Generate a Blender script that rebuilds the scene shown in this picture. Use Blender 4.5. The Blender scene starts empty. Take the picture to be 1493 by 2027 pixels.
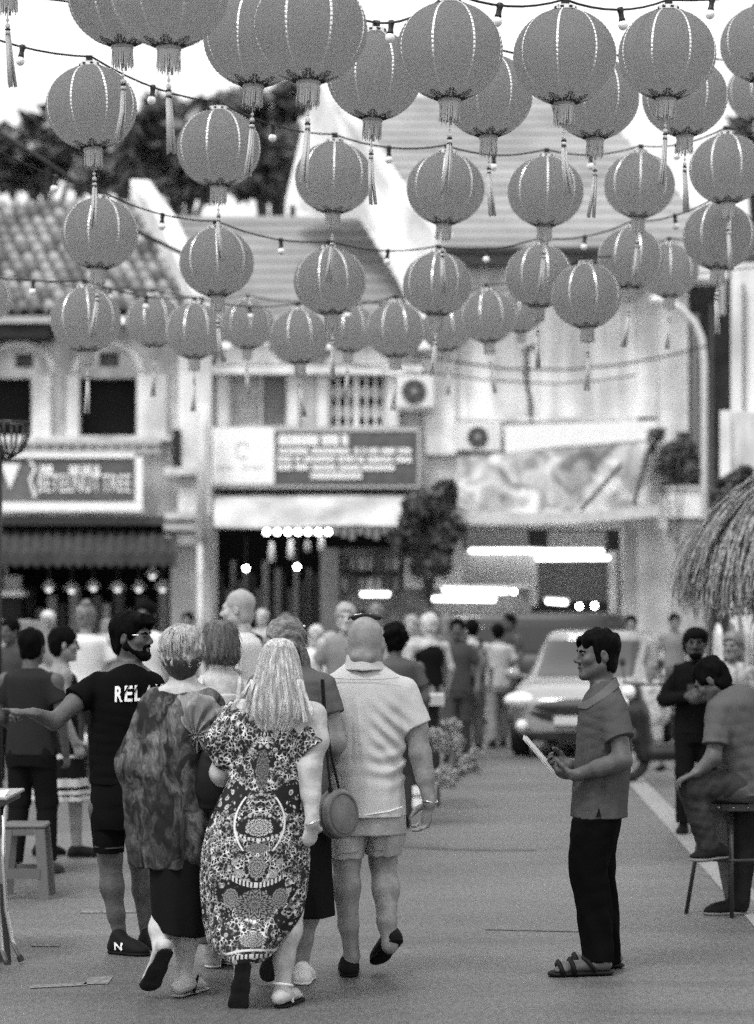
import bpy, math, random
import numpy as np
from mathutils import Vector, Matrix
from mathutils.bvhtree import BVHTree
random.seed(7); np.random.seed(7)
R = math.radians
SC = bpy.context.scene
# ------------------------------------------------------------------ camera
FPX = 4786.0; HC = 1.8; U0 = 746.5; HV = 1205.0       # focal length in photo pixels, eye height, principal column, horizon row
cam = bpy.data.cameras.new('camera'); camo = bpy.data.objects.new('camera', cam)
SC.collection.objects.link(camo); SC.camera = camo
camo.location = (0, 0, HC); camo.rotation_euler = (R(90), 0, 0)
cam.sensor_fit = 'VERTICAL'; cam.sensor_height = 36.0; cam.sensor_width = 36.0
cam.lens = 85.0; cam.shift_y = (HV - 1013.5) / 2027.0
cam.clip_start = 0.1; cam.clip_end = 3000
cam.dof.use_dof = True; cam.dof.focus_distance = 11.8; cam.dof.aperture_fstop = 1.9; cam.dof.aperture_blades = 0
# ------------------------------------------------------------------ sky and sun (black and white film: every light is neutral)
SUN_EL, SUN_AZ = R(60), R(215)
w = bpy.data.worlds.new("World"); SC.world = w; w.use_nodes = True
nt = w.node_tree; nt.nodes.clear()
wo = nt.nodes.new('ShaderNodeOutputWorld'); bg = nt.nodes.new('ShaderNodeBackground')
sk = nt.nodes.new('ShaderNodeTexSky'); sk.sky_type = 'NISHITA'; sk.sun_disc = False
sk.sun_elevation = SUN_EL; sk.sun_rotation = SUN_AZ; sk.air_density = 1.0; sk.dust_density = 6.0; sk.ozone_density = 1.0
bw = nt.nodes.new('ShaderNodeRGBToBW')
ov = nt.nodes.new('ShaderNodeMix'); ov.data_type = 'FLOAT'; ov.inputs[0].default_value = .85; ov.inputs[3].default_value = 6.0   # an even overcast layer over the clear sky
nt.links.new(sk.outputs[0], bw.inputs[0]); nt.links.new(bw.outputs[0], ov.inputs[2]); nt.links.new(ov.outputs[0], bg.inputs[0]); nt.links.new(bg.outputs[0], wo.inputs[0])
bg.inputs[1].default_value = 0.14
sl = bpy.data.lights.new('sun', 'SUN'); sl.energy = 1.7; sl.angle = R(16); sl.color = (1, 1, 1)
slo = bpy.data.objects.new('sun', sl); SC.collection.objects.link(slo)
slo.rotation_euler = (R(90) - SUN_EL, 0, R(180) - SUN_AZ)
sv = SC.view_settings; sv.view_transform = 'Standard'; sv.look = 'None'; sv.gamma = 1; sv.use_curve_mapping = False
sv.exposure = 0.72
SC.cycles.use_denoising = False; SC.cycles.use_adaptive_sampling = True; SC.cycles.adaptive_threshold = .07; SC.cycles.adaptive_min_samples = 24   # the grain of the fast film stays in
SC.cycles.sample_clamp_indirect = 3
SC.cycles.max_bounces = 6; SC.cycles.diffuse_bounces = 4; SC.cycles.glossy_bounces = 3; SC.cycles.transmission_bounces = 4
# ------------------------------------------------------------------ helpers
ORG = {}
def W(u, v, d): return Vector(((u - U0) / FPX * d, d, HC + (HV - v) / FPX * d))
def link(o): SC.collection.objects.link(o); return o
def thing(name, label, cat, loc=(0, 0, 0), group=None):
    o = bpy.data.objects.new(name, None); link(o); o.location = loc; o.empty_display_size = .1
    ORG[o] = Vector(loc); o['label'] = label; o['category'] = cat
    if group: o['group'] = group
    return o
def tag(o, label=None, cat=None, group=None, kind=None):
    if label: o['label'] = label
    if cat: o['category'] = cat
    if group: o['group'] = group
    if kind: o['kind'] = kind
    return o
def raw_mesh(name, V, F, mat, smooth=False):
    """V (n,3) array, F list/array of polygons"""
    me = bpy.data.meshes.new(name)
    V = np.asarray(V, dtype=np.float32).reshape(-1, 3)
    me.vertices.add(len(V)); me.vertices.foreach_set('co', V.ravel())
    if isinstance(F, np.ndarray):
        n, c = F.shape
        me.loops.add(n * c); me.loops.foreach_set('vertex_index', F.astype(np.int32).ravel())
        me.polygons.add(n); me.polygons.foreach_set('loop_start', np.arange(n, dtype=np.int32) * c)
    else:
        lens = np.array([len(f) for f in F], dtype=np.int32)
        me.loops.add(int(lens.sum())); me.loops.foreach_set('vertex_index', np.concatenate([np.asarray(f, dtype=np.int32) for f in F]) if len(F) else [])
        me.polygons.add(len(F)); me.polygons.foreach_set('loop_start', np.concatenate([[0], np.cumsum(lens)[:-1]]).astype(np.int32))
    me.polygons.foreach_set('use_smooth', np.full(len(me.polygons), bool(smooth)))
    me.update(calc_edges=True); me.validate()
    if mat: me.materials.append(mat)
    return me
def place(name, me, parent=None, label=None):
    o = bpy.data.objects.new(name, me); link(o)
    if parent is not None: o.parent = parent
    if label: o['label'] = label
    return o
def org(o):
    while o.parent is not None: o = o.parent
    return ORG.get(o, Vector((0, 0, 0)))
class MB:
    """collects shapes (world coordinates) for ONE mesh object"""
    def __init__(s): s.v = []; s.f = []; s.sm = False
    def add(s, vs, fs):
        b = len(s.v); s.v += [tuple(x) for x in vs]; s.f += [[i + b for i in f] for f in fs]; return s
    def box(s, x0, x1, y0, y1, z0, z1):
        return s.add([(x0, y0, z0), (x1, y0, z0), (x1, y1, z0), (x0, y1, z0), (x0, y0, z1), (x1, y0, z1), (x1, y1, z1), (x0, y1, z1)],
                     [(0, 3, 2, 1), (4, 5, 6, 7), (0, 1, 5, 4), (1, 2, 6, 5), (2, 3, 7, 6), (3, 0, 4, 7)])
    def pbox(s, u0, u1, v0, v1, d0, d1):          # front face seen at these photo pixels when it stands at distance d0
        a = W(u0, v1, d0); b = W(u1, v0, d0); return s.box(a.x, b.x, d0, d1, a.z, b.z)
    def tube(s, pts, r, n=8, cap=True):
        pts = [Vector(p) for p in pts]; m = len(pts)
        rs = r if isinstance(r, (list, tuple)) else [r] * m
        vs = []; up = Vector((0, 0, 1)); px = None
        for i, p in enumerate(pts):
            t = (pts[min(i + 1, m - 1)] - pts[max(i - 1, 0)])
            if t.length < 1e-9: t = Vector((0, 0, 1))
            t.normalize()
            if px is None:
                a = Vector((1, 0, 0)) if abs(t.x) < .8 else Vector((0, 1, 0)); px = (a - t * a.dot(t)).normalized()
            else:
                px = (px - t * px.dot(t)); px = px.normalized() if px.length > 1e-6 else Vector((1, 0, 0))
            q = t.cross(px)
            for k in range(n):
                an = 2 * math.pi * k / n; vs.append(p + (px * math.cos(an) + q * math.sin(an)) * rs[i])
        fs = [(i * n + k, i * n + (k + 1) % n, (i + 1) * n + (k + 1) % n, (i + 1) * n + k) for i in range(m - 1) for k in range(n)]
        if cap: fs += [tuple(reversed(range(n))), tuple(range((m - 1) * n, m * n))]
        return s.add(vs, fs)
    def lathe(s, prof, c=(0, 0, 0), n=24, axis='z', ax=None):
        c = Vector(c); vs = []
        if ax is None: ax = {'z': Vector((0, 0, 1)), 'x': Vector((1, 0, 0)), 'y': Vector((0, 1, 0))}[axis]
        ax = Vector(ax).normalized(); a = Vector((1, 0, 0)) if abs(ax.x) < .8 else Vector((0, 1, 0))
        p = (a - ax * a.dot(ax)).normalized(); q = ax.cross(p)
        for (r, z) in prof:
            for k in range(n):
                an = 2 * math.pi * k / n; vs.append(c + ax * z + (p * math.cos(an) + q * math.sin(an)) * r)
        m = len(prof)
        fs = [(i * n + k, i * n + (k + 1) % n, (i + 1) * n + (k + 1) % n, (i + 1) * n + k) for i in range(m - 1) for k in range(n)]
        if prof[0][0] > 1e-6: fs.append(tuple(reversed(range(n))))
        if prof[-1][0] > 1e-6: fs.append(tuple(range((m - 1) * n, m * n)))
        return s.add(vs, fs)
    def ball(s, c, r, n=12, sq=(1, 1, 1)):
        c = Vector(c); prof = [(max(1e-7, r * math.sin(math.pi * i / n)), -r * math.cos(math.pi * i / n)) for i in range(n + 1)]
        b = len(s.v); s.lathe(prof, (0, 0, 0), n * 2)
        for i in range(b, len(s.v)):
            x, y, z = s.v[i]; s.v[i] = (x * sq[0] + c.x, y * sq[1] + c.y, z * sq[2] + c.z)
        return s
    def prism(s, poly, ext):                      # poly: 3D outline, ext: extrusion vector
        n = len(poly); e = Vector(ext); P = [Vector(p) for p in poly]
        return s.add(P + [p + e for p in P], [tuple(range(n)), tuple(reversed(range(n, 2 * n)))] + [(i + n, (i + 1) % n + n, (i + 1) % n, i) for i in range(n)][::-1])
    def build(s, name, mat, parent=None, label=None, smooth=None, bevel=0):
        og = org(parent) if parent is not None else Vector((0, 0, 0))
        V = np.array(s.v, dtype=np.float64) - np.array(og)
        me = raw_mesh(name, V, s.f, mat, s.sm if smooth is None else smooth)
        o = place(name, me, parent, label)
        if bevel:
            md = o.modifiers.new('bevel', 'BEVEL'); md.width = bevel; md.segments = 2; md.limit_method = 'ANGLE'
        return o
def wall_holes(x0, x1, z0, z1, holes, y0, y1):
    """a wall slab from y0 (front) to y1 with rectangular openings"""
    m = MB(); xs = sorted({x0, x1, *[min(max(h[i], x0), x1) for h in holes for i in (0, 1)]}); zs = sorted({z0, z1, *[min(max(h[i], z0), z1) for h in holes for i in (2, 3)]})
    def solid(i, j):
        if i < 0 or j < 0 or i >= len(xs) - 1 or j >= len(zs) - 1: return False
        cx = (xs[i] + xs[i + 1]) / 2; cz = (zs[j] + zs[j + 1]) / 2
        return not any(h[0] < cx < h[1] and h[2] < cz < h[3] for h in holes)
    for i in range(len(xs) - 1):
        for j in range(len(zs) - 1):
            if not solid(i, j): continue
            a, b, c, d = xs[i], xs[i + 1], zs[j], zs[j + 1]
            m.add([(a, y0, c), (b, y0, c), (b, y0, d), (a, y0, d)], [(0, 1, 2, 3)]); m.add([(a, y1, c), (b, y1, c), (b, y1, d), (a, y1, d)], [(3, 2, 1, 0)])
            if not solid(i - 1, j): m.add([(a, y0, c), (a, y1, c), (a, y1, d), (a, y0, d)], [(3, 2, 1, 0)])
            if not solid(i + 1, j): m.add([(b, y0, c), (b, y1, c), (b, y1, d), (b, y0, d)], [(0, 1, 2, 3)])
            if not solid(i, j - 1): m.add([(a, y0, c), (b, y0, c), (b, y1, c), (a, y1, c)], [(3, 2, 1, 0)])
            if not solid(i, j + 1): m.add([(a, y0, d), (b, y0, d), (b, y1, d), (a, y1, d)], [(0, 1, 2, 3)])
    return m
def pholes(rects, d):
    out = []
    for (u0, u1, v0, v1) in rects:
        a = W(u0, v1, d); b = W(u1, v0, d); out.append((a.x, b.x, a.z, b.z))
    return out
def copy_tree(o, parent=None):
    c = o.copy(); link(c); c.parent = parent
    for ch in list(o.children): copy_tree(ch, c)
    return c
def text_mesh(txt, size, depth=.004, align='CENTER', bold=0):
    cu = bpy.data.curves.new('text', 'FONT'); cu.body = txt; cu.size = size; cu.extrude = depth; cu.align_x = align; cu.resolution_u = 4; cu.offset = bold
    o = bpy.data.objects.new('text', cu); link(o)
    dg = bpy.context.evaluated_depsgraph_get(); me = bpy.data.meshes.new_from_object(o.evaluated_get(dg))
    bpy.data.objects.remove(o); return me
# ------------------------------------------------------------------ materials (all neutral greys)
MATS = {}
def g3(g): return (g, g, g, 1)
def M(name, g, rough=.75, spec=.3, var=0, vs=6, bump=0, bs=60, st=(1, 1, 1), metal=0, coat=0, var2=0, vs2=1.2, sheen=0):
    if name in MATS: return MATS[name]
    m = bpy.data.materials.new(name); m.use_nodes = True; nt = m.node_tree; N = nt.nodes; L = nt.links
    b = N['Principled BSDF']; b.inputs['Base Color'].default_value = g3(g); b.inputs['Roughness'].default_value = rough
    b.inputs['Specular IOR Level'].default_value = spec; b.inputs['Metallic'].default_value = metal; b.inputs['Coat Weight'].default_value = coat
    if sheen: b.inputs['Sheen Weight'].default_value = sheen; b.inputs['Sheen Tint'].default_value = (1, 1, 1, 1)
    tc = N.new('ShaderNodeTexCoord'); mp = N.new('ShaderNodeMapping'); mp.inputs['Scale'].default_value = st; L.new(tc.outputs['Object'], mp.inputs[0])
    if var or var2:
        n1 = N.new('ShaderNodeTexNoise'); n1.inputs['Scale'].default_value = vs; n1.inputs['Detail'].default_value = 5; L.new(mp.outputs[0], n1.inputs[0])
        r1 = N.new('ShaderNodeMapRange'); r1.inputs[1].default_value = .3; r1.inputs[2].default_value = .7; r1.inputs[3].default_value = g * (1 - var); r1.inputs[4].default_value = g * (1 + var)
        L.new(n1.outputs[0], r1.inputs[0]); out = r1.outputs[0]
        if var2:
            n2 = N.new('ShaderNodeTexNoise'); n2.inputs['Scale'].default_value = vs2; n2.inputs['Detail'].default_value = 4; L.new(tc.outputs['Object'], n2.inputs[0])
            r2 = N.new('ShaderNodeMapRange'); r2.inputs[1].default_value = .35; r2.inputs[2].default_value = .65; r2.inputs[3].default_value = 1 - var2; r2.inputs[4].default_value = 1 + var2 * .5
            L.new(n2.outputs[0], r2.inputs[0]); mu = N.new('ShaderNodeMath'); mu.operation = 'MULTIPLY'; L.new(out, mu.inputs[0]); L.new(r2.outputs[0], mu.inputs[1]); out = mu.outputs[0]
        L.new(out, b.inputs['Base Color'])
    if bump:
        n3 = N.new('ShaderNodeTexNoise'); n3.inputs['Scale'].default_value = bs; n3.inputs['Detail'].default_value = 4; L.new(mp.outputs[0], n3.inputs[0])
        bp = N.new('ShaderNodeBump'); bp.inputs['Strength'].default_value = bump; bp.inputs['Distance'].default_value = .01; L.new(n3.outputs[0], bp.inputs['Height']); L.new(bp.outputs[0], b.inputs['Normal'])
    MATS[name] = m; return m
def emis(name, s, g=1):
    if name in MATS: return MATS[name]
    m = bpy.data.materials.new(name); m.use_nodes = True; b = m.node_tree.nodes['Principled BSDF']
    b.inputs['Base Color'].default_value = g3(.8); b.inputs['Emission Color'].default_value = g3(g); b.inputs['Emission Strength'].default_value = s
    MATS[name] = m; return m
def glass(name, g, rough=.08):
    m = M(name, g, rough, .6); return m
def nodes_of(m): return m.node_tree.nodes, m.node_tree.links, m.node_tree.nodes['Principled BSDF']
def mth(N, L, op, a, b=None, c=None):
    n = N.new('ShaderNodeMath'); n.operation = op
    for i, x in enumerate((a, b, c)):
        if x is None: continue
        if hasattr(x, 'is_output'): L.new(x, n.inputs[i])
        else: n.inputs[i].default_value = x
    return n.outputs[0]
# ------------------------------------------------------------------ implicit surfaces: every body, garment and head of hair is ONE smooth mesh
def nrm(v): v = np.asarray(v, float); return v / (np.linalg.norm(v) + 1e-12)
def smooth_levels(L, n=6):
    L = np.array(L, float); L = L[np.argsort(L[:, 0])]; s = L[:, 0]
    if len(L) < 3: return L
    out = []; m = np.zeros_like(L)
    for c in range(1, L.shape[1]):
        dl = np.diff(L[:, c]) / np.maximum(np.diff(s), 1e-6)
        m[0, c] = dl[0]; m[-1, c] = dl[-1]
        for i in range(1, len(s) - 1):
            m[i, c] = 0 if dl[i - 1] * dl[i] <= 0 else 2 * dl[i - 1] * dl[i] / (dl[i - 1] + dl[i])
    for i in range(len(s) - 1):
        h = s[i + 1] - s[i]
        for t in np.linspace(0, 1, n, endpoint=False):
            row = [s[i] + t * h]
            for c in range(1, L.shape[1]):
                row.append((2 * t**3 - 3 * t**2 + 1) * L[i, c] + (t**3 - 2 * t**2 + t) * h * m[i, c] + (-2 * t**3 + 3 * t**2) * L[i + 1, c] + (t**3 - t**2) * h * m[i + 1, c])
            out.append(row)
    out.append(list(L[-1])); return np.array(out)
class SDF:
    def __init__(s): s.p = []; s.post = []
    def _a(s, fn, lo, hi, k, op): s.p.append((fn, np.array(lo, float), np.array(hi, float), k, op)); return s
    def cone(s, a, b, ra, rb=None, k=.02, flat=None, op='u', cap=None):
        a = np.asarray(a, float); b = np.asarray(b, float); rb = ra if rb is None else rb; ba = b - a; L2 = max(float(ba @ ba), 1e-9)
        rm = max(ra, rb) * (1 if flat is None else max(1, flat[1])); lo = np.minimum(a, b) - rm; hi = np.maximum(a, b) + rm
        def fn(X, Y, Z):
            px, py, pz = X - a[0], Y - a[1], Z - a[2]
            h = np.clip((px * ba[0] + py * ba[1] + pz * ba[2]) / L2, 0, 1)
            qx, qy, qz = px - h * ba[0], py - h * ba[1], pz - h * ba[2]; r = ra + h * (rb - ra)
            if flat is not None:
                n = flat[0]; sc = 1 / flat[1] - 1; dn = (qx * n[0] + qy * n[1] + qz * n[2]) * sc
                qx, qy, qz = qx + n[0] * dn, qy + n[1] * dn, qz + n[2] * dn
            d = np.sqrt(qx * qx + qy * qy + qz * qz) - r
            if flat is not None: d = d * min(1, flat[1] * 1.3)
            if cap is not None:
                n = cap[1]; d = np.maximum(d, (X - cap[0][0]) * n[0] + (Y - cap[0][1]) * n[1] + (Z - cap[0][2]) * n[2])
            return d
        return s._a(fn, lo, hi, k, op)
    def sleeve(s, a, b, ra, rb, tilt=(0, 0, 0), k=.03):
        """an open ended sleeve cut square (or tilted) at b"""
        a = np.asarray(a, float); b = np.asarray(b, float); n = nrm(nrm(b - a) + np.asarray(tilt)); return s.cone(a, b + nrm(b - a) * .03, ra, rb, k, cap=(b, n))
    def chain(s, pts, rs, k=.02, **kw):
        for i in range(len(pts) - 1): s.cone(pts[i], pts[i + 1], rs[i], rs[i + 1], k, **kw)
        return s
    def ell(s, c, r, ax=None, k=.02, op='u'):
        c = np.asarray(c, float); r = np.asarray(r, float); A = np.eye(3) if ax is None else np.asarray(ax, float)
        e = np.abs(A.T) @ r
        def fn(X, Y, Z):
            px, py, pz = X - c[0], Y - c[1], Z - c[2]
            q = [(A[i, 0] * px + A[i, 1] * py + A[i, 2] * pz) for i in range(3)]
            k0 = np.sqrt((q[0] / r[0])**2 + (q[1] / r[1])**2 + (q[2] / r[2])**2); k1 = np.sqrt((q[0] / r[0]**2)**2 + (q[1] / r[1]**2)**2 + (q[2] / r[2]**2)**2)
            return k0 * (k0 - 1) / np.maximum(k1, 1e-6)
        return s._a(fn, c - e, c + e, k, op)
    def loft(s, lv, k=.02, fold=None, sq=2.0, op='u', sm=True):
        """lv rows: z, cx, cy, half width x, half depth y.  fold=(amp,n,phase,twist)"""
        L = smooth_levels(lv) if sm else np.array(sorted(lv)); z0, z1 = L[0, 0], L[-1, 0]
        lo = [(L[:, 1] - L[:, 3]).min() * 1, (L[:, 2] - L[:, 4]).min(), z0]; hi = [(L[:, 1] + L[:, 3]).max(), (L[:, 2] + L[:, 4]).max(), z1]
        ex = .06 if fold else .02; lo = np.array(lo) - [ex, ex, 0]; hi = np.array(hi) + [ex, ex, 0]
        def fn(X, Y, Z):
            cx, cy, a, b = [np.interp(Z, L[:, 0], L[:, i]).astype(np.float32) for i in (1, 2, 3, 4)]
            x = (X - cx) / a; y = (Y - cy) / b
            r = np.sqrt(x * x + y * y) if sq == 2.0 else (np.abs(x)**sq + np.abs(y)**sq)**(1 / sq)
            if fold is not None:
                for (am, n, ph, tw, p) in fold:
                    t = np.clip((z1 - Z) / max(z1 - z0, 1e-6), 0, 1)**p
                    r = r - am * t * np.sin(n * np.arctan2(y, x) + ph + tw * Z)
            d = (r - 1) * np.minimum(a, b)
            d = np.maximum(d, np.maximum(z0 - Z, Z - z1)); return d
        return s._a(fn, lo, hi, k, op)
    def half(s, pt, n):                            # keep only the side the normal points away from
        pt = np.asarray(pt, float); n = nrm(n)
        s.p.append((lambda X, Y, Z: (X - pt[0]) * n[0] + (Y - pt[1]) * n[1] + (Z - pt[2]) * n[2], None, None, 0, 'i')); return s
    def wrinkle(s, amp, freq, seed, aniso=(1, 1, 2.2), mask=None):
        rg = np.random.RandomState(seed); ws = []
        for i in range(7):
            v = nrm(rg.normal(size=3) * np.array(aniso)) * freq * 2.3 * rg.uniform(.45, 1.6); ws.append((v, rg.uniform(0, 6.28), rg.uniform(.4, 1), nrm(rg.normal(size=3)) * freq * .8, rg.uniform(0, 6.28)))
        def fn(x, y, z):
            o = 0
            for v, ph, a, v2, ph2 in ws:
                wq = np.sin(v2[0] * x + v2[1] * y + v2[2] * z + ph2)
                o = o + a * (1 - 2 * np.abs(np.sin(v[0] * x + v[1] * y + v[2] * z + ph + 1.1 * wq))) * np.maximum(0, .35 + .65 * np.sin(v2[1] * x - v2[0] * y + v2[2] * 1.3 * z + ph))
            o = o * amp * .3
            if mask is not None: o = o * mask(x, y, z)
            return o
        s.post.append(fn); return s
    def noise(s, fn): s.post.append(fn); return s
    def mesh(s, h, og=(0, 0, 0)):
        us = [p for p in s.p if p[1] is not None and p[4] == 'u']
        lo = np.min([p[1] for p in us], 0) - 3 * h - .012; hi = np.max([p[2] for p in us], 0) + 3 * h + .012
        n = np.maximum(np.ceil((hi - lo) / h).astype(int) + 1, 4)
        ax = [(lo[i] + h * np.arange(n[i])).astype(np.float32) for i in range(3)]
        F = np.full(tuple(n), .5, np.float32)
        for fn, a, b, k, op in s.p:
            if a is None: sl = [slice(0, n[i]) for i in range(3)]
            else:
                m = k + 2 * h
                sl = [slice(max(0, int((a[i] - m - lo[i]) / h)), min(n[i], int((b[i] + m - lo[i]) / h) + 2)) for i in range(3)]
                if any(q.start >= q.stop for q in sl): continue
            X = ax[0][sl[0]][:, None, None]; Y = ax[1][sl[1]][None, :, None]; Z = ax[2][sl[2]][None, None, :]
            D = fn(X, Y, Z).astype(np.float32); G = F[tuple(sl)]
            if op == 'u':
                if k > 0: hh = np.maximum(k - np.abs(G - D), 0) / k; F[tuple(sl)] = np.minimum(G, D) - hh * hh * (k * .25)
                else: F[tuple(sl)] = np.minimum(G, D)
            elif op == 's':
                D = -D
                if k > 0: hh = np.maximum(k - np.abs(G - D), 0) / k; F[tuple(sl)] = np.maximum(G, D) + hh * hh * (k * .25)
                else: F[tuple(sl)] = np.maximum(G, D)
            else: F[tuple(sl)] = np.maximum(G, D)
        if s.post:
            I = np.nonzero(np.abs(F) < .035)
            x, y, z = ax[0][I[0]], ax[1][I[1]], ax[2][I[2]]
            for fn in s.post: F[I] += fn(x, y, z).astype(np.float32)
        for q in (0, -1): F[q] = .1; F[:, q] = .1; F[:, :, q] = .1
        V, Q = nets(F, h, lo); return V - np.array(og), Q
    def build(s, name, mat, parent, h=.006, label=None):
        V, Q = s.mesh(h, org(parent)); me = raw_mesh(name, V, Q, mat, True); return place(name, me, parent, label)
def nets(F, h, lo):
    ins = F < 0; A = ins.astype(np.uint8)
    c = A[:-1] + A[1:]; c = c[:, :-1] + c[:, 1:]; c = c[:, :, :-1] + c[:, :, 1:]
    I, J, K = np.nonzero((c > 0) & (c < 8)); n = len(I)
    cor = [(0, 0, 0), (1, 0, 0), (0, 1, 0), (1, 1, 0), (0, 0, 1), (1, 0, 1), (0, 1, 1), (1, 1, 1)]
    val = [F[I + a, J + b, K + d] for a, b, d in cor]
    acc = np.zeros((n, 3), np.float32); cnt = np.zeros(n, np.float32)
    for a in range(8):
        for b in range(a + 1, 8):
            ca, cb = np.array(cor[a]), np.array(cor[b])
            if np.abs(ca - cb).sum() != 1: continue
            x = (val[a] < 0) != (val[b] < 0); t = np.where(x, val[a] / np.where(x, val[a] - val[b], 1), 0)
            acc += np.where(x[:, None], ca + t[:, None] * (cb - ca), 0); cnt += x
    V = lo + h * (np.stack([I, J, K], 1) + acc / cnt[:, None])
    vid = np.full(c.shape, -1, np.int32); vid[I, J, K] = np.arange(n)
    Q = []
    def quads(e, f, sel):
        q = np.stack(e, 1); fl = ~f; q[fl] = q[fl][:, ::-1]; Q.append(q)
    i, j, k = np.nonzero(ins[:-1, 1:-1, 1:-1] != ins[1:, 1:-1, 1:-1]); j = j + 1; k = k + 1
    quads([vid[i, j - 1, k - 1], vid[i, j, k - 1], vid[i, j, k], vid[i, j - 1, k]], ins[i, j, k], 0)
    i, j, k = np.nonzero(ins[1:-1, :-1, 1:-1] != ins[1:-1, 1:, 1:-1]); i = i + 1; k = k + 1
    quads([vid[i - 1, j, k - 1], vid[i - 1, j, k], vid[i, j, k], vid[i, j, k - 1]], ins[i, j, k], 0)
    i, j, k = np.nonzero(ins[1:-1, 1:-1, :-1] != ins[1:-1, 1:-1, 1:]); i = i + 1; j = j + 1
    quads([vid[i - 1, j - 1, k], vid[i, j - 1, k], vid[i, j, k], vid[i - 1, j, k]], ins[i, j, k], 0)
    return V, np.concatenate(Q)
# ------------------------------------------------------------------ ground
def ground_mat(name, g, sc=1.0):
    m = M(name, g, .5, .45); N, L, b = nodes_of(m)
    tc = N.new('ShaderNodeTexCoord')
    def noise(scale, det, st=(1, 1, 1)):
        mp = N.new('ShaderNodeMapping'); mp.inputs['Scale'].default_value = st; L.new(tc.outputs['Object'], mp.inputs[0])
        n = N.new('ShaderNodeTexNoise'); n.inputs['Scale'].default_value = scale; n.inputs['Detail'].default_value = det; L.new(mp.outputs[0], n.inputs[0]); return n.outputs[0]
    a = noise(150, 2, (1, .35, 1)); c = noise(.5, 5, (.6, 1, 1)); e = noise(1.5, 6, (.3, 1.3, 1)); s = noise(42, 3, (1, .3, 1))
    v = mth(N, L, 'MULTIPLY_ADD', a, 2.2, -.1); v2 = mth(N, L, 'MULTIPLY_ADD', c, 1.2, .4); v3 = mth(N, L, 'MULTIPLY_ADD', e, .8, .6); v4 = mth(N, L, 'MULTIPLY_ADD', s, 1.3, .35)
    t = mth(N, L, 'MULTIPLY', v, v2); t = mth(N, L, 'MULTIPLY', t, v3); t = mth(N, L, 'MULTIPLY', t, v4); e2 = noise(1.1, 6, (.3, 1.7, 1)); sm = N.new('ShaderNodeMapRange'); sm.inputs[1].default_value = .56; sm.inputs[2].default_value = .66; sm.inputs[3].default_value = 1; sm.inputs[4].default_value = .8; L.new(e2, sm.inputs[0]); t = mth(N, L, 'MULTIPLY', t, sm.outputs[0]); t = mth(N, L, 'MULTIPLY', t, g * 1.08)
    L.new(t, b.inputs['Base Color'])
    bp = N.new('ShaderNodeBump'); bp.inputs['Strength'].default_value = .5; bp.inputs['Distance'].default_value = .006; L.new(a, bp.inputs['Height']); L.new(bp.outputs[0], b.inputs['Normal'])
    return m
asph = ground_mat('asphalt', .082)
tag(MB().add([(-400, -60, 0), (400, -60, 0), (400, 900, 0), (-400, 900, 0)], [(0, 1, 2, 3)]).build('ground', asph), kind='structure')
paint = M('road_paint', .22, .7, .2, var=.35, vs=18)
chalk = M('worn_paint', .16, .8, .1, var=.6, vs=40)
mb = MB(); N_ = 26
for i in range(N_):
    y0 = 13.2 + i * (43 - 13.2) / N_; y1 = y0 + (43 - 13.2) / N_
    xc = lambda y: 1.68 + .0405 * y; hw = .1
    mb.add([(xc(y0) - hw, y0, .004), (xc(y0) + hw, y0, .004), (xc(y1) + hw, y1, .004), (xc(y1) - hw, y1, .004)], [(0, 1, 2, 3)])
tag(mb.build('road_edge_line', paint), kind='structure')
def gpt(u, v, z=.004):
    d = (HC - z) * FPX / (v - HV); return ((u - U0) / FPX * d, d, z)
mb = MB()
for q in ([(60, 1950), (172, 1944), (172, 1950), (60, 1956)], [(165, 1948), (178, 1934), (225, 1932), (214, 1947)], [(158, 1802), (275, 1802), (275, 1806), (158, 1807)], [(60, 1868), (120, 1866), (118, 1873), (62, 1873)]):
    mb.add([gpt(*p) for p in q], [(3, 2, 1, 0)])
tag(mb.build('worn_road_mark', chalk), kind='structure')
tar = M('tar', .075, .5, .4, var=.3)
mb = MB()
for q in ([(800, 1672), (935, 1678), (1062, 1679), (1062, 1683), (935, 1683), (800, 1677)], [(960, 1838), (1150, 1842), (1150, 1844), (960, 1840)]):
    mb.add([gpt(*p) for p in q], [tuple(reversed(range(len(q))))])
tag(mb.build('tar_seam', tar), kind='structure')
pave = M('paving', .3, .8, .2, var=.25, vs=3)
tag(MB().box(-40, 40, 42.6, 52, .0, .14).build('pavement', pave), kind='structure')

# ------------------------------------------------------------------ background shophouses
DB = 45.0
white = M('limewash', .7, .85, .15, var=.2, vs=2.2, var2=.36, vs2=.9, st=(1.4, 1, .16))
white2 = M('streaked_limewash', .7, .85, .15, var=.3, vs=2.6, st=(1.6, 1, .1), var2=.32, vs2=.8)
grey_wall = M('grey_plaster', .4, .85, .15, var=.2, vs=2)
midw = M('pale_plaster', .56, .85, .15, var=.3, vs=2.4, var2=.35, st=(1.3, 1, .25))
dark = M('dark_interior', .012, .9, .1)  # near black: deep shade behind the openings put into the colour
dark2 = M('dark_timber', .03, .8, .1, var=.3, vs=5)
awn = M('dark_awning', .045, .7, .2, var=.3, vs=4, st=(1, 1, .2))
wawn = M('pale_awning', .5, .7, .2, var=.3, vs=1.3, var2=.3, vs2=.6)
board = M('sign_grey', .13, .6, .3, var=.2)
boardw = M('sign_white', .86, .5, .3, var=.05)
boardd = M('sign_dark', .1, .5, .3, var=.2)
tile_m = M('roof_tile', .24, .85, .2, var=.6, vs=3.2, var2=.45, vs2=1.5)
roof_m = M('roof_sheet', .24, .8, .2, var=.14, vs=1.2, st=(.4, 1, 1), var2=.12)
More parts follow.
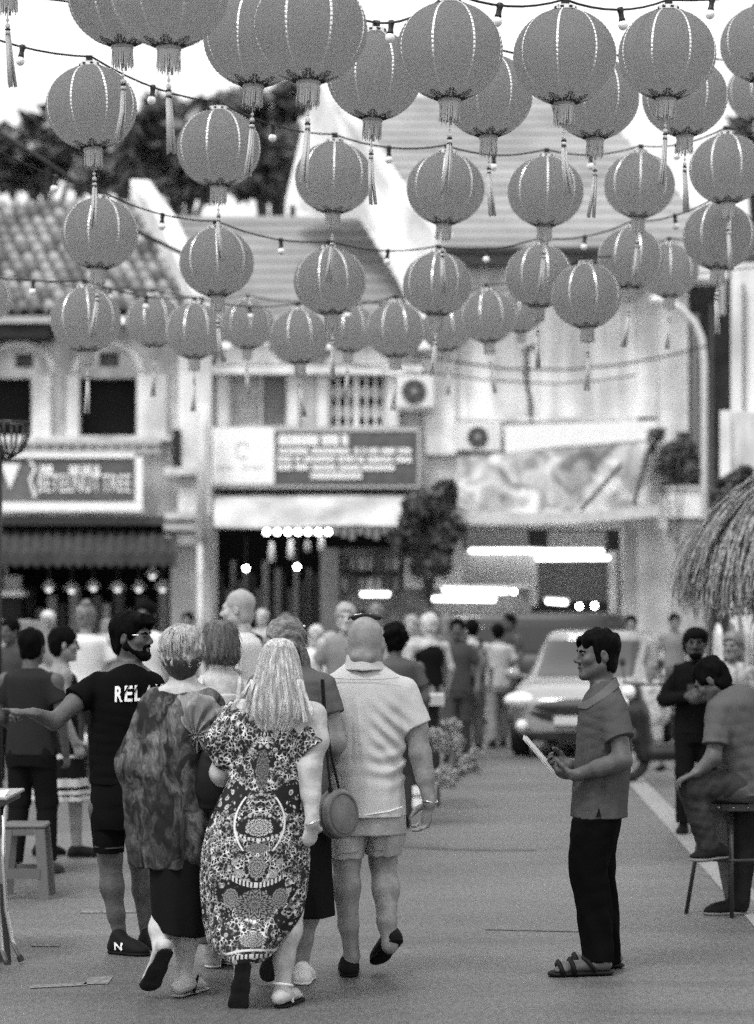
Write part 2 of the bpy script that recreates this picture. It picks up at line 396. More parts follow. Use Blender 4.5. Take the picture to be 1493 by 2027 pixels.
roof_m2 = M('old_roof_sheet', .27, .8, .2, var=.16, vs=1.2, st=(.4, 1, 1), var2=.14)
glassd = M('window_glass', .02, .12, .6)
metal_d = M('dark_metal', .04, .45, .5)
metal_l = M('pale_metal', .62, .4, .5, var=.1)
ac_m = M('ac_casing', .7, .5, .3)
leaf_d = M('leaf_dark', .13, .45, .5, var=.75, vs=.9)
leaf_s = M('leaf_shrub', .08, .5, .35, var=.7, vs=1.6); leaf_m = M('leaf_mid', .11, .55, .35, var=.4, vs=2)
bark = M('bark', .1, .9, .1, var=.3)
tube_m = emis('tube_light', 4); bulb_e = emis('lit_bulb', 22); bulb_soft = emis('lit_shade', 3.5)

def P(name, parent, mat, *rects, label=None, bevel=0):
    m = MB()
    for r in rects: m.pbox(*r)
    return m.build(name, mat, parent, label, bevel=bevel)
def strokes(u0, u1, v0, v1, d, seed, wd=9, gap=1):
    """a run of raised letter-like strokes, too blurred in the photograph to be read"""
    rg = random.Random(seed); m = MB(); u = u0
    while u < u1 - 3:
        e = min(u + wd * rg.uniform(.6, 1.15), u1)
        m.pbox(u, e, v0 + (v1 - v0) * .12, v1 - (v1 - v0) * .12, d + .012, d + .02)
        m.pbox(u, u + (e - u) * .32, v0, v1, d, d + .02)
        if True: m.pbox(u + (e - u) * .32, e, v0, v0 + (v1 - v0) * .3, d + .002, d + .02)
        if True: m.pbox(u + (e - u) * .32, e, v1 - (v1 - v0) * .3, v1, d + .002, d + .02)
        if rg.random() < .8: m.pbox(e - (e - u) * .3, e, v0 + (v1 - v0) * .3, v1 - (v1 - v0) * .3, d + .002, d + .02)
        if rg.random() < .6: m.pbox(u + (e - u) * .32, e - (e - u) * .3, v0 + (v1 - v0) * .42, v0 + (v1 - v0) * .6, d + .004, d + .02)
        u = e + gap + (rg.random() < .16) * 5
    return m
# --- left shophouse
A = thing('shophouse', 'pale shophouse with two black upstairs windows and a clay tile roof', 'building', W(120, 1396, DB))
hA = pholes([(-60, 62, 748, 862), (157, 270, 748, 862), (-110, 338, 1046, 1420), (30, 66, 700, 728), (196, 236, 697, 726), (-190, -120, 748, 862)], DB)
x0 = W(-260, 0, DB).x; xA = W(352, 0, DB).x
wall_holes(x0, xA, 0.14, W(0, 640, DB).z, hA, DB, DB + .35).build('wall', midw, A)
for (a, b) in ((-60, 62), (157, 270), (-190, -120)): 
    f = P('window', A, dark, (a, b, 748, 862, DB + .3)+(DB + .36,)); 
P('vent', A, boardd, (30, 66, 700, 728, DB + .2, DB + .3)); P('vent', A, boardd, (196, 236, 697, 726, DB + .2, DB + .3))
for (a, b) in ((64, 100), (132, 156), (272, 330)): P('pilaster', A, white, (a, b, 742, 868, DB - .14, DB - .002))
for uc in (40, 214):
    m = MB(); r0, r1 = .72, .58; c = W(uc, 742, DB); pts = []
    for k in range(15):
        t = math.pi * k / 14; pts.append((c.x + math.cos(t) * .62, DB - .05, c.z + math.sin(t) * .6))
    m.tube(pts, .075, 6); m.build('arch_moulding', white, A, smooth=True)
P('sill', A, white, (-70, 340, 862, 872, DB - .25, DB - .003))
for i in range(18): u_ = -60 + i * 22; h_ = (30, 60, 20, 45)[i % 4]; P('goods', A, M('stock_%d' % (i % 5), (.05, .16, .3, .09, .22)[i % 5], .7, .2), (u_, u_ + 13 + 4 * (i % 2), 1225 - h_, 1330, DB + 1.2 + .2 * (i % 3), DB + 1.5 + .2 * (i % 3)))
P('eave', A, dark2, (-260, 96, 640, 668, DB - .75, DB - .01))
P('fascia', A, grey_wall, (-260, 100, 626, 639, DB - .82, DB - .02))
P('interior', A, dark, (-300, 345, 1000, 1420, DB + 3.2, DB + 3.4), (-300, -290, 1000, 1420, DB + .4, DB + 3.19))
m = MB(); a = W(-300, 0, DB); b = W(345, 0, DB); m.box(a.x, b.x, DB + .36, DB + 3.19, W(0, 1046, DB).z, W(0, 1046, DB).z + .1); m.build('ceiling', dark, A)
# tile roof: barrel tiles, each its own part
z_e = W(0, 622, DB - .7).z; e = Vector((0, 0, 0))
run = Vector((-1.4, 3.2, W(0, 622, DB - .7).z * 0 + 2.55)); nrow, ncol = 12, 24
xl = W(-250, 0, DB).x; xr = W(398, 0, DB).x
N, L, b = nodes_of(tile_m); oi = N.new('ShaderNodeObjectInfo'); src = b.inputs['Base Color'].links[0].from_socket; L.new(mth(N, L, 'MULTIPLY', src, mth(N, L, 'MULTIPLY_ADD', oi.outputs['Random'], 1.3, .35)), b.inputs['Base Color'])
def tile_mesh():
    m = MB(); wv, ln = .205, .36; n = 5; vs = []
    for t in (0, 1):
        for k in range(n + 1):
            an = math.pi * k / n; vs.append((-math.cos(an) * wv * .5 * (1 - .12 * t), t * ln, math.sin(an) * wv * .42))
    for t in (0, 1):
        for k in range(n + 1):
            an = math.pi * k / n; vs.append((-math.cos(an) * wv * .42 * (1 - .12 * t), t * ln, math.sin(an) * wv * .34 - .004))
    q = n + 1; fs = [(k, k + 1, q + k + 1, q + k) for k in range(n)] + [(2 * q + k + 1, 2 * q + k, 3 * q + k, 3 * q + k + 1) for k in range(n)] + [(2 * q + k, 2 * q + k + 1, k + 1, k) for k in range(n)]
    return raw_mesh('tile', m.add(vs, fs).v, m.f, tile_m, False)
tm = tile_mesh(); rb = MB(); og_r = Vector((xl, DB - .75, z_e))
rb.add([og_r - Vector((0, 0, .05)), Vector((xr, DB - .75, z_e - .05)), Vector((xr, DB - .75, z_e - .05)) + run, og_r - Vector((0, 0, .05)) + run], [(0, 1, 2, 3)])
rb.build('roof_deck', M('roof_gap', .09, .9, .1, var=.3), A)
yaw = math.atan2(run.x, run.y); pit = math.atan2(run.z, math.hypot(run.x, run.y)); tl = run.length / nrow
for i in range(nrow):
    for j in range(ncol):
        o = place('tile', tm, A); p = og_r + run * (i / nrow) + Vector(((xr - xl) * (j + .5) / ncol, 0, .02 + random.uniform(-.012, .012)))
        o.location = p - ORG[A]; o.rotation_euler = (pit - .06, 0, -yaw + random.uniform(-.05, .05)); s_ = (xr - xl) / ncol / .205; o.scale = (s_ * random.uniform(.9, .98), tl / .36 * 1.05, s_)
def parapet(parent, pts, wd, name='parapet', mat=white):
    m = MB()
    for a, b in zip(pts[:-1], pts[1:]):
        a = Vector(a); b = Vector(b); h = Vector((0, 0, .55)); x = Vector((wd, 0, 0))
        m.add([a, a + x, b + x, b, a + h, a + x + h, b + x + h, b + h], [(0, 3, 2, 1), (4, 5, 6, 7), (0, 1, 5, 4), (1, 2, 6, 5), (2, 3, 7, 6), (3, 0, 4, 7)])
    return m.build(name, mat, parent)
pa = Vector((W(385, 0, DB).x, DB - .8, z_e - .15)); parapet(A, [pa, pa + run * .55 + Vector((0, 0, .22)), pa + run * 1.03], .36)
# hotel sign on the balcony
hs = thing('shop_sign', 'grey framed sign board reading BETEL NUT TREE under the black windows', 'sign', W(135, 1012, DB - .7))
P('board', hs, board, (-70, 268, 908, 992, DB - .7, DB - .6))
P('frame', hs, boardw, (-70, 282, 994, 1012, DB - .76, DB - .6), (268, 282, 905, 993, DB - .76, DB - .6), (-70, 266, 897, 906, DB - .76, DB - .6))
P('top_band', hs, boardd, (108, 135, 918, 940, DB - .73, DB - .702), (202, 264, 918, 942, DB - .73, DB - .702), (78, 262, 976, 990, DB - .73, DB - .702))
strokes(80, 104, 921, 938, DB - .73, 3, 6).build('lettering', boardw, hs)['kind'] = 'stuff'; strokes(137, 200, 922, 940, DB - .73, 5, 6).build('lettering', boardw, hs)['kind'] = 'stuff'
for (t, uc, wpx) in (('BETEL', 110, 66), ('NUT', 172, 52), ('TREE', 231, 56)):
    me = text_mesh(t, 1, .02); xs = [v.co.x for v in me.vertices]; zs = [v.co.y for v in me.vertices]; k = DB / FPX
    sx = wpx * k / (max(xs) - min(xs)); sz = 34 * k / (max(zs) - min(zs)); c = W(uc, 974, DB - .73)
    V = [((v.co.x - (max(xs) + min(xs)) / 2) * sx + c.x - ORG[hs].x, c.y - v.co.z - ORG[hs].y, v.co.y * sz + c.z - ORG[hs].z) for v in me.vertices]
    mm = raw_mesh('lettering', V, [list(p.vertices) for p in me.polygons], boardw); place('lettering', mm, hs)
m = MB(); m.add([W(2, 918, DB - .72), W(40, 918, DB - .72), W(20, 968, DB - .72)], [(0, 2, 1)]); m.tube([W(60, 912, DB - .73), W(70, 930, DB - .73), W(60, 950, DB - .73), W(70, 985, DB - .73)], .03, 6); m.build('emblem', boardw, hs)
# balcony rail, awning, lamps
P('balcony_rail', A, grey_wall, (-90, 318, 872, 880, DB - .5, DB - .44), (-90, 318, 890, 897, DB - .5, DB - .44), *[(u, u + 4, 880, 890, DB - .49, DB - .45) for u in range(-90, 318, 22)])
aw = thing('awning', 'dark ribbed awning over the black shop front under the grey framed sign', 'awning', W(120, 1115, DB - 1.2))
m = MB(); n = 44
for i in range(n):
    ua, ub = -110 + 460 * i / n, -110 + 460 * (i + 1) / n; o = .05 if i % 2 else 0
    a, b = W(ua, 1040, DB - .02), W(ub, 1040, DB - .02); c, d_ = W(ua, 1098, DB - 1.3), W(ub, 1098, DB - 1.3)
    e2, f2 = c - Vector((0, 0, .17 + o)), d_ - Vector((0, 0, .17 + o)); z = Vector((0, 0, o))
    m.add([a + z, b + z, d_ + z, c + z, e2, f2], [(3, 2, 1, 0), (4, 5, 2, 3)])
m.build('canopy', awn, aw); P('frame', aw, metal_d, (-112, 352, 1021, 1039, DB - .6, DB - .02))
for i, (u, v) in enumerate(((97, 1160), (142, 1163), (185, 1158), (233, 1160), (275, 1160), (322, 1160), (302, 1134))):
    l = thing('pendant_lamp', ['leftmost dim pendant lamp in the dark shop', 'second dim pendant lamp from the left in the dark shop', 'third dim pendant lamp from the left in the dark shop', 'fourth dim pendant lamp from the left, middle of the row in the dark shop', 'fifth dim pendant lamp from the left in the dark shop', 'rightmost dim pendant lamp in the dark shop', 'dim pendant lamp hung higher than the rest in the dark shop'][i], 'lamp', W(u, v, DB + .5), 'dim lamps in the dark shop')
    m = MB(); c = W(u, v, DB + .5); m.lathe([(.02, .12), (.13 + .03 * (i % 2), -.03), (.12, -.05), (.0001, .0)], c, 12); m.build('shade', M('lamp_shade_grey', .5, .5, .3), l, smooth=True)
    MB().ball(c - Vector((0, 0, .06)), .055, 8).build('bulb', emis('dim_bulb', .8), l, smooth=True); MB().tube([c + Vector((0, 0, .12)), c + Vector((0, 0, .45))], .008, 5).build('cord', metal_d, l)
t = thing('counter', 'pale counter top at the left edge of the dark shop', 'counter', W(20, 1180, DB + 1)); P('top', t, boardw, (-60, 46, 1170, 1180, DB + .6, DB + 1.2)); P('base', t, dark2, (-60, 40, 1181, 1360, DB + .7, DB + 1.15)); P('till', t, M('till_grey', .45, .6), (8, 40, 1140, 1169, DB + .8, DB + 1.1), (10, 14, 1120, 1139, DB + .8, DB + .9))
# party wall, console ledge and white pipe
pw = thing('party_wall', 'pale party wall with weathered grey consoles between the two shophouses', 'wall', W(385, 1396, DB))
P('wall', pw, white, (353, 419, 690, 1020, DB - .3, DB + .4)); P('pier', pw, grey_wall, (339, 419, 1021, 1396, DB - .3, DB + .4))
for i, (v0, v1, g, e) in enumerate(((925, 940, 16, .2), (945, 958, 4, .1), (1015, 1028, 12, .35), (1036, 1050, 18, .45), (1058, 1078, 6, .3))): P('console', pw, grey_wall if i % 2 else midw, (330 - g * .3, 392 + g * .5, v0, v1, DB - .3 - e, DB - .301))
P('niche', pw, dark2, (342, 358, 850, 930, DB - .36, DB - .302))
mb = MB(); mb.tube([W(397, 1398, DB - .9), W(397, 1070, DB - .9)], .055, 10); mb.tube([W(397, 1070, DB - .9), W(404, 850, DB - .9), W(404, 800, DB - .9)], .1, 10); o = mb.build('drain_pipe', white, None, smooth=True); tag(o, 'white pipe standing at the corner between grey framed sign and white board', 'pipe')
# --- middle shophouse
B = thing('shophouse', 'low pale shophouse with white barred window, shutters and a plain grey roof', 'building', W(620, 1396, DB))
hB = pholes([(520, 566, 744, 842), (655, 760, 744, 845), (428, 800, 1046, 1420), (460, 515, 746, 842)], DB)
wall_holes(W(420, 0, DB).x, W(836, 0, DB).x, .14, W(0, 690, DB).z, hB, DB, DB + .35).build('wall', midw, B)
s1 = P('shutter', B, M('shutter_mid', .2, .7, .2, var=.1), (520, 566, 744, 842, DB + .1, DB + .2)); s2 = P('shutter', B, M('shutter_pale', .42, .7, .2, var=.1), (460, 515, 746, 842, DB + .1, DB + .2))
for s_, u0, u1, mt in ((s1, 522, 564, 'shutter_mid'), (s2, 462, 513, 'shutter_pale')):
    for i in range(10): P('slat', s_, MATS[mt], (u0, u1, 748 + i * 9.4, 754 + i * 9.4, DB + .07, DB + .099))
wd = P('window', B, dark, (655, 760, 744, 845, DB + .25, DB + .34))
for u in (652, 667, 685, 700, 723, 741, 757): P('bar', wd, boardw, (u, u + (11 if u == 700 else 5), 744, 845, DB + .05, DB + .1))
for v0, v1 in ((744, 749), (766, 786), (804, 826), (842, 846)): P('rail', wd, midw, (655, 760, v0, v1, DB + .101, DB + .13))
P('cornice', B, white, (420, 836, 724, 740, DB - .3, DB - .003)); 
for (a, b) in ((430, 452), (570, 590), (628, 650), (766, 790)): P('pilaster', B, white, (a, b, 741, 845, DB - .12, DB - .003))
for uc in (493, 706):
    c = W(uc, 722, DB - .1); m = MB(); m.prism([(c.x - .62, DB - .2, c.z), (c.x + .62, DB - .2, c.z), (c.x + .3, DB - .2, c.z + .38), (c.x, DB - .2, c.z + .5), (c.x - .3, DB - .2, c.z + .38)], (0, .18, 0)); m.build('pediment', white, B)
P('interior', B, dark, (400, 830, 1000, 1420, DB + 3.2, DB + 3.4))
def roof(parent, e0, e1, rn, mat, rows, name='roof'):
    m = MB(); e0, e1, rn = Vector(e0), Vector(e1), Vector(rn)
    for i in range(rows):
        a = rn * (i / rows); b = rn * ((i + 1) / rows); z = Vector((0, 0, .05)); m.add([e0 + a, e1 + a, e1 + b - z, e0 + b - z, e0 + a - z, e1 + a - z], [(0, 1, 2, 3), (4, 5, 1, 0)])
    return m.build(name, mat, parent)
zB = W(0, 655, DB - .5).z
roof(B, (W(400, 0, DB).x, DB - .5, zB), (W(850, 0, DB).x, DB - .5, zB), (-1.35, 3.6, 2.75), roof_m, 12)
P('eave', B, grey_wall, (420, 838, 658, 672, DB - .45, DB - .01))
# big white firewall between the roofs
pb = Vector((W(852, 0, DB).x, DB - .6, W(0, 690, DB).z)); m = MB()
prof = [(852, 690, 0), (866, 600, 0), (862, 462, 0), (760, 350, .9), (690, 240, 1.5), (640, 172, 2.0), (606, 225, 2.4), (566, 395, 2.9), (600, 420, 2.5), (700, 420, 1.4), (752, 480, .8), (800, 580, .3), (836, 690, 0)]
m.prism([W(u, v, DB - .7 + o) for u, v, o in prof], (.32, .25, 0)); fw = m.build('firewall', white); ORG[fw] = Vector((0, 0, 0)); tag(fw, 'white stepped firewall rising diagonally between the two grey roofs', 'wall')
# air conditioners
def aircon(uc, vc, wpx, hpx, r, lab):
    t = thing('air_conditioner', lab, 'air conditioner', W(uc, vc, DB - .45)); c = W(uc, vc, DB - .45); k = DB / FPX
    MB().box(c.x - wpx * k / 2, c.x + wpx * k / 2, DB - .45, DB - .05, c.z - hpx * k / 2, c.z + hpx * k / 2).build('casing', ac_m, t, bevel=.02)
    q = c + Vector((-.02, -.012, 0)); MB().lathe([(r * k, 0), (r * k, .012), (r * k * .9, .012)], q - Vector((0, .012, 0)), 28, 'y').build('fan_grille', metal_d, t)
    for i in range(5): 
        an = i * 2 * math.pi / 5; m = MB(); ex = Vector((math.cos(an), 0, math.sin(an))); ey = Vector((-math.sin(an), 0, math.cos(an))); p = q - Vector((0, .02, 0))
        m.add([p + ex * .04, p + ex * r * k * .85 - ey * .03, p + ex * r * k * .85 + ey * .06, p + ex * .05 + ey * .03], [(0, 1, 2, 3)]); m.build('fan_blade', M('fan_blade_grey', .1, .5), t)
    MB().lathe([(.05, 0), (.05, .02), (.0001, .025)], q - Vector((0, .04, 0)), 14, 'y').build('hub', M('hub_grey', .3, .5), t)
    MB().box(c.x - wpx * k * .45, c.x + wpx * k * .45, DB - .42, DB - .02, c.z - hpx * k / 2 - .06, c.z - hpx * k / 2 - .003).build('bracket', grey_wall, t)
aircon(822, 775, 74, 62, 24, 'air conditioner with dark fan on the wall beside the barred window')
aircon(948, 865, 88, 56, 20, 'air conditioner with dark fan on the ledge above the patterned banner')
# shop sign with lines of text
ss = thing('shop_sign', 'long shop sign with white left panel and dark panel full of white lines', 'sign', W(625, 962, DB - .4))
P('white_panel', ss, boardw, (421, 543, 846, 958, DB - .45, DB - .35)); P('dark_panel', ss, boardd, (544, 826, 855, 960, DB - .45, DB - .35)); P('frame', ss, M('sign_rim', .45, .5), (544, 830, 846, 854, DB - .47, DB - .35), (827, 832, 855, 966, DB - .47, DB - .35), (420, 826, 961, 966, DB - .47, DB - .35))
for i, (u0, u1, v0, v1) in enumerate(((552, 690, 861, 881), (552, 612, 887, 898), (618, 692, 887, 898), (702, 822, 887, 898), (550, 596, 903, 914), (602, 704, 903, 914), (708, 820, 904, 915), (550, 612, 919, 930), (618, 712, 920, 931), (716, 782, 920, 931), (616, 716, 935, 948))):
    strokes(u0, u1, v0, v1, DB - .475, 20 + i, 8 if i else 13).build('lettering', boardw, ss)['kind'] = 'stuff'
m = MB(); c = W(480, 890, DB - .452); m.tube([c + Vector((.12 * math.cos(a), 0, .14 * math.sin(a))) for a in np.linspace(.3, 5.4, 14)], .02, 5); m.build('emblem', M('faint_print', .55, .6), ss); strokes(428, 462, 922, 930, DB - .455, 77, 6).build('lettering', MATS['faint_print'], ss)['kind'] = 'stuff'; strokes(480, 522, 922, 930, DB - .455, 78, 6).build('lettering', MATS['faint_print'], ss)['kind'] = 'stuff'
aw = thing('awning', 'smooth pale awning over the lamp lit shop under the shop sign', 'awning', W(610, 1045, DB - 1.4))
m = MB(); n = 16
for i in range(n):
    ua, ub = 424 + 386 * i / n, 424 + 386 * (i + 1) / n
    a, b = W(ua, 968, DB - .1), W(ub, 968, DB - .1); s1_ = 6 * math.sin(i * 1.2); c, d_ = W(ua, 1042 + 3 * math.sin(i * .4), DB - 1.5), W(ub, 1042 + 3 * math.sin((i + 1) * .4), DB - 1.5); mid1 = (a + c) / 2 + Vector((0, -.05, .1)); mid2 = (b + d_) / 2 + Vector((0, -.05, .1))
    m.add([a, b, mid2, mid1, d_, c], [(3, 2, 1, 0), (5, 4, 2, 3)])
m.build('canopy', wawn, aw, smooth=True); P('rail', aw, dark2, (420, 832, 966, 970, DB - .6, DB - .1))
for i in range(9): P('hem_flap', aw, M('flap_grey', .22, .8), (660 + i * 16, 671 + i * 16, 1046, 1058 + 5 * (i % 3), DB - 1.48, DB - 1.46))
for i, u in enumerate((528, 549, 570, 590, 610, 630, 650)):
    l = thing('lantern_lamp', '%s of the seven lit globe lamps under the pale awning' % ('leftmost one', 'second from left', 'third from left', 'middle one', 'third from right', 'second from right', 'rightmost one')[i], 'lamp', W(u, 1053, DB - 1.3), 'lit globe lamps under the pale awning'); c = W(u, 1053, DB - 1.3)
    MB().ball(c, .05, 8).build('globe', emis('lit_globe', 9), l, smooth=True); MB().tube([c + Vector((0, 0, .07)), c + Vector((0, 0, .2))], .02, 6).build('socket', metal_d, l)
for i, (u, v0, v1, g) in enumerate(((538, 1072, 1112, .6), (576, 1068, 1105, .75), (609, 1070, 1092, .35), (637, 1062, 1090, .6))):
    o = MB().tube([W(u, v0, DB - 1.3), W(u, (v0 + v1) / 2, DB - 1.3), W(u, v1, DB - 1.3)], [.03, .055, .06], 8).build('hanging_tassel', M('tassel_%d' % (g * 100), g, .7), None, smooth=True); tag(o, ('longest pale tassel, leftmost below the lit globe lamps', 'bright tassel second from left below the lit globe lamps', 'dim short tassel third from left below the lit globe lamps', 'rightmost tassel below the lit globe lamps')[i], 'tassel', 'tassels under the globe lamps')
for (u, v, rr, lab) in ((487, 1125, .04, 'bright bare bulb in the shop left of centre under the pale awning'), (588, 1122, .04, 'bright bare bulb under the globe lamps, right of the other bulb')):
    l = thing('shop_bulb', lab, 'lamp', W(u, v, DB + .6)); c = W(u, v, DB + .6); MB().ball(c, rr, 8).build('bulb', bulb_e, l, smooth=True); MB().tube([c + Vector((0, 0, rr)), c + Vector((0, 0, .6))], .012, 5).build('cord', metal_d, l)
for i in range(16): u_ = 432 + i * 12.5; h_ = (70, 40, 95, 55, 80)[i % 5]; P('goods', B, M('stock_%d' % (i % 5), (.05, .16, .3, .09, .22)[i % 5], .7, .2), (u_, u_ + 8 + 3 * (i % 2), 1205 - h_, 1330, DB + 1.6 + .15 * (i % 3), DB + 1.9 + .15 * (i % 3)))
P('post', B, M('post_grey', .24, .8, .2, var=.2), (634, 670, 1085, 1396, DB - .1, DB + .1)); P('shelf_wall', B, M('shelf_grey', .15, .8, .2, var=.6, vs=3), (671, 800, 1085, 1396, DB + .4, DB + .6))
for i in range(14): P('goods', B, M('goods_%d' % (i % 4), (.1, .22, .4, .3)[i % 4], .7, .2), (676 + (i % 7) * 17, 688 + (i % 7) * 17, 1105 + (i // 7) * 40, 1128 + (i // 7) * 40, DB + .1, DB + .399))
# --- right building
C = thing('corner_building', 'tall white streaked corner building with big grey roof and open lit ground floor', 'building', W(1100, 1396, DB))
hC = pholes([(915, 1232, 1046, 1420)], DB)
wall_holes(W(837, 0, DB).x, W(1362, 0, DB).x, .14, W(0, 505, DB).z, hC, DB - .05, DB + .35).build('wall', white2, C)
zc = W(0, 492, DB - .9).z
roof(C, (W(872, 0, DB).x, DB - .9, zc), (W(1440, 0, DB).x, DB - .9, zc), (-2.2, 6.2, 4.15), roof_m2, 18)
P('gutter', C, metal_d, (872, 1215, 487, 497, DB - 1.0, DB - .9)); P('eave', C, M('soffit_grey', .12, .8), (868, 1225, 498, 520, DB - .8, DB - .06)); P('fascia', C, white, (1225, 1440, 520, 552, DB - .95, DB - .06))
m = MB(); m.tube([W(1042, 688, DB - .1), W(1043, 760, DB - .1), W(1050, 790, DB - .1), W(1052, 845, DB - .1)], .035, 6); m.tube([W(1042, 688, DB - .1), W(1062, 684, DB - .1)], .03, 6); m.build('conduit', metal_d, C)
P('string_course', C, midw, (900, 1300, 826, 834, DB - .12, DB - .053))
P('pilaster', C, white, (842, 902, 600, 900, DB - .2, DB - .053)); P('pilaster', C, white, (1262, 1300, 600, 850, DB - .12, DB - .053)); P('pier', C, white, (1262, 1332, 1046, 1396, DB - .25, DB - .053)); P('pier', C, grey_wall, (1236, 1261, 1046, 1396, DB - .15, DB - .053))
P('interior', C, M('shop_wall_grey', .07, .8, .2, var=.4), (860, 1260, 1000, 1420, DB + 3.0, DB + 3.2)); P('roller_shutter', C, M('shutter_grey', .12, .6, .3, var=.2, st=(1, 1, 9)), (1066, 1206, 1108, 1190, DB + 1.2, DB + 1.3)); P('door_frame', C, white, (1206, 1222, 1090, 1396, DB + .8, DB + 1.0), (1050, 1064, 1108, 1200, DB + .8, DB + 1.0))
P('pale_board_glow', C, M('sheet_white', .4, .6, .2, var=.1), (800, 1062, 1088, 1158, DB + .36, DB + .42)); P('pale_board_glow', C, MATS['sheet_white'], (920, 1045, 1050, 1082, DB + 1.2, DB + 1.3), (1085, 1200, 1052, 1084, DB + 1.2, DB + 1.3))  # upper two panels: glow above the tubes put into a pale colour
lb = thing('fascia_board', 'white slanted fascia board above the patterned banner', 'board', W(1150, 880, DB - .5)); m = MB()
m.prism([W(1000, 842, DB - .5), W(1300, 832, DB - .5), W(1303, 872, DB - .5), W(1110, 884, DB - .5), W(1000, 900, DB - .5)], (0, .3, 0)); m.build('panel', boardw, lb); m = MB(); m.tube([W(910, 893, DB - .55), W(1010, 900, DB - .55), W(1110, 888, DB - .55), W(1303, 874, DB - .55)], .04, 6); m.build('bottom_rail', metal_d, lb)
bn = thing('patterned_banner', 'large cloth banner with blurred pale swirls hung over the open corner shop', 'banner', W(1090, 1000, DB - .9))
bm_ = M('banner_print', .5, .8, .2); N, L, b = nodes_of(bm_); tc = N.new('ShaderNodeTexCoord'); n1 = N.new('ShaderNodeTexNoise'); n1.inputs['Scale'].default_value = 1.7; n1.inputs['Detail'].default_value = 2; n1.inputs['Distortion'].default_value = 1.6; L.new(tc.outputs['Object'], n1.inputs[0])
cr = N.new('ShaderNodeValToRGB'); cr.color_ramp.elements[0].position = .32; cr.color_ramp.elements[0].color = g3(.2); cr.color_ramp.elements[1].position = .62; cr.color_ramp.elements[1].color = g3(.78); e_ = cr.color_ramp.elements.new(.48); e_.color = g3(.5); L.new(n1.outputs[0], cr.inputs[0]); L.new(cr.outputs[0], b.inputs['Base Color'])
m = MB(); nx, nz = 30, 8; vs = []
for j in range(nz + 1):
    for i in range(nx + 1):
        t = i / nx; s_ = j / nz; u = 906 + (1285 - 906) * t; vt = 905 - 30 * t; vb = 1004 - 4 * t + 18 * math.sin(math.pi * t); v = vt + (vb - vt) * s_; vs.append(W(u, v, DB - .75 + .06 * math.sin(9 * t) + .05 * math.sin(17 * t + 4 * s_)))
m.add(vs, [(j * (nx + 1) + i, (j + 1) * (nx + 1) + i, (j + 1) * (nx + 1) + i + 1, j * (nx + 1) + i + 1) for j in range(nz) for i in range(nx)]); m.build('cloth', bm_, bn, smooth=True)
m = MB(); m.tube([W(1285, 885, DB - .85), W(1255, 1000, DB - .85)], .035, 6); m.tube([W(1230, 920, DB - .9), W(1150, 1010, DB - .9)], .035, 6); m.build('stay', metal_d, bn)
lg = thing('canopy_ledge', 'curved pale canopy ledge below the patterned banner', 'ledge', W(1090, 1045, DB - .9)); m = MB(); nx = 24; 
for i in range(nx):
    t0, t1 = i / nx, (i + 1) / nx; f = lambda t: (W(905 + 400 * t, 1008 + 10 * math.sin(math.pi * t) - 8 * t, DB - 1.0), W(905 + 400 * t, 1036 + 12 * math.sin(math.pi * t * .8) - 22 * t, DB - 1.0))
    (a, c), (b_, d_) = f(t0), f(t1); yv = Vector((0, .9, 0)); m.add([a, b_, d_, c, a + yv, b_ + yv, d_ + yv, c + yv], [(3, 2, 1, 0), (0, 1, 5, 4), (7, 6, 2, 3)])
m.build('slab', M('ledge_pale', .6, .8, .2, var=.15), lg)
def tube_light(u0, v0, u1, v1, d, lab):
    t = thing('tube_light', lab, 'lamp', W((u0 + u1) / 2, (v0 + v1) / 2, d)); MB().tube([W(u0, v0, d), W(u1, v1, d)], .03, 8).build('tube', tube_m, t, smooth=True)
    MB().tube([W(u0 - 3, v0 - 5, d + .05), W(u1 + 3, v1 - 5, d + .05)], .03, 4).build('fitting', boardw, t)
tube_light(930, 1091, 1060, 1091, DB + .2, 'upper left fluorescent tube in the open corner shop'); tube_light(1062, 1092, 1194, 1092, DB + .2, 'upper right fluorescent tube in the open corner shop')
tube_light(1062, 1106, 1206, 1105, DB + .1, 'fluorescent tube hung lowest of the upper three in the corner shop'); tube_light(852, 1186, 980, 1188, DB - .9, 'lower of two stacked fluorescent tubes above the dark van'); tube_light(878, 1168, 1005, 1172, DB - .9, 'upper of two stacked fluorescent tubes above the dark van'); tube_light(715, 1177, 771, 1177, DB + .05, 'short fluorescent tube over the heads left of the corner shop'); tube_light(1082, 1191, 1122, 1194, DB - .6, 'shortest fluorescent tube beside two round bulbs')
for u, v, lab in ((1017, 1171, 'round bulb at the right end of the stacked tubes'), (1147, 1200, 'left of two round bulbs above the pale car'), (1177, 1199, 'right of two round bulbs above the pale car'), (1206, 1243, 'single round bulb just behind the young man in the polo shirt')):
    l = thing('shop_bulb', lab, 'lamp', W(u, v, DB - .6)); c = W(u, v, DB - .6); MB().ball(c, .04, 8).build('bulb', bulb_e, l, smooth=True); MB().tube([c + Vector((0, 0, .05)), c + Vector((0, 0, .16))], .03, 6).build('socket', metal_d, l)
# shop counter hall under the tubes
ct = thing('food_stall', 'long pale food stall counter under the fluorescent tubes', 'stall', W(960, 1396, DB - 1)); P('counter', ct, M('counter_grey', .2, .7, .2, var=.4, vs=2), (800, 1050, 1215, 1396, DB - .8, DB - .2)); P('back_board', ct, M('menu_grey', .16, .7, .2, var=.5, vs=2.5), (800, 1050, 1158, 1214, DB - .3, DB - .2)); P('rail', ct, metal_l, (800, 1050, 1158, 1163, DB - .8, DB - .76))
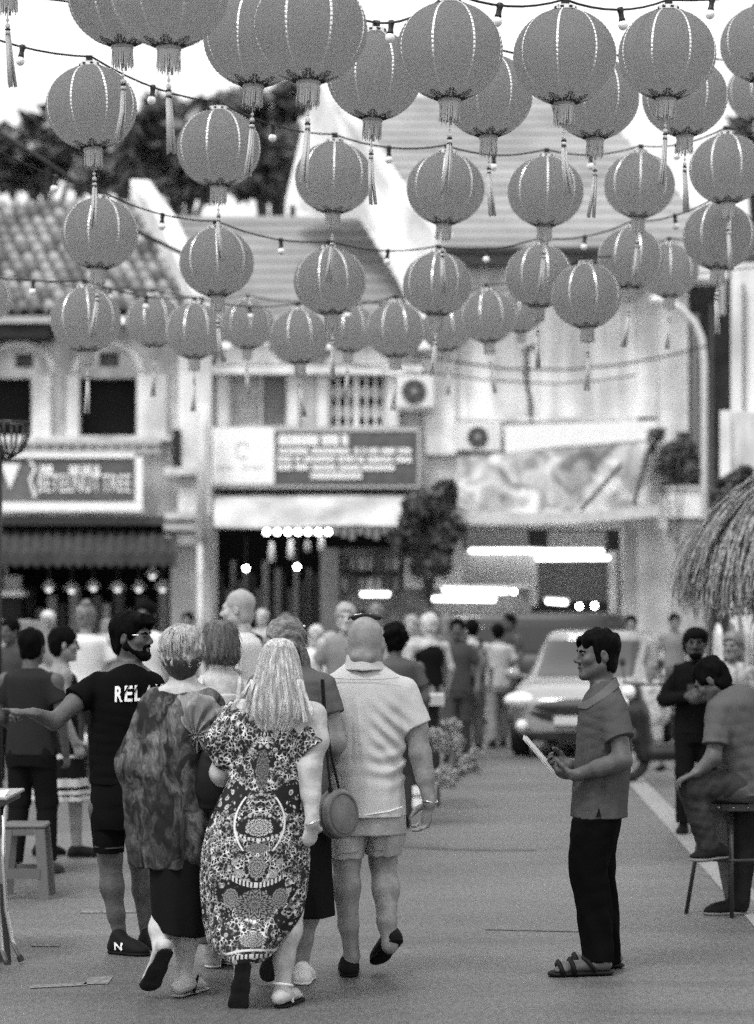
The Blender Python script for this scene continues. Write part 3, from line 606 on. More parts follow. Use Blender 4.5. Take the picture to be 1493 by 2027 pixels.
# far right white building, gap, pipes
D_ = thing('white_building', 'white building with stepped plinth at the right edge behind the thatch', 'building', W(1520, 1440, 33))
m = MB(); z1 = W(0, 520, 33).z; m.prism([(W(1447, 0, 33).x, 33, 0), (W(1447, 0, 33).x, 33, z1), (W(2900, 0, 33).x, 33, z1), (W(2900, 0, 33).x, 33, 0)][::-1], (.0, .02, 0)); m.prism([(W(1452, 0, 33).x, 33.021, 0), (W(2900, 0, 33).x, 33.021, 0), (W(2900, 0, 33).x + 1, 39, 0), (W(1452, 0, 39).x, 39, 0)], (0, 0, z1)); m.build('wall', white2, D_); P('plinth', D_, midw, (1430, 2900, 816, 950, 32.8, 32.99)); P('ledge', D_, white, (1427, 1446, 812, 960, 32.7, 32.79)); P('pipe', D_, boardd, (1472, 1474, 560, 812, 32.9, 32.99))
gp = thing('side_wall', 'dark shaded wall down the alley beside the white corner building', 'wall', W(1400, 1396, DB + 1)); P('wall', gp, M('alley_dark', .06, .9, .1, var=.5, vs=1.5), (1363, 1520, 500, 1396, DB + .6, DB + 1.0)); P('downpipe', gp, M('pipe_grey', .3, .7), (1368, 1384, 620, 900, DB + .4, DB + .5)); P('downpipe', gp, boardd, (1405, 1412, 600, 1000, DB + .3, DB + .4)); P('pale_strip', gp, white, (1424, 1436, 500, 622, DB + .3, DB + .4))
bx = thing('meter_box', 'plain pale cabinet at the foot of the curved lamp post', 'box', W(1360, 1030, DB - 1)); P('casing', bx, boardw, (1322, 1400, 968, 1026, DB - 1.2, DB - .6), bevel=.02); P('lid', bx, M('lid_grey', .6, .6), (1319, 1403, 962, 967.5, DB - 1.25, DB - .6)); P('stand', bx, grey_wall, (1330, 1392, 1027, 1396, DB - 1.1, DB - .7))
lp = thing('lamp_post', 'tall curved white lamp post in front of the dark alley', 'lamp post', W(1394, 1396, DB - 1.5)); m = MB(); m.tube([W(u, v, DB - 1.5) for u, v in ((1394, 1400), (1394, 1000), (1394, 720), (1390, 672), (1376, 640), (1350, 612), (1322, 594))], .062, 10); m.build('post', M('post_white', .55, .5, .3), lp, smooth=True); c = W(1312, 592, DB - 1.5); MB().ball(c, .16, 8, (1.5, .7, .5)).build('lamp_head', boardw, lp, smooth=True)
nb = thing('shophouse', 'plain neighbouring shophouse beyond the left edge of the tile roof', 'building', W(-700, 1396, DB))
wall_holes(W(-1150, 0, DB).x, W(-262, 0, DB).x, .14, W(0, 600, DB).z, pholes([(-1050, -940, 745, 865), (-820, -710, 745, 865), (-560, -450, 745, 865), (-1100, -330, 1046, 1420)], DB), DB, DB + .35).build('wall', midw, nb)
for a, b in ((-1050, -940), (-820, -710), (-560, -450)): P('window', nb, glassd, (a, b, 745, 865, DB + .2, DB + .3)); P('sill', nb, white, (a - 10, b + 10, 866, 874, DB - .15, DB - .003))
P('roller_door', nb, MATS['shutter_grey'], (-1100, -330, 1046, 1396, DB + .2, DB + .3)); roof(nb, (W(-1170, 0, DB).x, DB - .6, W(0, 600, DB - .6).z), (W(-240, 0, DB).x, DB - .6, W(0, 600, DB - .6).z), (0, 3.4, 2.4), roof_m, 10)
# overhead cables behind the lanterns
for i, (pts, r, lab) in enumerate((([(820, 702), (900, 716), (1000, 730), (1120, 732), (1230, 722), (1330, 703), (1400, 685)], .022, 'thick dark cable sagging across the white corner building'), ([(700, 726), (850, 738), (960, 752), (1100, 760), (1200, 752), (1260, 742)], .016, 'thin cable sagging below the thick one on the white building'), ([(-40, 236), (110, 332), (165, 372), (275, 460), (350, 496), (420, 540)], .022, 'dark cable running diagonally down over the tile roof'))):
    o = MB().tube([W(u, v, DB - 2 if i < 2 else 24) for u, v in pts], r, 6).build('cable', M('cable_black', .02, .6), None, smooth=True); tag(o, lab, 'cable')

# ------------------------------------------------------------------ trees and plants
def leaf_cloud(cl, n, size, seed):
    rg = np.random.RandomState(seed); cs = np.array([c[:3] for c in cl]); rs = np.array([c[3] for c in cl]); pr = rs**2 / (rs**2).sum()
    id_ = rg.choice(len(cl), n, p=pr); dv = rg.normal(size=(n, 3)); dv /= np.linalg.norm(dv, axis=1)[:, None]
    p = cs[id_] + dv * (rs[id_] * rg.uniform(.35, 1.05, n)**.6)[:, None] * [1, 1, .8]
    a = rg.normal(size=(n, 3)); a /= np.linalg.norm(a, axis=1)[:, None]; b = np.cross(a, rg.normal(size=(n, 3))); b /= np.linalg.norm(b, axis=1)[:, None]
    s = size * rg.uniform(.6, 1.3, n)[:, None]; c_ = np.cross(a, b)
    V = np.stack([p - a * s, p + b * s * .45 + c_ * s * .12, p + a * s, p - b * s * .45 + c_ * s * .12], 1).reshape(-1, 3)
    return V, np.arange(4 * n).reshape(n, 4)
def tree(name, lab, base, crown, n, size, seed, cat='tree', mat=leaf_d, group=None):
    t = thing(name, lab, cat, base, group); base = Vector(base); m = MB(); top = sum((Vector(c[:3]) for c in crown), Vector()) / len(crown)
    m.tube([base, base.lerp(top, .35) + Vector((.1, 0, 0)), base.lerp(top, .7), top], [.28, .22, .16, .08] if cat == 'tree' else [.03, .025, .02, .01], 8)
    for c in crown: m.tube([base.lerp(top, .55), base.lerp(top, .8).lerp(Vector(c[:3]), .5), Vector(c[:3])], [.12, .08, .03] if cat == 'tree' else [.015, .012, .008], 6)
    m.build('trunk', bark, t, smooth=True); V, F = leaf_cloud(crown, n, size, seed); me = raw_mesh('crown', V - np.array(base), F, mat); o = place('crown', me, t); return t
def cr(lst, d): return [(*W(u, v, d + random.uniform(-1.5, 1.5)), r * d / FPX) for u, v, r in lst]
tree('broadleaf_tree', 'dark leafy tree with bright gaps behind the tile roof at far left', W(60, 1360, 62) - Vector((0, 0, W(60, 1360, 62).z)), cr([(40, 290, 60), (100, 265, 62), (-20, 300, 60), (150, 310, 55), (70, 345, 50), (180, 350, 45), (10, 350, 40), (210, 290, 40)], 62), 1000, .34, 1)
tree('broadleaf_tree', 'tall dark tree rising behind the second lantern row, centre left', W(350, 1360, 60) - Vector((0, 0, W(350, 1360, 60).z)), cr([(330, 240, 60), (290, 300, 60), (370, 280, 70), (420, 230, 45), (340, 345, 55), (260, 345, 50), (440, 330, 60), (390, 360, 50), (250, 255, 35)], 60), 1350, .34, 2)
tree('broadleaf_tree', 'dark tree behind the white firewall peak', W(550, 1360, 64) - Vector((0, 0, W(550, 1360, 64).z)), cr([(540, 215, 50), (500, 270, 60), (580, 190, 40), (560, 290, 60), (500, 350, 55), (560, 360, 45), (630, 210, 35), (470, 210, 32)], 64), 1050, .34, 3)
tree('broadleaf_tree', 'dark tree behind the big grey roof at the right edge', W(1520, 1360, 58) - Vector((0, 0, W(1520, 1360, 58).z)), cr([(1490, 260, 45), (1530, 220, 60), (1500, 330, 50), (1465, 290, 28), (1560, 320, 60)], 58), 1700, .3, 4)
tree('leafy_shrub', 'dark bushy shrub between the shop sign and the patterned banner', W(850, 1396, DB - 1.8) + Vector((0, 0, 0)), cr([(850, 995, 32), (882, 972, 24), (830, 1025, 34), (870, 1030, 40), (845, 1070, 26), (890, 1000, 30), (818, 1000, 20), (808, 1045, 18), (898, 1045, 24), (868, 1088, 26), (832, 1095, 20), (908, 985, 14), (800, 1085, 16), (870, 1120, 22), (830, 1125, 18), (790, 1060, 18), (884, 1062, 24), (850, 1050, 34)], DB - 1.8), 4200, .12, 5, 'shrub', leaf_s)
tree('leafy_shrub', 'grey leafy shrub on the wall beside the curved lamp post', W(1335, 1396, DB - .9), cr([(1335, 900, 30), (1320, 930, 26), (1355, 890, 22), (1315, 880, 16), (1345, 940, 24), (1300, 860, 14), (1372, 930, 14), (1325, 965, 18), (1290, 890, 8), (1380, 955, 12), (1350, 865, 10)], DB - .9), 1700, .1, 6, 'shrub', leaf_m)
tree('leafy_shrub', 'dark shrub behind the top of the thatched parasol', W(1450, 1440, 31), cr([(1440, 960, 20), (1465, 950, 22), (1490, 960, 24), (1425, 985, 16), (1478, 935, 12), (1450, 990, 18)], 31), 1100, .08, 7, 'shrub', leaf_s)
# ------------------------------------------------------------------ lanterns
lan_m = M('lantern_silk', .2, .8, .1); N, L, b = nodes_of(lan_m)
tr = N.new('ShaderNodeBsdfTranslucent'); tr.inputs[0].default_value = g3(.6); mx = N.new('ShaderNodeMixShader'); mx.inputs[0].default_value = .7
out = [n for n in N if n.type == 'OUTPUT_MATERIAL'][0]; L.new(b.outputs[0], mx.inputs[1]); L.new(tr.outputs[0], mx.inputs[2]); L.new(mx.outputs[0], out.inputs[0])
strip_m = M('lantern_strip', .9, .3, .6, metal=1); cap_m = M('lantern_cap', .7, .25, .6, metal=.9); lace_m = M('lantern_lace', .045, .6, .3); lacel_m = M('lantern_lace_glint', .5, .3, .5, metal=1)
fringe_m = M('fringe', .5, .6, .3); tassel_m = M('tassel_silk', .56, .55, .3, bump=.3, bs=200); bead_m = M('bead', .72, .2, .6); black_m = M('black_plastic', .012, .5, .4); beadd_m = M('bead_band', .03, .4, .4)
LR, LZ = .25, .228
def sph(th, ph, r=1.0): return (LR * r * math.sin(th) * math.cos(ph), LR * r * math.sin(th) * math.sin(ph), LZ * r * math.cos(th))
T0, T1 = .2, math.pi - .2; NR = 30
m = MB(); prof = []
for i in range(NR * 3 + 1):
    th = T1 + (T0 - T1) * i / (NR * 3); f = (i % 3) / 3; sc = 1 - .011 * math.sin(math.pi * f); prof.append((LR * math.sin(th) * sc, LZ * math.cos(th) * sc))
m.lathe(prof, (0, 0, 0), 64); m.f = [f for f in m.f if len(f) == 4]
lroot = thing('paper_lantern', 'x', 'lantern')
m.build('shade', lan_m, lroot, smooth=True)
for k in range(8):
    ph = 2 * math.pi * k / 8 + .12; m = MB()
    for i in range(NR):
        ta = T0 + (T1 - T0) * (i + .1) / NR; tb = T0 + (T1 - T0) * (i + .9) / NR; w_ = .005 / LR
        for (t_, u_) in ((ta, tb),):
            s0 = max(math.sin(t_), .2); s1 = max(math.sin(u_), .2)
            m.add([sph(t_, ph - w_ / s0, 1.006), sph(u_, ph - w_ / s1, 1.006), sph(u_, ph + w_ / s1, 1.006), sph(t_, ph + w_ / s0, 1.006), sph((t_ + u_) / 2, ph, 1.014)], [(0, 1, 4), (1, 2, 4), (2, 3, 4), (3, 0, 4)])
    m.build('rib_strip', strip_m, lroot)
m = MB(); zt = LZ * math.cos(T0); m.lathe([(.052, zt - .004), (.055, zt), (.055, zt + .022), (.047, zt + .022), (.047, zt - .004)], (0, 0, 0), 24)
cp = m.build('top_ring', cap_m, lroot, smooth=False)
for k in range(8):
    m = MB(); a = 2 * math.pi * k / 8; p = Vector((math.cos(a) * .0556, math.sin(a) * .0556, zt + .011)); t_ = Vector((-math.sin(a), math.cos(a), 0)) * .009; m.add([p - t_ - Vector((0, 0, .006)), p + t_ - Vector((0, 0, .006)), p + t_ + Vector((0, 0, .006)), p - t_ + Vector((0, 0, .006))], [(0, 1, 2, 3)]); m.build('slot', black_m, cp)
m = MB(); m.tube([(-.05, 0, zt + .012), (0, 0, zt + .045), (.05, 0, zt + .012)], .003, 5); m.box(-.017, .017, -.012, .012, zt + .03, zt + .062); m.build('hook', black_m, lroot)
# collar plate round the ring and the lace at the bottom
m = MB(); m.lathe([(LR * math.sin(.34) , LZ * math.cos(.34) + .003), (LR * math.sin(.21), LZ * math.cos(.21) + .003)], (0, 0, 0), 32); m.f = m.f[:32]; m.build('collar', cap_m, lroot, smooth=True)
m = MB(); rgl = random.Random(4)
for k in range(8):
    ph = 2 * math.pi * k / 8 + .12 + math.pi / 8
    for (tc_, dp, s) in [(.5, 0, .017), (.42, -.14, .015), (.42, .14, .015), (.34, -.26, .014), (.34, .26, .014), (.35, 0, .016), (.28, -.2, .012), (.28, .2, .012), (.27, -.5, .011), (.27, .5, .011), (.24, 0, .012), (.32, -.42, .010), (.32, .42, .010)]:
        c = Vector(sph(math.pi - tc_, ph + dp, 1.006)); n_ = Vector((c.x / LR**2, c.y / LR**2, c.z / LZ**2)).normalized(); e1 = n_.cross(Vector((0, 0, 1))).normalized(); e2 = n_.cross(e1); q = 8; vs = [c + (e1 * math.cos(2 * math.pi * j / q) + e2 * .75 * math.sin(2 * math.pi * j / q)) * s * (1 if j % 2 else .75) for j in range(q)]; vs2 = [c + (v - c) * .45 for v in vs]
        m.add(vs + vs2, [(j, (j + 1) % q, q + (j + 1) % q, q + j) for j in range(q)])
m.build('lace_trim', lace_m, lroot)
m = MB()
for k in range(24):
    ph = 2 * math.pi * k / 24; m.tube([sph(math.pi - .21, ph, 1.01), sph(math.pi - .3, ph + .13, 1.01)], .0022, 4); m.tube([sph(math.pi - .21, ph, 1.01), sph(math.pi - .3, ph - .13, 1.01)], .0022, 4)
m.build('lattice_trim', lace_m, lroot)
m = MB(); m.lathe([(.05, -zt - .004), (.053, -zt - .004), (.053, -zt - .014), (.05, -zt - .014)], (0, 0, 0), 24); m.build('bottom_ring', M('ring_grey', .3, .4, .5), lroot)
m = MB(); rg = random.Random(2)
for k in range(70):
    a = 2 * math.pi * k / 70; l_ = rg.uniform(.075, .1); r0 = .049; da = rg.uniform(-.1, .1); r1 = r0 + rg.uniform(-.006, .007); w_ = .0026
    p0 = Vector((math.cos(a) * r0, math.sin(a) * r0, -zt - .012)); p1 = Vector((math.cos(a + da) * r1, math.sin(a + da) * r1, -zt - .012 - l_)); t_ = Vector((-math.sin(a), math.cos(a), 0)) * w_; m.add([p0 - t_, p0 + t_, p1 + t_, p1 - t_], [(0, 1, 2, 3)])
m.build('fringe', fringe_m, lroot)
m = MB(); zb = -zt - .012; m.tube([(0, 0, -zt + .02), (0, 0, zb - .15)], .0022, 5); m.build('tassel_cord', fringe_m, lroot)
tb_ = MB(); tb_.ball((0, 0, zb - .128), .0085, 6); tb_.ball((0, 0, zb - .155), .0125, 6); tb_.ball((0, 0, zb - .185), .0135, 6, (1, 1, .8)); bd = tb_.build('beads', bead_m, lroot, smooth=True)
tb_ = MB(); tb_.lathe([(.0128, -.0035), (.0138, 0), (.0128, .0035)], (0, 0, zb - .171), 12); tb_.lathe([(.0125, -.004), (.0135, 0), (.0125, .004)], (0, 0, zb - .198), 12); tb_.build('bead_band', beadd_m, bd, smooth=True)
def tassel_mesh(seed):
    m = MB(); rg = random.Random(seed); lean = (rg.uniform(-.03, .03), rg.uniform(-.02, .02)); sp = rg.uniform(.6, 1.25)
    for k in range(34):
        a = rg.uniform(0, 6.28); r = math.sqrt(rg.random()); x, y = math.cos(a) * r, math.sin(a) * r; l_ = rg.uniform(.215, .235)
        # four bunches that part towards the end, as soft silk does
        bx_ = math.copysign(.008, x) * sp; pts = [(x * .011, y * .011, zb - .198), (x * .012 + bx_ * .3 + lean[0] * .3, y * .012, zb - .198 - l_ * .45), (x * .013 + bx_ + lean[0], y * .016 + lean[1], zb - .198 - l_)]; m.tube(pts, [.0036, .0042, .0042], 4)
    return raw_mesh('tassel', m.v, m.f, tassel_m, True)
tms = [tassel_mesh(i) for i in range(5)]; tas = place('tassel', tms[0], lroot)
LN = [  # u, v, width px, label
 (10, -118, 215, 'paper lantern off the top left corner, only its fringe and tassel in view'),
 (240, -6, 212, 'paper lantern cut by the top edge, left one of the overlapping pair at top left'),
 (335, -14, 236, 'largest paper lantern, cut by the top edge, right one of the pair at top left'),
 (505, 78, 205, 'paper lantern half hidden behind a nearer one at top centre'),
 (613, 60, 230, 'large near paper lantern overlapping its neighbour at top centre'),
 (741, 150, 190, 'paper lantern lower and behind, between the two big top centre ones'),
 (890, 102, 212, 'big sharp paper lantern right of centre in the top row, wide white strips'),
 (1118, 113, 205, 'big sharp paper lantern in the top row over the young man in the polo shirt'),
 (1321, 108, 194, 'sharp paper lantern second from the right end of the top row'),
 (1508, 88, 164, 'paper lantern cut by the right edge in the top row'),
 (966, 190, 178, 'paper lantern peeping out below the gap of the top row, right of centre'),
 (1178, 195, 176, 'paper lantern half hidden under the top row, above the tasselled gap on the right'),
 (1356, 192, 170, 'paper lantern half hidden behind the second from right of the top row'),
 (1503, 182, 128, 'small paper lantern cut by the right edge just under the top row'),
 (181, 213, 181, 'paper lantern against white sky at upper left, before the dark tree'),
 (433, 294, 167, 'paper lantern in front of the dark trees, centre left'),
 (661, 352, 155, 'paper lantern in front of the white firewall peak'),
 (882, 374, 155, 'paper lantern right of the firewall with a long tassel across it'),
 (1080, 380, 151, 'paper lantern before the big grey roof with a tassel at its right side'),
 (1266, 367, 141, 'paper lantern before the big grey roof, second row, second from right'),
 (1439, 335, 150, 'paper lantern at the right edge in the second row before the dark tree'),
 (197, 463, 154, 'paper lantern before the clay tile roof, third row'),
 (429, 520, 148, 'paper lantern before the plain grey roof, third row left'),
 (653, 558, 144, 'paper lantern before the plain grey roof, third row centre with a tassel over it'),
 (866, 563, 137, 'paper lantern under the foot of the firewall, third row'),
 (1068, 547, 136, 'paper lantern below the dark gutter, third row'),
 (1249, 512, 132, 'paper lantern third row right with a tassel hanging over its middle'),
 (1424, 468, 145, 'paper lantern third row at the right edge with a bright tassel on it'),
 (170, 633, 139, 'paper lantern low at left above the black upstairs window'),
 (385, 656, 120, 'blurred paper lantern low left, in front of two others'),
 (592, 667, 119, 'lowest blurred paper lantern, left of the barred window'),
 (783, 653, 120, 'low blurred paper lantern above the barred window'),
 (966, 627, 114, 'low blurred paper lantern before the white corner building'),
 (1161, 586, 140, 'blurred paper lantern overlapping the white corner building wall, right'),
 (1325, 536, 117, 'blurred paper lantern partly behind a nearer one at the lamp post'),
 (-22, 590, 98, 'small paper lantern cut by the left edge beside the tile roof'),
 (304, 636, 112, 'blurred paper lantern behind the low left one, half hidden on its left'),
 (490, 643, 106, 'blurred paper lantern behind, between the two low left ones'),
 (692, 650, 105, 'blurred paper lantern behind, between the two low centre ones'),
 (884, 650, 100, 'blurred paper lantern behind, right of the low lantern over the barred window'),
 (1030, 614, 98, 'blurred paper lantern behind, below the third row on the white wall'),
]
TOPS = {}
for i, (u, v, wp, lab) in enumerate(LN):
    d = FPX * .5 / wp; o = lroot if i == 0 else copy_tree(lroot)
    o['label'] = lab; o['category'] = 'lantern'; o['group'] = 'paper lanterns strung over the street'
    o.location = W(u, v, d); ORG[o] = W(u, v, d); o.rotation_euler = (random.uniform(-.04, .04), random.uniform(-.05, .05), (.35 if v < 250 else random.uniform(-.4, .4)) + random.uniform(-.12, .12))
    for c in o.children:
        if c.name.startswith('tassel') and not c.name.startswith('tassel_cord'): c.data = tms[i % 5]; c.rotation_euler = (0, random.uniform(-.1, .1) if False else 0, random.uniform(-.5, .5))
    TOPS[i] = W(u, v, d) + Vector((0, 0, zt + .055))
# ------------------------------------------------------------------ festoon cords and bulbs
cord_m = M('festoon_cord', .02, .6, .3); bulb_m = M('festoon_bulb', .8, .2, .5); N, L, b = nodes_of(bulb_m); b.inputs['Subsurface Weight'].default_value = 0
def cordpath(ids, pre=None, post=None, sag=.05):
    K = ([pre] if pre is not None else []) + [TOPS[i] for i in ids] + ([post] if post is not None else []); pts = []
    if pre is not None: K = [pre + Vector((-9, (pre - K[1]).y * .5, 1.2))] + K
    if post is not None: K = K + [post + Vector((9, 0, 1.2))]
    for a, b_ in zip(K[:-1], K[1:]):
        for j in range(8): t = j / 8; p = a.lerp(b_, t); p = p - Vector((0, 0, sag * 4 * t * (1 - t))); pts.append(p)
    pts.append(K[-1]); return pts
CP = {}
rows = [([5, 6, 7, 8], W(560, -60, 12.5), W(1700, -60, 12.8), 'cord of the top lantern row, upper right'), ([14, 15, 16, 17, 18, 19, 20], W(-120, 30, 12.9), W(1640, 250, 16), 'cord of the second lantern row, running over the roofs'),
        ([21, 22, 23, 24, 25, 26, 27], W(-120, 230, 14.5), W(1640, 350, 16.4), 'cord of the third lantern row'), ([28, 29, 30, 31, 32, 33, 34], W(-150, 520, 17), W(1600, 470, 20), 'cord of the lowest near lantern row'),
        ([35, 36, 37, 38, 39, 40], None, W(1400, 540, 25), 'cord of the farthest lantern row'), ([0, 1, 2], W(-400, -330, 11), W(900, -180, 9.6), 'cord above the lanterns cut by the top left edge'), ([3, 4], W(200, -80, 12), W(900, -160, 9.8), 'cord above the overlapping top centre pair'), ([10, 11, 12, 13], W(700, 70, 13.2), W(1700, 60, 18), 'cord behind the top right lanterns')]
for ids, a, b_, lab in rows:
    pts = cordpath(ids, a, b_); o = MB().tube(pts, .006, 6).build('cable', cord_m, None, smooth=True); tag(o, lab, 'cord', 'festoon cords over the street'); CP[ids[0]] = pts
m = MB(); r_ = .0185; m.lathe([(.011, 0), (.016, -.004), (.0165, -.02), (.0135, -.03), (.0135, -.052), (.0165, -.06), (.0165, -.07), (.0001, -.071)], (0, 0, .012), 14); sroot = thing('festoon_bulb', 'x', 'bulb'); m.build('socket', black_m, sroot, smooth=True); MB().ball((0, 0, -.078), .0245, 8, (1, 1, 1.05)).build('globe', bulb_m, sroot, smooth=True)
def cord_at(key, u):
    best = None
    for a, b_ in zip(CP[key][:-1], CP[key][1:]):
        ua = U0 + a.x / a.y * FPX; ub = U0 + b_.x / b_.y * FPX
        if min(ua, ub) <= u <= max(ua, ub) + 1e-6: return a.lerp(b_, (u - ua) / (ub - ua + 1e-9))
    return CP[key][0]
BL = [(5, 990, .18), (5, 1228, -.18), (5, 1410, .15), (5, 775, .1), (14, 45, .16), (14, 303, .1), (14, 541, .06), (14, 770, .0), (14, 978, .03), (14, 1170, .05), (14, 1340, .0), (21, 322, .06), (21, 110, .1), (21, 556, -.05), (21, 768, .08), (21, 963, .02), (21, 1158, .1), (21, 1336, -.1), (28, 66, .06), (28, 290, .05), (28, 494, -.1), (28, 690, .04), (28, 880, .05), (28, 1062, .1), (28, 1240, .05), (35, 220, .1), (35, 400, -.1), (35, 755, .06), (35, 1090, 0)]
nm = {5: 'top', 14: 'second', 21: 'third', 28: 'lowest near', 35: 'farthest'}
where = {990: 'between the two big sharp lanterns', 1228: 'left of the second lantern from the right', 1410: 'nearest the right edge', 775: 'at the centre, cut by the top edge', 45: 'against the white sky at far left', 303: 'before the tree top at left', 541: 'before the white gap left of the firewall', 770: 'over the firewall slope', 978: 'before the big grey roof, right of the firewall', 1170: 'before the big grey roof, over the young man', 1340: 'second from the right edge', 322: 'left, over the tile roof parapet', 110: 'over the tile roof', 556: 'over the plain grey roof', 768: 'on the firewall slope', 963: 'just under the dark gutter', 1158: 'right of the gutter', 1336: 'near the right edge', 66: 'at the left edge over the roof eave', 290: 'over the party wall parapet', 494: 'over the shutters', 690: 'over the barred window', 880: 'at the foot of the firewall', 1062: 'over the white wall', 1240: 'near the lamp post', 220: 'over the black window', 400: 'over the party wall', 755: 'over the air conditioner', 1090: 'before the white wall'}
for i, (key, u, tilt) in enumerate(BL):
    o = sroot if i == 0 else copy_tree(sroot); p = cord_at(key, u); o.location = p; ORG[o] = p; o.rotation_euler = (random.uniform(-.1, .1), tilt, 0)
    o['label'] = 'white festoon bulb on the %s cord, %s' % (nm[key], where[u]); o['category'] = 'bulb'; o['group'] = 'festoon bulbs between the lanterns'
# ------------------------------------------------------------------ vehicles
tyre_m = M('tyre', .02, .85, .2); rim_m = M('rim', .45, .35, .5, metal=.7); glass_m = M('car_glass', .035, .12, .35); lamp_m = M('headlight_glass', .75, .08, .7); trim_m = M('black_trim', .02, .5, .4); chrome_m = M('chrome', .7, .15, .6, metal=1)
def wheel(parent, c, r, w_):
    m = MB(); m.lathe([(r * .62, -w_ / 2), (r * .93, -w_ / 2), (r, -w_ * .3), (r, w_ * .3), (r * .93, w_ / 2), (r * .62, w_ / 2)], c, 28, 'x'); t = m.build('wheel', tyre_m, parent, smooth=False)
    m = MB(); m.lathe([(r * .63, -w_ * .4), (r * .63, w_ * .4)], c, 24, 'x'); m.lathe([(.06, -w_ * .45), (.06, w_ * .45)], c, 12, 'x')
    m.build('rim', rim_m, t); return t
def car(lab, loc, yaw, paint, L=4.3, Wd=1.78, H=1.62, van=False):
    t = thing('parked_car', lab, 'car'); h = .035; b_ = SDF(); s = H / 1.62; hl = L / 2; hw = Wd / 2
    b_.loft([(.24 * s, 0, 0, hw * .86, hl * .95), (.36 * s, 0, 0, hw * .97, hl * .995), (.7 * s, 0, 0, hw, hl), (.88 * s, 0, .05, hw * .96, hl * .95), (.98 * s, 0, .2, hw * .9, hl * .86), (1.02 * s, 0, .25, hw * .85, hl * .8)], k=.05, sq=5)
    cab = [(.9 * s, 0, .14 if not van else .1, hw * .9, hl * (.78 if not van else .86)), (1.2 * s, 0, .3 if not van else .15, hw * .83, hl * (.58 if not van else .8)), (1.5 * s, 0, .46 if not van else .2, hw * .73, hl * (.4 if not van else .74)), (1.6 * s, 0, .45 if not van else .2, hw * .66, hl * (.38 if not van else .7)), (H, 0, .45 if not van else .2, hw * .5, hl * (.3 if not van else .6))]
    b_.loft(cab, k=.05, sq=4.5)
    for sx in (-1, 1):
        for sy in (-1, 1): b_.cone((sx * hw * .98, sy * hl * .62, .32), (sx * hw * .7, sy * hl * .62, .32), .37, .37, k=.02, op='s')
        b_.cone((sx * hw * .6, -hl * .55, .8 * s), (sx * hw * .75, -hl * .9, .7 * s), .16, .12, k=.12)
    b_.build('body', paint, t, h)
    def gl(name, cuts):
        g = SDF(); g.loft([(1.0 * s, 0, cab[0][2] + .02, cab[0][3] * .98 + .01, cab[0][4] * .95 + .015), *[(z, x, y, a + .012, bb + .014) for z, x, y, a, bb in cab[1:3]]], k=0, sq=4.5)
        for c in cuts: g.half(*c)
        return g.build(name, glass_m, t, .03)
    gl('windshield', [((0, .2 if not van else -.6, 0), (0, 1, 0)), ((hw * .68, 0, 0), (1, 0, 0)), ((-hw * .68, 0, 0), (-1, 0, 0))])
    gl('rear_window', [((0, .6, 0), (0, -1, 0)), ((hw * .66, 0, 0), (1, 0, 0)), ((-hw * .66, 0, 0), (-1, 0, 0))])
    for sx in (-1, 1):
        gl('side_window', [((sx * hw * .74, 0, 0), (-sx, 0, 0)), ((0, hl * .55, 0), (0, 1, 0)), ((0, -hl * .38 + (.1 if not van else -.5), 0), (0, -1, 0))])
        hd = SDF(); hd.ell((sx * hw * .76, -hl * .93, .74 * s), (.2, .16, .1), k=.01); hd.build('headlight', lamp_m, t, .02)
        mr = SDF(); mr.ell((sx * (hw + .1), -hl * .28, 1.04 * s), (.11, .06, .075), k=.01); mr.cone((sx * hw * .85, -hl * .25, 1.0 * s), (sx * (hw + .05), -hl * .28, 1.02 * s), .025, k=.02); mr.build('mirror', paint, t, .015)
        for sy in (-1, 1): wheel(t, (sx * hw * .86, sy * hl * .62, .32), .32, .2)
        MB().ball((sx * hw * .72, -hl * .98, .42 * s), .075, 6).build('fog_lamp', lamp_m, t, smooth=True)
    g = SDF(); g.ell((0, -hl * .965, .66 * s), (hw * .62, .12, .11), k=.01); g.build('grille', trim_m, t, .02); g = SDF(); g.loft([(.22 * s, 0, 0, hw * .88, hl * .985), (.63 * s, 0, 0, hw * .97, hl * 1.006)], k=0, sq=5); g.half((0, -hl * .86, 0), (0, 1, 0)); g.build('bumper', trim_m, t, .025)
    MB().box(-.24, .24, -hl * 1.03, -hl * 1.0, .44 * s, .55 * s).build('number_plate', M('plate_grey', .5, .5), t)
    MB().tube([(-hw * .6, -hl * .55, .985 * s), (-.05, -hl * .5, 1.03 * s)], .012, 5).build('wiper', trim_m, t)
    t.location = loc; t.rotation_euler = (0, 0, yaw); ORG[t] = Vector(loc); return t
def onroad(u, d): return Vector(((u - U0) / FPX * d, d, 0))
silver = M('silver_paint', .26, .22, .5, coat=.8, var=.05); grey_p = M('grey_paint', .14, .3, .5, coat=.6); black_p = M('black_paint', .015, .35, .4, coat=.25); white_p = M('pale_paint', .24, .3, .5, coat=.5)
car('silver hatchback facing the camera behind the young man in the polo shirt', onroad(1180, 31), R(-12), silver, H=1.52)
car('pale car facing the camera behind the man in the dark printed T-shirt', onroad(288, 28), R(6), white_p, H=1.52)
car('dark car seen from its side under the shop lights, behind the silver hatchback', onroad(1075, 38.5), R(84), black_p, L=4.2, H=1.74, van=True)
car('grey car with rounded roof at the left edge behind the people', onroad(10, 31.5), R(62), grey_p, H=1.66)
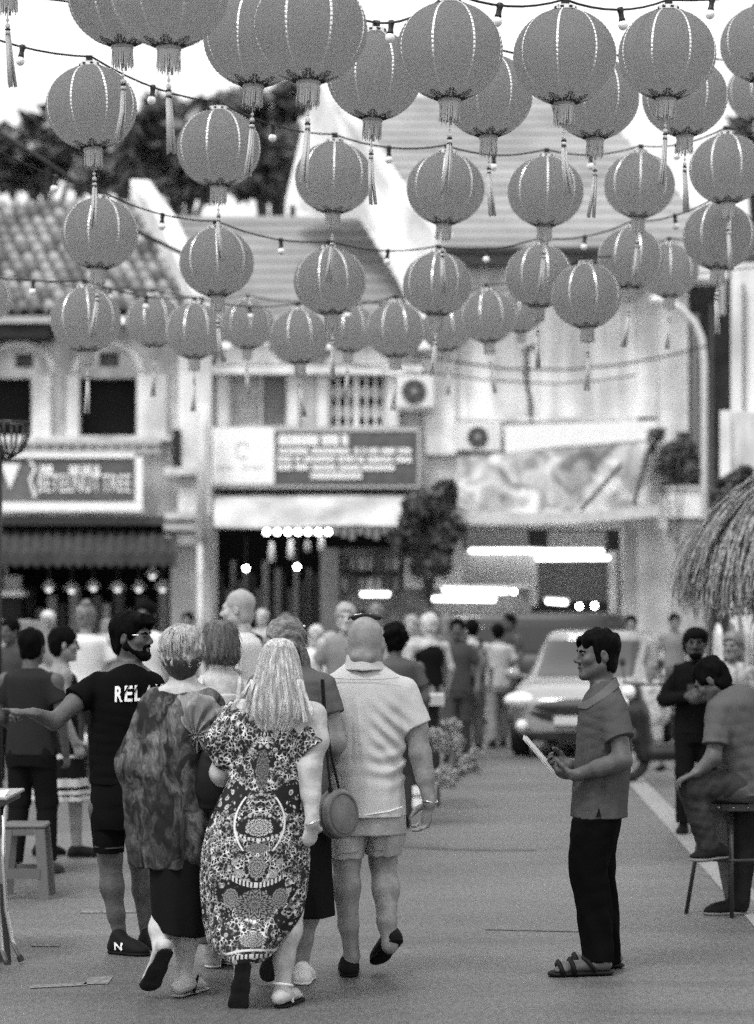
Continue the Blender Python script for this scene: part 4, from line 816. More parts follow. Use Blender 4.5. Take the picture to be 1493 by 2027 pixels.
# scooter beside the silver car
sc_ = thing('motor_scooter', 'black scooter with pale muffler parked right of the silver hatchback', 'scooter')
def torus(parent, name, c, R_, r, mat):
    m = MB(); m.tube([Vector(c) + Vector((0, math.cos(a) * R_, math.sin(a) * R_)) for a in np.linspace(0, 2 * math.pi, 25)], r, 8, False); return m.build(name, mat, parent, smooth=True)
for y in (-.62, .62):
    t_ = torus(sc_, 'wheel', (0, y, .27), .22, .05, tyre_m); m = MB(); m.lathe([(.05, -.05), (.05, .05)], (0, y, .27), 12, 'x')
    for k in range(5): m.tube([(0, y, .27), (0, y + math.cos(k * 1.2566) * .19, .27 + math.sin(k * 1.2566) * .19)], .012, 5)
    m.build('rim', rim_m, t_)
b_ = SDF(); b_.cone((0, -.5, .72), (0, -.42, .3), .12, .1, .05); b_.cone((0, -.42, .3), (0, .1, .3), .09, .1, .05); b_.cone((0, .1, .36), (0, .7, .6), .13, .09, .06); b_.cone((0, -.55, .95), (0, -.5, .7), .07, .1, .05); b_.ell((0, -.66, .46), (.07, .2, .08), k=.03); b_.build('body', black_p, sc_, .02)
b_ = SDF(); b_.cone((0, .05, .68), (0, .6, .74), .11, .09, .03, flat=((0, 0, 1), .5)); b_.build('seat', trim_m, sc_, .02)
MB().tube([(-.34, -.42, 1.02), (-.12, -.52, 1.02), (.12, -.52, 1.02), (.34, -.42, 1.02)], .018, 6).build('handlebar', metal_d, sc_, smooth=True); MB().tube([(.14, .2, .3), (.16, .85, .36)], .055, 10).build('muffler', chrome_m, sc_, smooth=True); MB().ball((0, -.62, .93), .075, 8).build('headlight', lamp_m, sc_, smooth=True)
for s_ in (-1, 1): MB().tube([(s_ * .3, -.44, 1.03), (s_ * .32, -.46, 1.2)], .008, 5).ball((s_ * .32, -.46, 1.24), .05, 6, (1.2, .3, 1)).build('mirror', trim_m, sc_, smooth=True)
sc_.location = onroad(1338, 25.4); sc_.rotation_euler = (0, 0, R(-58)); ORG[sc_] = sc_.location.copy()

# ------------------------------------------------------------------ thatched parasol
TH = W(1622, 1205, 18.2); TH.z = 0
th = thing('thatched_parasol', 'shaggy thatched parasol entering from the right edge', 'parasol', TH)
rg = np.random.RandomState(3); V = []; F = []; thm = M('thatch', .22, .8, .2, var=.85, vs=26); 
def tprof(s_): return (1.05 * (1 - (1 - min(s_, 1.0))**1.55) if s_ < 1 else 1.05, 2.86 - .62 * s_ - .62 * max(0, s_ - .35)**1.6)
for i in range(4200):
    a = rg.uniform(0, 2 * math.pi); s0 = rg.uniform(.0, .85); ln = rg.uniform(.35, .75); w_ = rg.uniform(.006, .014); off = rg.normal() * .06; da = rg.uniform(-.12, .12); b0 = len(V)
    for j in range(5):
        s_ = min(s0 + ln * j / 4, 1.0 + .1 * math.sin(i * 1.7)); r, z = tprof(s_); r += off + rg.uniform(-.01, .01); aa = a + da * j / 4; ex = np.array([-math.sin(aa), math.cos(aa), 0]) * w_ * (1 - .15 * j); p = np.array([math.cos(aa) * max(r, .02), math.sin(aa) * max(r, .02), z + off * .6 - .02 * j * rg.random()])
        V += [p - ex, p + ex]
    F += [[b0 + 2 * j, b0 + 2 * j + 1, b0 + 2 * j + 3, b0 + 2 * j + 2] for j in range(4)]
o = place('thatch', raw_mesh('thatch', np.array(V), np.array(F), thm), th); o['kind'] = 'stuff'
MB().tube([TH, TH + Vector((0, 0, 2.84))], .04, 10).build('pole', dark2, th, smooth=True)
m = MB()
for k in range(10):
    a = 2 * math.pi * k / 10; m = MB().tube([TH + Vector((0, 0, 2.7)), TH + Vector((math.cos(a) * .95, math.sin(a) * .95, 2.05))], .015, 5); m.build('rib', dark2, th)
MB().lathe([(.22, 0), (.22, .08), (.06, .12)], TH, 20).build('base', dark2, th)
# clothes rail under the thatch
cb = onroad(1480, 23); clr = thing('clothes_rail', 'rail of hanging clothes at the right edge under the thatch', 'clothes rail', cb)
MB().tube([cb + Vector((-.35, 0, 0)), cb + Vector((-.35, 0, 1.75)), cb + Vector((.9, 0, 1.75)), cb + Vector((.9, 0, 0))], .018, 6).build('frame', metal_d, clr)
for i in range(9):
    x = -.28 + i * .13; g = (.5, .12, .4, .05, .6, .25, .08, .45, .3)[i]; q = SDF(); q.loft([(.55 + .1 * (i % 3), cb.x + x, cb.y, .05, .2), (1.2, cb.x + x, cb.y, .045, .21), (1.55, cb.x + x, cb.y, .04, .2), (1.66, cb.x + x, cb.y, .02, .06)], k=0, fold=[(.25, 7, i, 3, .6)]); q.build('garment', M('garment_%d' % i, g, .85, .15, var=.3), clr, .02)
# ------------------------------------------------------------------ bar stool (right), plastic stool and folding table (left)
bs0 = W(1448, 1205, 14.35); bs0.z = 0; bst = thing('bar_stool', 'tall black bar stool with thin legs under the sitting man', 'stool', bs0)
kk = 14.35 / FPX; zs = W(0, 1576, 14.35).z
MB().lathe([(.0001, -.03), (.2, -.03), (.215, -.015), (.215, .0), (.2, .012), (.0001, .018)], bs0 + Vector((0, 0, zs)), 32).build('seat', M('stool_seat', .015, .4, .3), bst, smooth=True)
MB().lathe([(.2, -.075), (.205, -.07), (.205, -.033), (.2, -.031)], bs0 + Vector((0, 0, zs)), 32).build('seat_ring', metal_d, bst)
for a in (15, 82, 196, 262):
    a = R(a); m = MB(); m.tube([bs0 + Vector((math.cos(a) * .17, math.sin(a) * .17, zs - .03)), bs0 + Vector((math.cos(a) * .29, math.sin(a) * .29, .0))], .0125, 8); m.build('leg', M('stool_leg', .015, .4, .5), bst, smooth=True)
for a in np.linspace(-2.9, 0, 8): MB().ball(bs0 + Vector((math.cos(a) * .206, math.sin(a) * .206, zs - .052)), .006, 5).build('rivet', chrome_m, bst, smooth=True)
m = MB(); zr = .33; rr = .17 + .12 * (zs - zr) / zs; m.tube([bs0 + Vector((math.cos(a) * rr, math.sin(a) * rr, zr)) for a in np.linspace(0, 2 * math.pi, 33)], .011, 6, False); m.build('foot_ring', MATS['stool_leg'], bst, smooth=True)
ps = thing('plastic_stool', 'square grey plastic stool with splayed legs at the left edge', 'stool', onroad(52, 15.1)); pm = M('stool_plastic', .1, .5, .4); d = 15.1
q0 = onroad(52, d); zt_ = W(0, 1628, d).z; MB().box(q0.x - .135, q0.x + .135, d - .13, d + .13, zt_ - .03, zt_).build('seat', pm, ps, bevel=.015)
for sx in (-1, 1):
    for sy in (-1, 1):
        a = [Vector((q0.x + sx * x, d + sy * y, z)) for x, y, z in ((.13, .125, zt_ - .031), (.07, .125, zt_ - .031), (.105, .17, 0), (.165, .17, 0))]; m = MB().prism(a if sx * sy > 0 else a[::-1], (0, -sy * .03, 0)); m.build('leg', pm, ps)
for sy in (-1, 1): MB().box(q0.x - .108, q0.x + .108, d + sy * .148 - .012, d + sy * .148 + .012, .13, .19).build('rail', pm, ps)
MB().box(q0.x - .066, q0.x + .066, d - .127, d - .117, zt_ - .07, zt_ - .031).build('apron', pm, ps)
d = 12.25; tb0 = onroad(-40, d); ft = thing('folding_table', 'folding table with shiny tube legs cut by the left edge', 'table', tb0); zt_ = W(0, 1580, d).z
MB().box(tb0.x - .6, W(18, 0, d).x, d - .05, d + .55, zt_ - .008, zt_ + .01).build('table_top', M('table_top_pale', .3, .4, .4), ft, bevel=.006)
MB().box(tb0.x - .6, W(12, 0, d).x, d - .045, d + .5, zt_ - .035, zt_ - .01).build('apron', trim_m, ft)
for i, (pts, mt) in enumerate((([(6, 1592), (7, 1700), (12, 1800), (24, 1862), (40, 1895)], chrome_m), ([(-6, 1592), (-4, 1790), (4, 1880), (14, 1906)], chrome_m))):
    MB().tube([W(u, v, d - .02 * i) for u, v in pts], .012, 8).build('leg', mt, ft, smooth=True); u, v = pts[-1]; MB().tube([W(u - 1, v - 2, d - .02 * i), W(u + 3, v + 8, d - .02 * i)], .017, 8).build('foot_cap', trim_m, ft)
MB().prism([W(-30, 1745, d + .06), W(8, 1750, d + .06), W(22, 1908, d + .06), W(-30, 1908, d + .06)], (0, .02, 0)).build('panel', trim_m, ft)
o = MB().prism([W(-20, 1578, d + .1) + Vector((0, 0, .02)), W(18, 1572, d + .1) + Vector((0, 0, .02)), W(10, 1585, d) + Vector((0, 0, .02)), W(-20, 1588, d) + Vector((0, 0, .02))], (0, 0, .004)).build('paper_sheet', boardw, None); tag(o, 'sheet of white paper lying on the folding table at the left edge', 'paper')
# iron lamp bracket at the left edge
sl_ = thing('street_lamp', 'black iron post with open iron basket at the left edge', 'lamp post', onroad(-6, 19)); d = 19; iron = M('iron', .012, .5, .4)
MB().tube([onroad(-8, d), W(-8, 1205, d), W(-3, 880, d)], [.06, .045, .035], 10).build('post', iron, sl_, smooth=True)
for k in range(9):
    a = k * math.pi * 2 / 9 + .3; c = W(22, 905, d); MB().tube([c, c + Vector((math.cos(a) * .09, math.sin(a) * .09, .05)), c + Vector((math.cos(a) * .14, math.sin(a) * .14, .16)), c + Vector((math.cos(a) * .15, math.sin(a) * .15, .27))], .009, 6).build('cage_rib', iron, sl_, smooth=True)
c = W(22, 905, d); m = MB(); m.tube([c + Vector((math.cos(a) * .15, math.sin(a) * .15, .27)) for a in np.linspace(0, 6.2832, 19)], .012, 6, False); m.build('cage_ring', iron, sl_); MB().tube([W(-3, 885, d), W(10, 908, d), W(22, 905, d)], .015, 6).build('arm', iron, sl_)
# cart with fluffy flowers behind the bald man
d = 22.0; ct = thing('flower_cart', 'small dark cart with pale slats behind the bald man', 'cart', onroad(830, d))
P('box', ct, dark2, (792, 868, 1398, 1552, d, d + .35)); P('slat', ct, boardw, (796, 840, 1556, 1572, d - .02, d + .3)); P('slat', ct, boardw, (796, 838, 1580, 1598, d - .02, d + .3))
for u in (800, 868): MB().tube([W(u, 1390, d - .03), onroad(u, d - .03)], .016, 6).build('leg', trim_m, ct)
P('tray', ct, M('tray_grey', .4, .6), (786, 880, 1376, 1397, d - .1, d + .45))
fb = thing('flower_bunch', 'big pale fluffy bunch of flowers hanging on the cart behind the bald man', 'flowers', W(900, 1560, d - .3)); cl = cr([(893, 1478, 34), (918, 1508, 26), (876, 1518, 30), (903, 1446, 18), (932, 1478, 14), (868, 1470, 16), (908, 1540, 20), (885, 1440, 10), (940, 1515, 10)], d - .3)
cl = [(x, d - .3 + random.uniform(-.08, .08), z, r) for x, y, z, r in cl]; V, F = leaf_cloud(cl, 2600, .022, 11); o = place('petals', raw_mesh('petals', V - np.array(ORG[fb]), F, M('petal_pale', .34, .7, .2, var=.2, vs=5)), fb); o['kind'] = 'stuff'; MB().tube([W(893, 1545, d - .3), W(897, 1490, d - .3)], .03, 8).build('stems', leaf_m, fb)
# ------------------------------------------------------------------ people
def skin_mat(name, g):
    m = M(name, g, .55, .3, var=.22, vs=22, bump=.25, bs=70, var2=.14, vs2=7); return m
skin_l = skin_mat('skin_light', .4); skin_t = skin_mat('skin_tan', .21); skin_d = skin_mat('skin_dark', .08); skin_dd = skin_mat('skin_darker', .05)
hair_k = M('hair_black', .003, .7, .04, var=.4, vs=60, st=(1, 1, .15), bump=.6, bs=120)
hair_g = M('hair_grey', .3, .45, .4, var=.55, vs=46, st=(1.2, 1.2, .3), bump=.8, bs=110)
hair_gd = M('hair_grey_dark', .085, .45, .4, var=.7, vs=50, st=(1, 1, .12), bump=.8, bs=110)
hair_bd = M('hair_dark_blonde', .25, .45, .4); hair_b = M('hair_blonde', .45, .42, .4, var=.6, vs=55, st=(1, 1, .07), bump=.7, bs=120)
hair_m = M('hair_mid', .13, .45, .4, var=.6, vs=50, st=(.4, 1, 1), bump=.8, bs=100)
eye_m = M('eye_dark', .01, .15, .6); sole_m = M('sole_dark', .02, .85, .1, var=.3, vs=20); leather_k = M('leather_black', .005, .6, .15); shoe_w = M('shoe_white', .6, .6, .3, var=.1); shoe_k = M('shoe_black', .006, .7, .12)
def cloth(name, g, **k):
    k = {**dict(rough=.92, spec=.04, var=.08, vs=7, bump=.25, bs=240), **k}; return M(name, g, **k)
A3 = np.array
class Person:
    def __init__(s, u, d, lab, group=None, name='person'):
        s.d = d; s.k = d / FPX; loc = onroad(u, d); s.root = thing(name, lab, 'person', loc, group)
    def P(s, u, v, o=0): return A3(W(u, v, s.d + o))
    def G(s, u, z, o=0): p = onroad(u, s.d + o); return A3((p.x, p.y, z))
    def lv(s, rows):
        out = []
        for r in rows:
            v, a, b, dep = r[:4]; o = r[4] if len(r) > 4 else 0; p = s.P((a + b) / 2, v, o); out.append((p[2], p[0], p[1], max((b - a) / 2 * s.k, .004), dep))
        return out
def frame(f, up=(0, 0, 1)):
    f = nrm(f); r = nrm(np.cross(f, up)); u = np.cross(r, f); return r, f, u
def head(B, C, fwd, sc=1.0, up=(0, 0, 1), neck=None, nr=.055, ears=True, face=True):
    """head, face and neck added to a body; returns a local->world function"""
    r, f, u = frame(fwd, up); ax = A3([r, f, u]); C = A3(C, float)
    T = lambda x, y, z: C + sc * (r * x + f * y + u * z)
    e = lambda c, rad, k=.02, op='u': B.ell(T(*c), A3(rad) * sc, ax, k, op)
    e((0, -.014, .036), (.077, .094, .084)); e((0, .026, -.03), (.064, .068, .088), .03)
    for sx in (-1, 1): B.cone(T(sx * .05, .0, -.055), T(sx * .018, .072, -.098), .026 * sc, .02 * sc, .03)
    e((0, .076, -.1), (.022, .02, .018), .02)
    if face:
        B.cone(T(-.034, .078, .026), T(.034, .078, .026), .016 * sc, .016 * sc, .02)
        for sx in (-1, 1):
            e((sx * .042, .062, -.02), (.026, .026, .024), .02); e((sx * .032, .1, .006), (.017, .016, .013), .012, 's'); e((sx * .031, .079, .006), (.015, .013, .012), .006)
            e((sx * .012, .1, -.031), (.01, .012, .008), .008)
        B.cone(T(0, .09, .02), T(0, .113, -.022), .009 * sc, .014 * sc, .012)
        B.cone(T(-.018, .09, -.055), T(.018, .09, -.055), .0085 * sc, .0085 * sc, .008); B.cone(T(-.015, .088, -.069), T(.015, .088, -.069), .0095 * sc, .0095 * sc, .008)
        B.cone(T(-.026, .1, -.0615), T(.026, .1, -.0615), .0035 * sc, .0035 * sc, .004, op='s')
    if ears:
        for sx in (-1, 1):
            c, s_ = math.cos(.25), math.sin(.25); B.ell(T(sx * .079, -.012, -.004), A3((.011, .02, .033)) * sc, A3([r, f * c - u * s_, u * c + f * s_]), .01); e((sx * .092, -.006, .0), (.008, .011, .018), .004, 's')
    if neck is not None: B.cone(T(0, -.022, -.06), neck, nr * sc * .96, nr * sc * 1.06, .035)
    return T, ax
def hand(B, w, D, Nn, side=1, curl=.5, sc=1.0, thumb=.6, spread=1.0, over=None):
    """palm, four unequal curling fingers and a thumb from the side of the palm.  Nn: the way the palm faces; over: {finger: curl}"""
    w = A3(w, float); D = nrm(D); Nn = nrm(A3(Nn, float) - D * np.dot(A3(Nn, float), D)); S = np.cross(D, Nn)
    B.cone(w, w + D * .085 * sc, .031 * sc, .041 * sc, .02, flat=(Nn, .42))
    for i, (lat, ln, rr) in enumerate(((.031, .072, .0088), (.0105, .08, .009), (-.0105, .074, .0088), (-.03, .058, .0078))):
        c = (over or {}).get(i, curl); p = w + D * (.088 - .006 * abs(i - 1)) * sc + S * side * lat * sc * spread; a = c * .55; pts = [w + D * .05 * sc + S * side * lat * .8 * sc, p]
        for seg in (.46, .3, .24):
            dr = D * math.cos(a) + Nn * math.sin(a) + S * side * (lat * 2.2) * (1 - c * .6); p = p + nrm(dr) * ln * seg * sc; pts.append(p); a += c * 1.0
        B.chain(pts, [rr * sc * 1.05, rr * sc * 1.05, rr * sc, rr * sc * .93, rr * sc * .85], .006)
    b0 = w + D * .022 * sc + S * side * .026 * sc; d1 = nrm(D * .65 + S * side * .75 + Nn * .35); d2 = nrm(D * .85 + S * side * (.5 - .6 * thumb) + Nn * (.3 + .5 * thumb)); d3 = nrm(D * .8 + S * side * (.2 - .7 * thumb) + Nn * (.3 + .6 * thumb))
    q1 = b0 + d1 * .042 * sc; q2 = q1 + d2 * .034 * sc; q3 = q2 + d3 * .026 * sc; B.chain([b0, q1, q2, q3], [.016 * sc, .0125 * sc, .0105 * sc, .009 * sc], .01)
def foot(B, ank, toe, heel_back=.05, sc=1.0, bare=True, up=(0, 0, 1)):
    """bare foot: ankle to ball to toes, sole side away from up"""
    ank = A3(ank, float); toe = A3(toe, float); f = nrm(toe - ank); up = nrm(up); f2 = nrm(toe - ank - up * np.dot(toe - ank, up)); hl = ank - f2 * heel_back * sc
    z0 = np.dot(toe, up); ht = np.dot(ank, up) - z0; H = hl - up * (ht - .03 * sc) * 1; r = np.cross(f2, up)
    B.cone(H, ank, .031 * sc, .036 * sc, .03); ball = toe - f2 * .055 * sc + up * .022 * sc; B.cone(ank - up * ht * .35, ball, .036 * sc, .03 * sc, .03, flat=(up, .8)); B.cone(H, ball, .028 * sc, .034 * sc, .03, flat=(up, .7))
    if bare:
        for i in range(5):
            o = (i - 2) * .0165; ln = (.05, .05, .045, .04, .032)[i]; p = ball + r * o * sc - up * .008 * sc; B.cone(p, p + f2 * ln * sc, .0105 * sc, .0085 * sc, .008)
    else: B.cone(ball, toe, .03 * sc, .022 * sc, .02, flat=(up, .6))
def sole(name, heel, toe, up, mat, parent, w=.042, th=.01, bow=0, h=.005, label=None):
    heel = A3(heel, float); toe = A3(toe, float); up = nrm(up); mid = (heel + toe) / 2 - up * bow; S = SDF(); f = nrm(toe - heel)
    S.cone(heel + f * w * .7, mid, w * .8, w * .78, .01, flat=(up, th / w)); S.cone(mid, toe - f * w, w * .78, w * 1.05, .01, flat=(up, th / w)); return S.build(name, mat, parent, h, label)
def shoe(name, heel, toe, up, mat, parent, sc=1.0, collar=.06, h=.005, sole_mat=None, bend=0):
    """closed shoe between heel and toe points on the ground plane given by up"""
    heel = A3(heel, float); toe = A3(toe, float); up = nrm(up); f = nrm(toe - heel); L_ = np.linalg.norm(toe - heel); S = SDF(); r = np.cross(f, up)
    S.cone(heel + f * .038 * sc + up * .03 * sc, heel + f * .05 * sc + up * (collar - .01) * sc, .036 * sc, .036 * sc, .02)
    S.cone(heel + f * .05 * sc + up * .035 * sc, toe - f * .07 * sc + up * .026 * sc, .04 * sc, .042 * sc, .03, flat=(up, .85)); S.cone(heel + f * .07 * sc + up * .06 * sc, toe - f * .09 * sc + up * .035 * sc, .035 * sc, .034 * sc, .03)
    S.ell(toe - f * .06 * sc + up * .022 * sc, A3((.044, .06, .03)) * sc, A3([r, f, up]), .02); S.half(heel + up * .006, -up)
    o = S.build(name, mat, parent, h); q = SDF(); q.cone(heel + f * .042 * sc + up * .01, toe - f * .07 * sc + up * .01, .043 * sc, .045 * sc, .01, flat=(up, .32)); q.ell(toe - f * .06 * sc + up * .01, A3((.048, .064, .014)) * sc, A3([r, f, up]), .01); q.build('sole', sole_mat or mat, o, h); return o
def band(name, pts, r, mat, parent, n=7, flat=None):
    return MB().tube(pts, r, n).build(name, mat, parent, smooth=True)
def haircap(T, ax, sc, mat, parent, th=.014, cut=None, rough=.004, seed=0, h=.005, extra=None, name='hair', front=.075, low=-.075):
    S = SDF(); e = lambda c, rad, k=.02, op='u': S.ell(T(*c), A3(rad) * sc, ax, k, op)
    e((0, -.016, .04), (.077 + th, .094 + th, .084 + th)); e((0, -.036, -.035), (.069 + th * .25, .062 + th * .3, .07), .03)
    if extra: extra(S, e)
    # clear the face and the ears
    e((0, .115, -.03), (.075, .1, .1), .012, 's')
    for sx in (-1, 1): e((sx * .092, .058, -.05), (.04, .052, .07), .012, 's'); e((sx * .095, -.008, -.012), (.03, .024, .036), .008, 's')
    S.half(T(0, 0, low), -ax[2] + ax[1] * .35)
    rg = np.random.RandomState(seed); vs = [(rg.normal(size=3) * (1 / .018), rg.uniform(0, 6.3)) for _ in range(6)]
    S.noise(lambda x, y, z: rough * sum(np.sin(v[0] * x + v[1] * y + v[2] * z * .5 + p) for v, p in vs) / 2.2)
    return S.build(name, mat, parent, h)
def fuzz(o, n, ln, r, mat, parent, seed, crown=None, flow=(0, 0, -1), out=.35):
    """single hairs lying along the hair mass and lifting a little from it"""
    me = o.data; rg = np.random.RandomState(seed); q = len(me.polygons); c = np.zeros(q * 3, np.float32); nn = np.zeros(q * 3, np.float32); me.polygons.foreach_get('center', c); me.polygons.foreach_get('normal', nn)
    id_ = rg.randint(0, q, n); og = np.array(org(o)); p0 = c.reshape(-1, 3)[id_] + og; nn = nn.reshape(-1, 3)[id_]; fl = (p0 - crown) if crown is not None else np.tile(A3(flow, float), (n, 1)); fl = fl + rg.normal(size=(n, 3)) * .3 * np.linalg.norm(fl, axis=1)[:, None]
    fl -= nn * (fl * nn).sum(1)[:, None]; fl /= np.linalg.norm(fl, axis=1)[:, None] + 1e-9; L_ = ln * rg.uniform(.5, 1.2, n)[:, None]; side = np.cross(fl, nn); V = []; k = 4
    for j in range(k):
        t = j / (k - 1); ce = p0 - nn * .002 + fl * L_ * t + nn * L_ * out * t * (1 - .55 * t) + side * L_ * .12 * np.sin(3 * t + id_[:, None]); rr = r * (1 - .7 * t)
        for a in range(3): V.append(ce + (nn * math.cos(a * 2.0944) + side * math.sin(a * 2.0944)) * rr)
    V = np.stack(V, 1).reshape(-1, 3); b = np.arange(n)[:, None] * (3 * k); F = np.concatenate([b + A3([j * 3 + a, j * 3 + (a + 1) % 3, j * 3 + 3 + (a + 1) % 3, j * 3 + 3 + a]) for j in range(k - 1) for a in range(3)])
    h = place('hair_strands', raw_mesh('hair_strands', V - np.array(org(parent)), F.astype(np.int32), mat, True), parent); h['kind'] = 'stuff'; return h
def eyes(T, ax, sc, parent, brow=None):
    for sx in (-1, 1):
        o = MB().ball(T(sx * .033, .083, .008), .0115 * sc, 6).build('eye', eye_m, parent, smooth=True)
        if brow: MB().tube([T(sx * .012, .096, .021), T(sx * .032, .094, .026), T(sx * .052, .079, .02)], [.0055 * sc, .0066 * sc, .004 * sc], 6).build('eyebrow', brow, parent, smooth=True)
def strands(mat, parent, paths, r, name='hair_strands'):
    m = MB()
    for p in paths: m.tube(p, r, 4, False)
    o = m.build(name, mat, parent, smooth=True); o['kind'] = 'stuff'; return o

# ---------------------------------------------------------------- young man in the polo shirt, right (profile to the left)
p = Person(1172, 12.0, 'young man in a grey polo shirt and black trousers holding a folded menu'); PM = p; P = p.P; B = SDF()
T, ax = head(B, P(1183, 1297), (-1, -.22, -.03), .99, neck=P(1196, 1375), nr=.056)
B.loft(p.lv([(1352, 1172, 1222, .07), (1390, 1160, 1236, .16), (1440, 1150, 1246, .165), (1520, 1146, 1240, .15), (1600, 1140, 1232, .155)]), .03)
sh, el, wr = P(1218, 1405, -.17), P(1232, 1506, -.235), P(1138, 1535, -.17); B.chain([sh, el, wr], [.05, .045, .03], .025); B.cone(el, (el + wr) / 2, .042, .043, .02)
sh2, el2, wr2 = P(1205, 1410, .19), P(1190, 1515, .2), P(1128, 1514, .06); B.chain([sh2, el2, wr2], [.05, .042, .029], .025)
hand(B, wr, P(1098, 1530, -.07) - wr, (0.1, .75, .8), -1, .85, 1.0, .2); hand(B, wr2, P(1098, 1512, .03) - wr2, (.1, -.8, .5), 1, .8, .98, .3)
# legs and feet
for (uk, ua, o) in ((1166, 1182, -.1), (1186, 1203, .11)): B.chain([P(1180, 1610, o), P(uk + 8, 1730, o), P(ua, 1885, o)], [.075, .052, .04], .03)
za = .075; a1 = p.G(1183, za, -.12); t1 = p.G(1096, .02, -.17); foot(B, a1, t1, .035, 1.02); a2 = p.G(1205, za, .12); t2 = p.G(1130, .02, .1); foot(B, a2, t2, .035, 1.0)
B.build('body', skin_d, p.root, .005)
S = SDF(); S.loft(p.lv([(1348, 1178, 1218, .066), (1362, 1168, 1226, .1), (1380, 1157, 1234, .165), (1400, 1149, 1242, .19), (1432, 1144, 1248, .188), (1475, 1141, 1250, .178), (1520, 1137, 1247, .17), (1565, 1134, 1244, .175), (1616, 1131, 1241, .182)]), 0, fold=[(.02, 9, 1, 14, 1.5), (.012, 15, 0, -9, 1)], sq=2.3)
S.sleeve(P(1216, 1402, -.155), P(1227, 1464, -.212), .066, .076, (.12, 0, .1)); S.sleeve(P(1207, 1402, .165), P(1192, 1478, .2), .066, .07)
S.cone(P(1165, 1352, 0) + A3((-.03, 0, .03)), P(1150, 1350, 0), .06, .05, .01, op='s')
S.wrinkle(.004, 20, 5, (1, 1, 1.6))
polo = cloth('polo_grey', .07, bs=320, bump=.35); sho = S.build('polo_shirt', polo, p.root, .005)
S = SDF(); S.loft(p.lv([(1330, 1190, 1218, .066), (1348, 1176, 1223, .078), (1362, 1163, 1231, .114), (1380, 1152, 1239, .18), (1402, 1143, 1247, .205)]), 0); x_ = lambda n: n * p.k
S.half(P(1226, 1357), (40, 0, -61)); S.half(P(1222, 1338), (-46, 0, 62)); S.build('collar', cloth('polo_collar', .1, bs=320), sho, .0045)
MB().prism([P(1180, 1617, -.185), P(1190, 1617, -.185), P(1186, 1599, -.185)], (0, .01, 0)).build('side_vent', M('vent_shade', .01, .9, .0), sho)
MB().ball(P(1193, 1556, -.185), .006, 5, (1, .4, 1.5)).build('logo_mark', black_m, sho)
S = SDF(); tr_ = cloth('trousers_black', .004, var=.2, spec=.03)
S.loft(p.lv([(1590, 1142, 1232, .15), (1625, 1135, 1229, .17), (1660, 1134, 1222, .165), (1690, 1134, 1216, .12)]), .03)
S.loft(p.lv([(1620, 1134, 1222, .085, -.09), (1690, 1127, 1206, .08, -.1), (1720, 1127, 1204, .074, -.1), (1770, 1136, 1208, .066, -.1), (1850, 1149, 1213, .062, -.1), (1902, 1153, 1212, .066, -.11)]), .02, fold=[(.05, 5, 0, 22, .7)])
S.loft(p.lv([(1620, 1142, 1230, .085, .1), (1690, 1140, 1218, .08, .1), (1770, 1152, 1222, .066, .11), (1850, 1166, 1228, .062, .11), (1904, 1172, 1227, .066, .12)]), .01, fold=[(.05, 5, 2, 22, .7)])
S.wrinkle(.007, 16, 8, (1, 1, 1.8)); S.build('trousers', tr_, p.root, .006)
ho = haircap(T, ax, .99, hair_k, p.root, .012, seed=1, low=-.062, rough=.005, extra=lambda S, e: (e((0, .055, .078), (.07, .04, .028), .03), e((0, .07, .07), (.05, .02, .018), .02), e((.072, .018, .0), (.01, .011, .03), .01), e((-.072, .018, .0), (.01, .011, .03), .01))); fuzz(ho, 900, .014, .0013, hair_k, p.root, 1, T(0, 0, .13), out=.22)
eyes(T, ax, .99, p.root, hair_k); MB().tube([T(-.024, .094, -.0615), T(-.01, .101, -.061), T(.01, .101, -.061), T(.024, .094, -.0615)], .003, 5).build('mouth', M('lip_shade', .02, .7), p.root); MB().tube([T(-.02, .096, -.046), T(0, .101, -.045), T(.02, .096, -.046)], .0025, 5).build('moustache', M('stubble', .04, .9), p.root)
for (a, t_, o) in ((a1, t1, 0), (a2, t2, 1)):
    hl = a + A3((.075, 0, -a[2] + .008)); tt = t_ + A3((-.028, 0, -t_[2] + .008)); so = sole('sandal', hl + A3((0, 0, .006)), tt + A3((0, 0, .006)), (0, 0, 1), leather_k, p.root, .05, .018); f = nrm(tt - hl); sd = A3((-f[1], f[0], 0))
    for fr, hh in ((.62, .052), (.8, .04)):
        c = hl + (tt - hl) * fr; band('strap', [c + sd * .05 + A3((0, 0, .008)), c + sd * .043 + A3((-.01, 0, hh + .004)), c + A3((-.014, 0, hh + .024)), c - sd * .043 + A3((-.01, 0, hh + .004)), c - sd * .05 + A3((0, 0, .008))], .0125, leather_k, so)
    c = hl + (tt - hl) * .4; band('ankle_strap', [c + sd * .048 + A3((.03, 0, .02)), c + sd * .042 + A3((0, 0, .065)), c + A3((-.02, 0, .082)), c - sd * .042 + A3((0, 0, .065)), c - sd * .048 + A3((.03, 0, .02))], .01, leather_k, so)
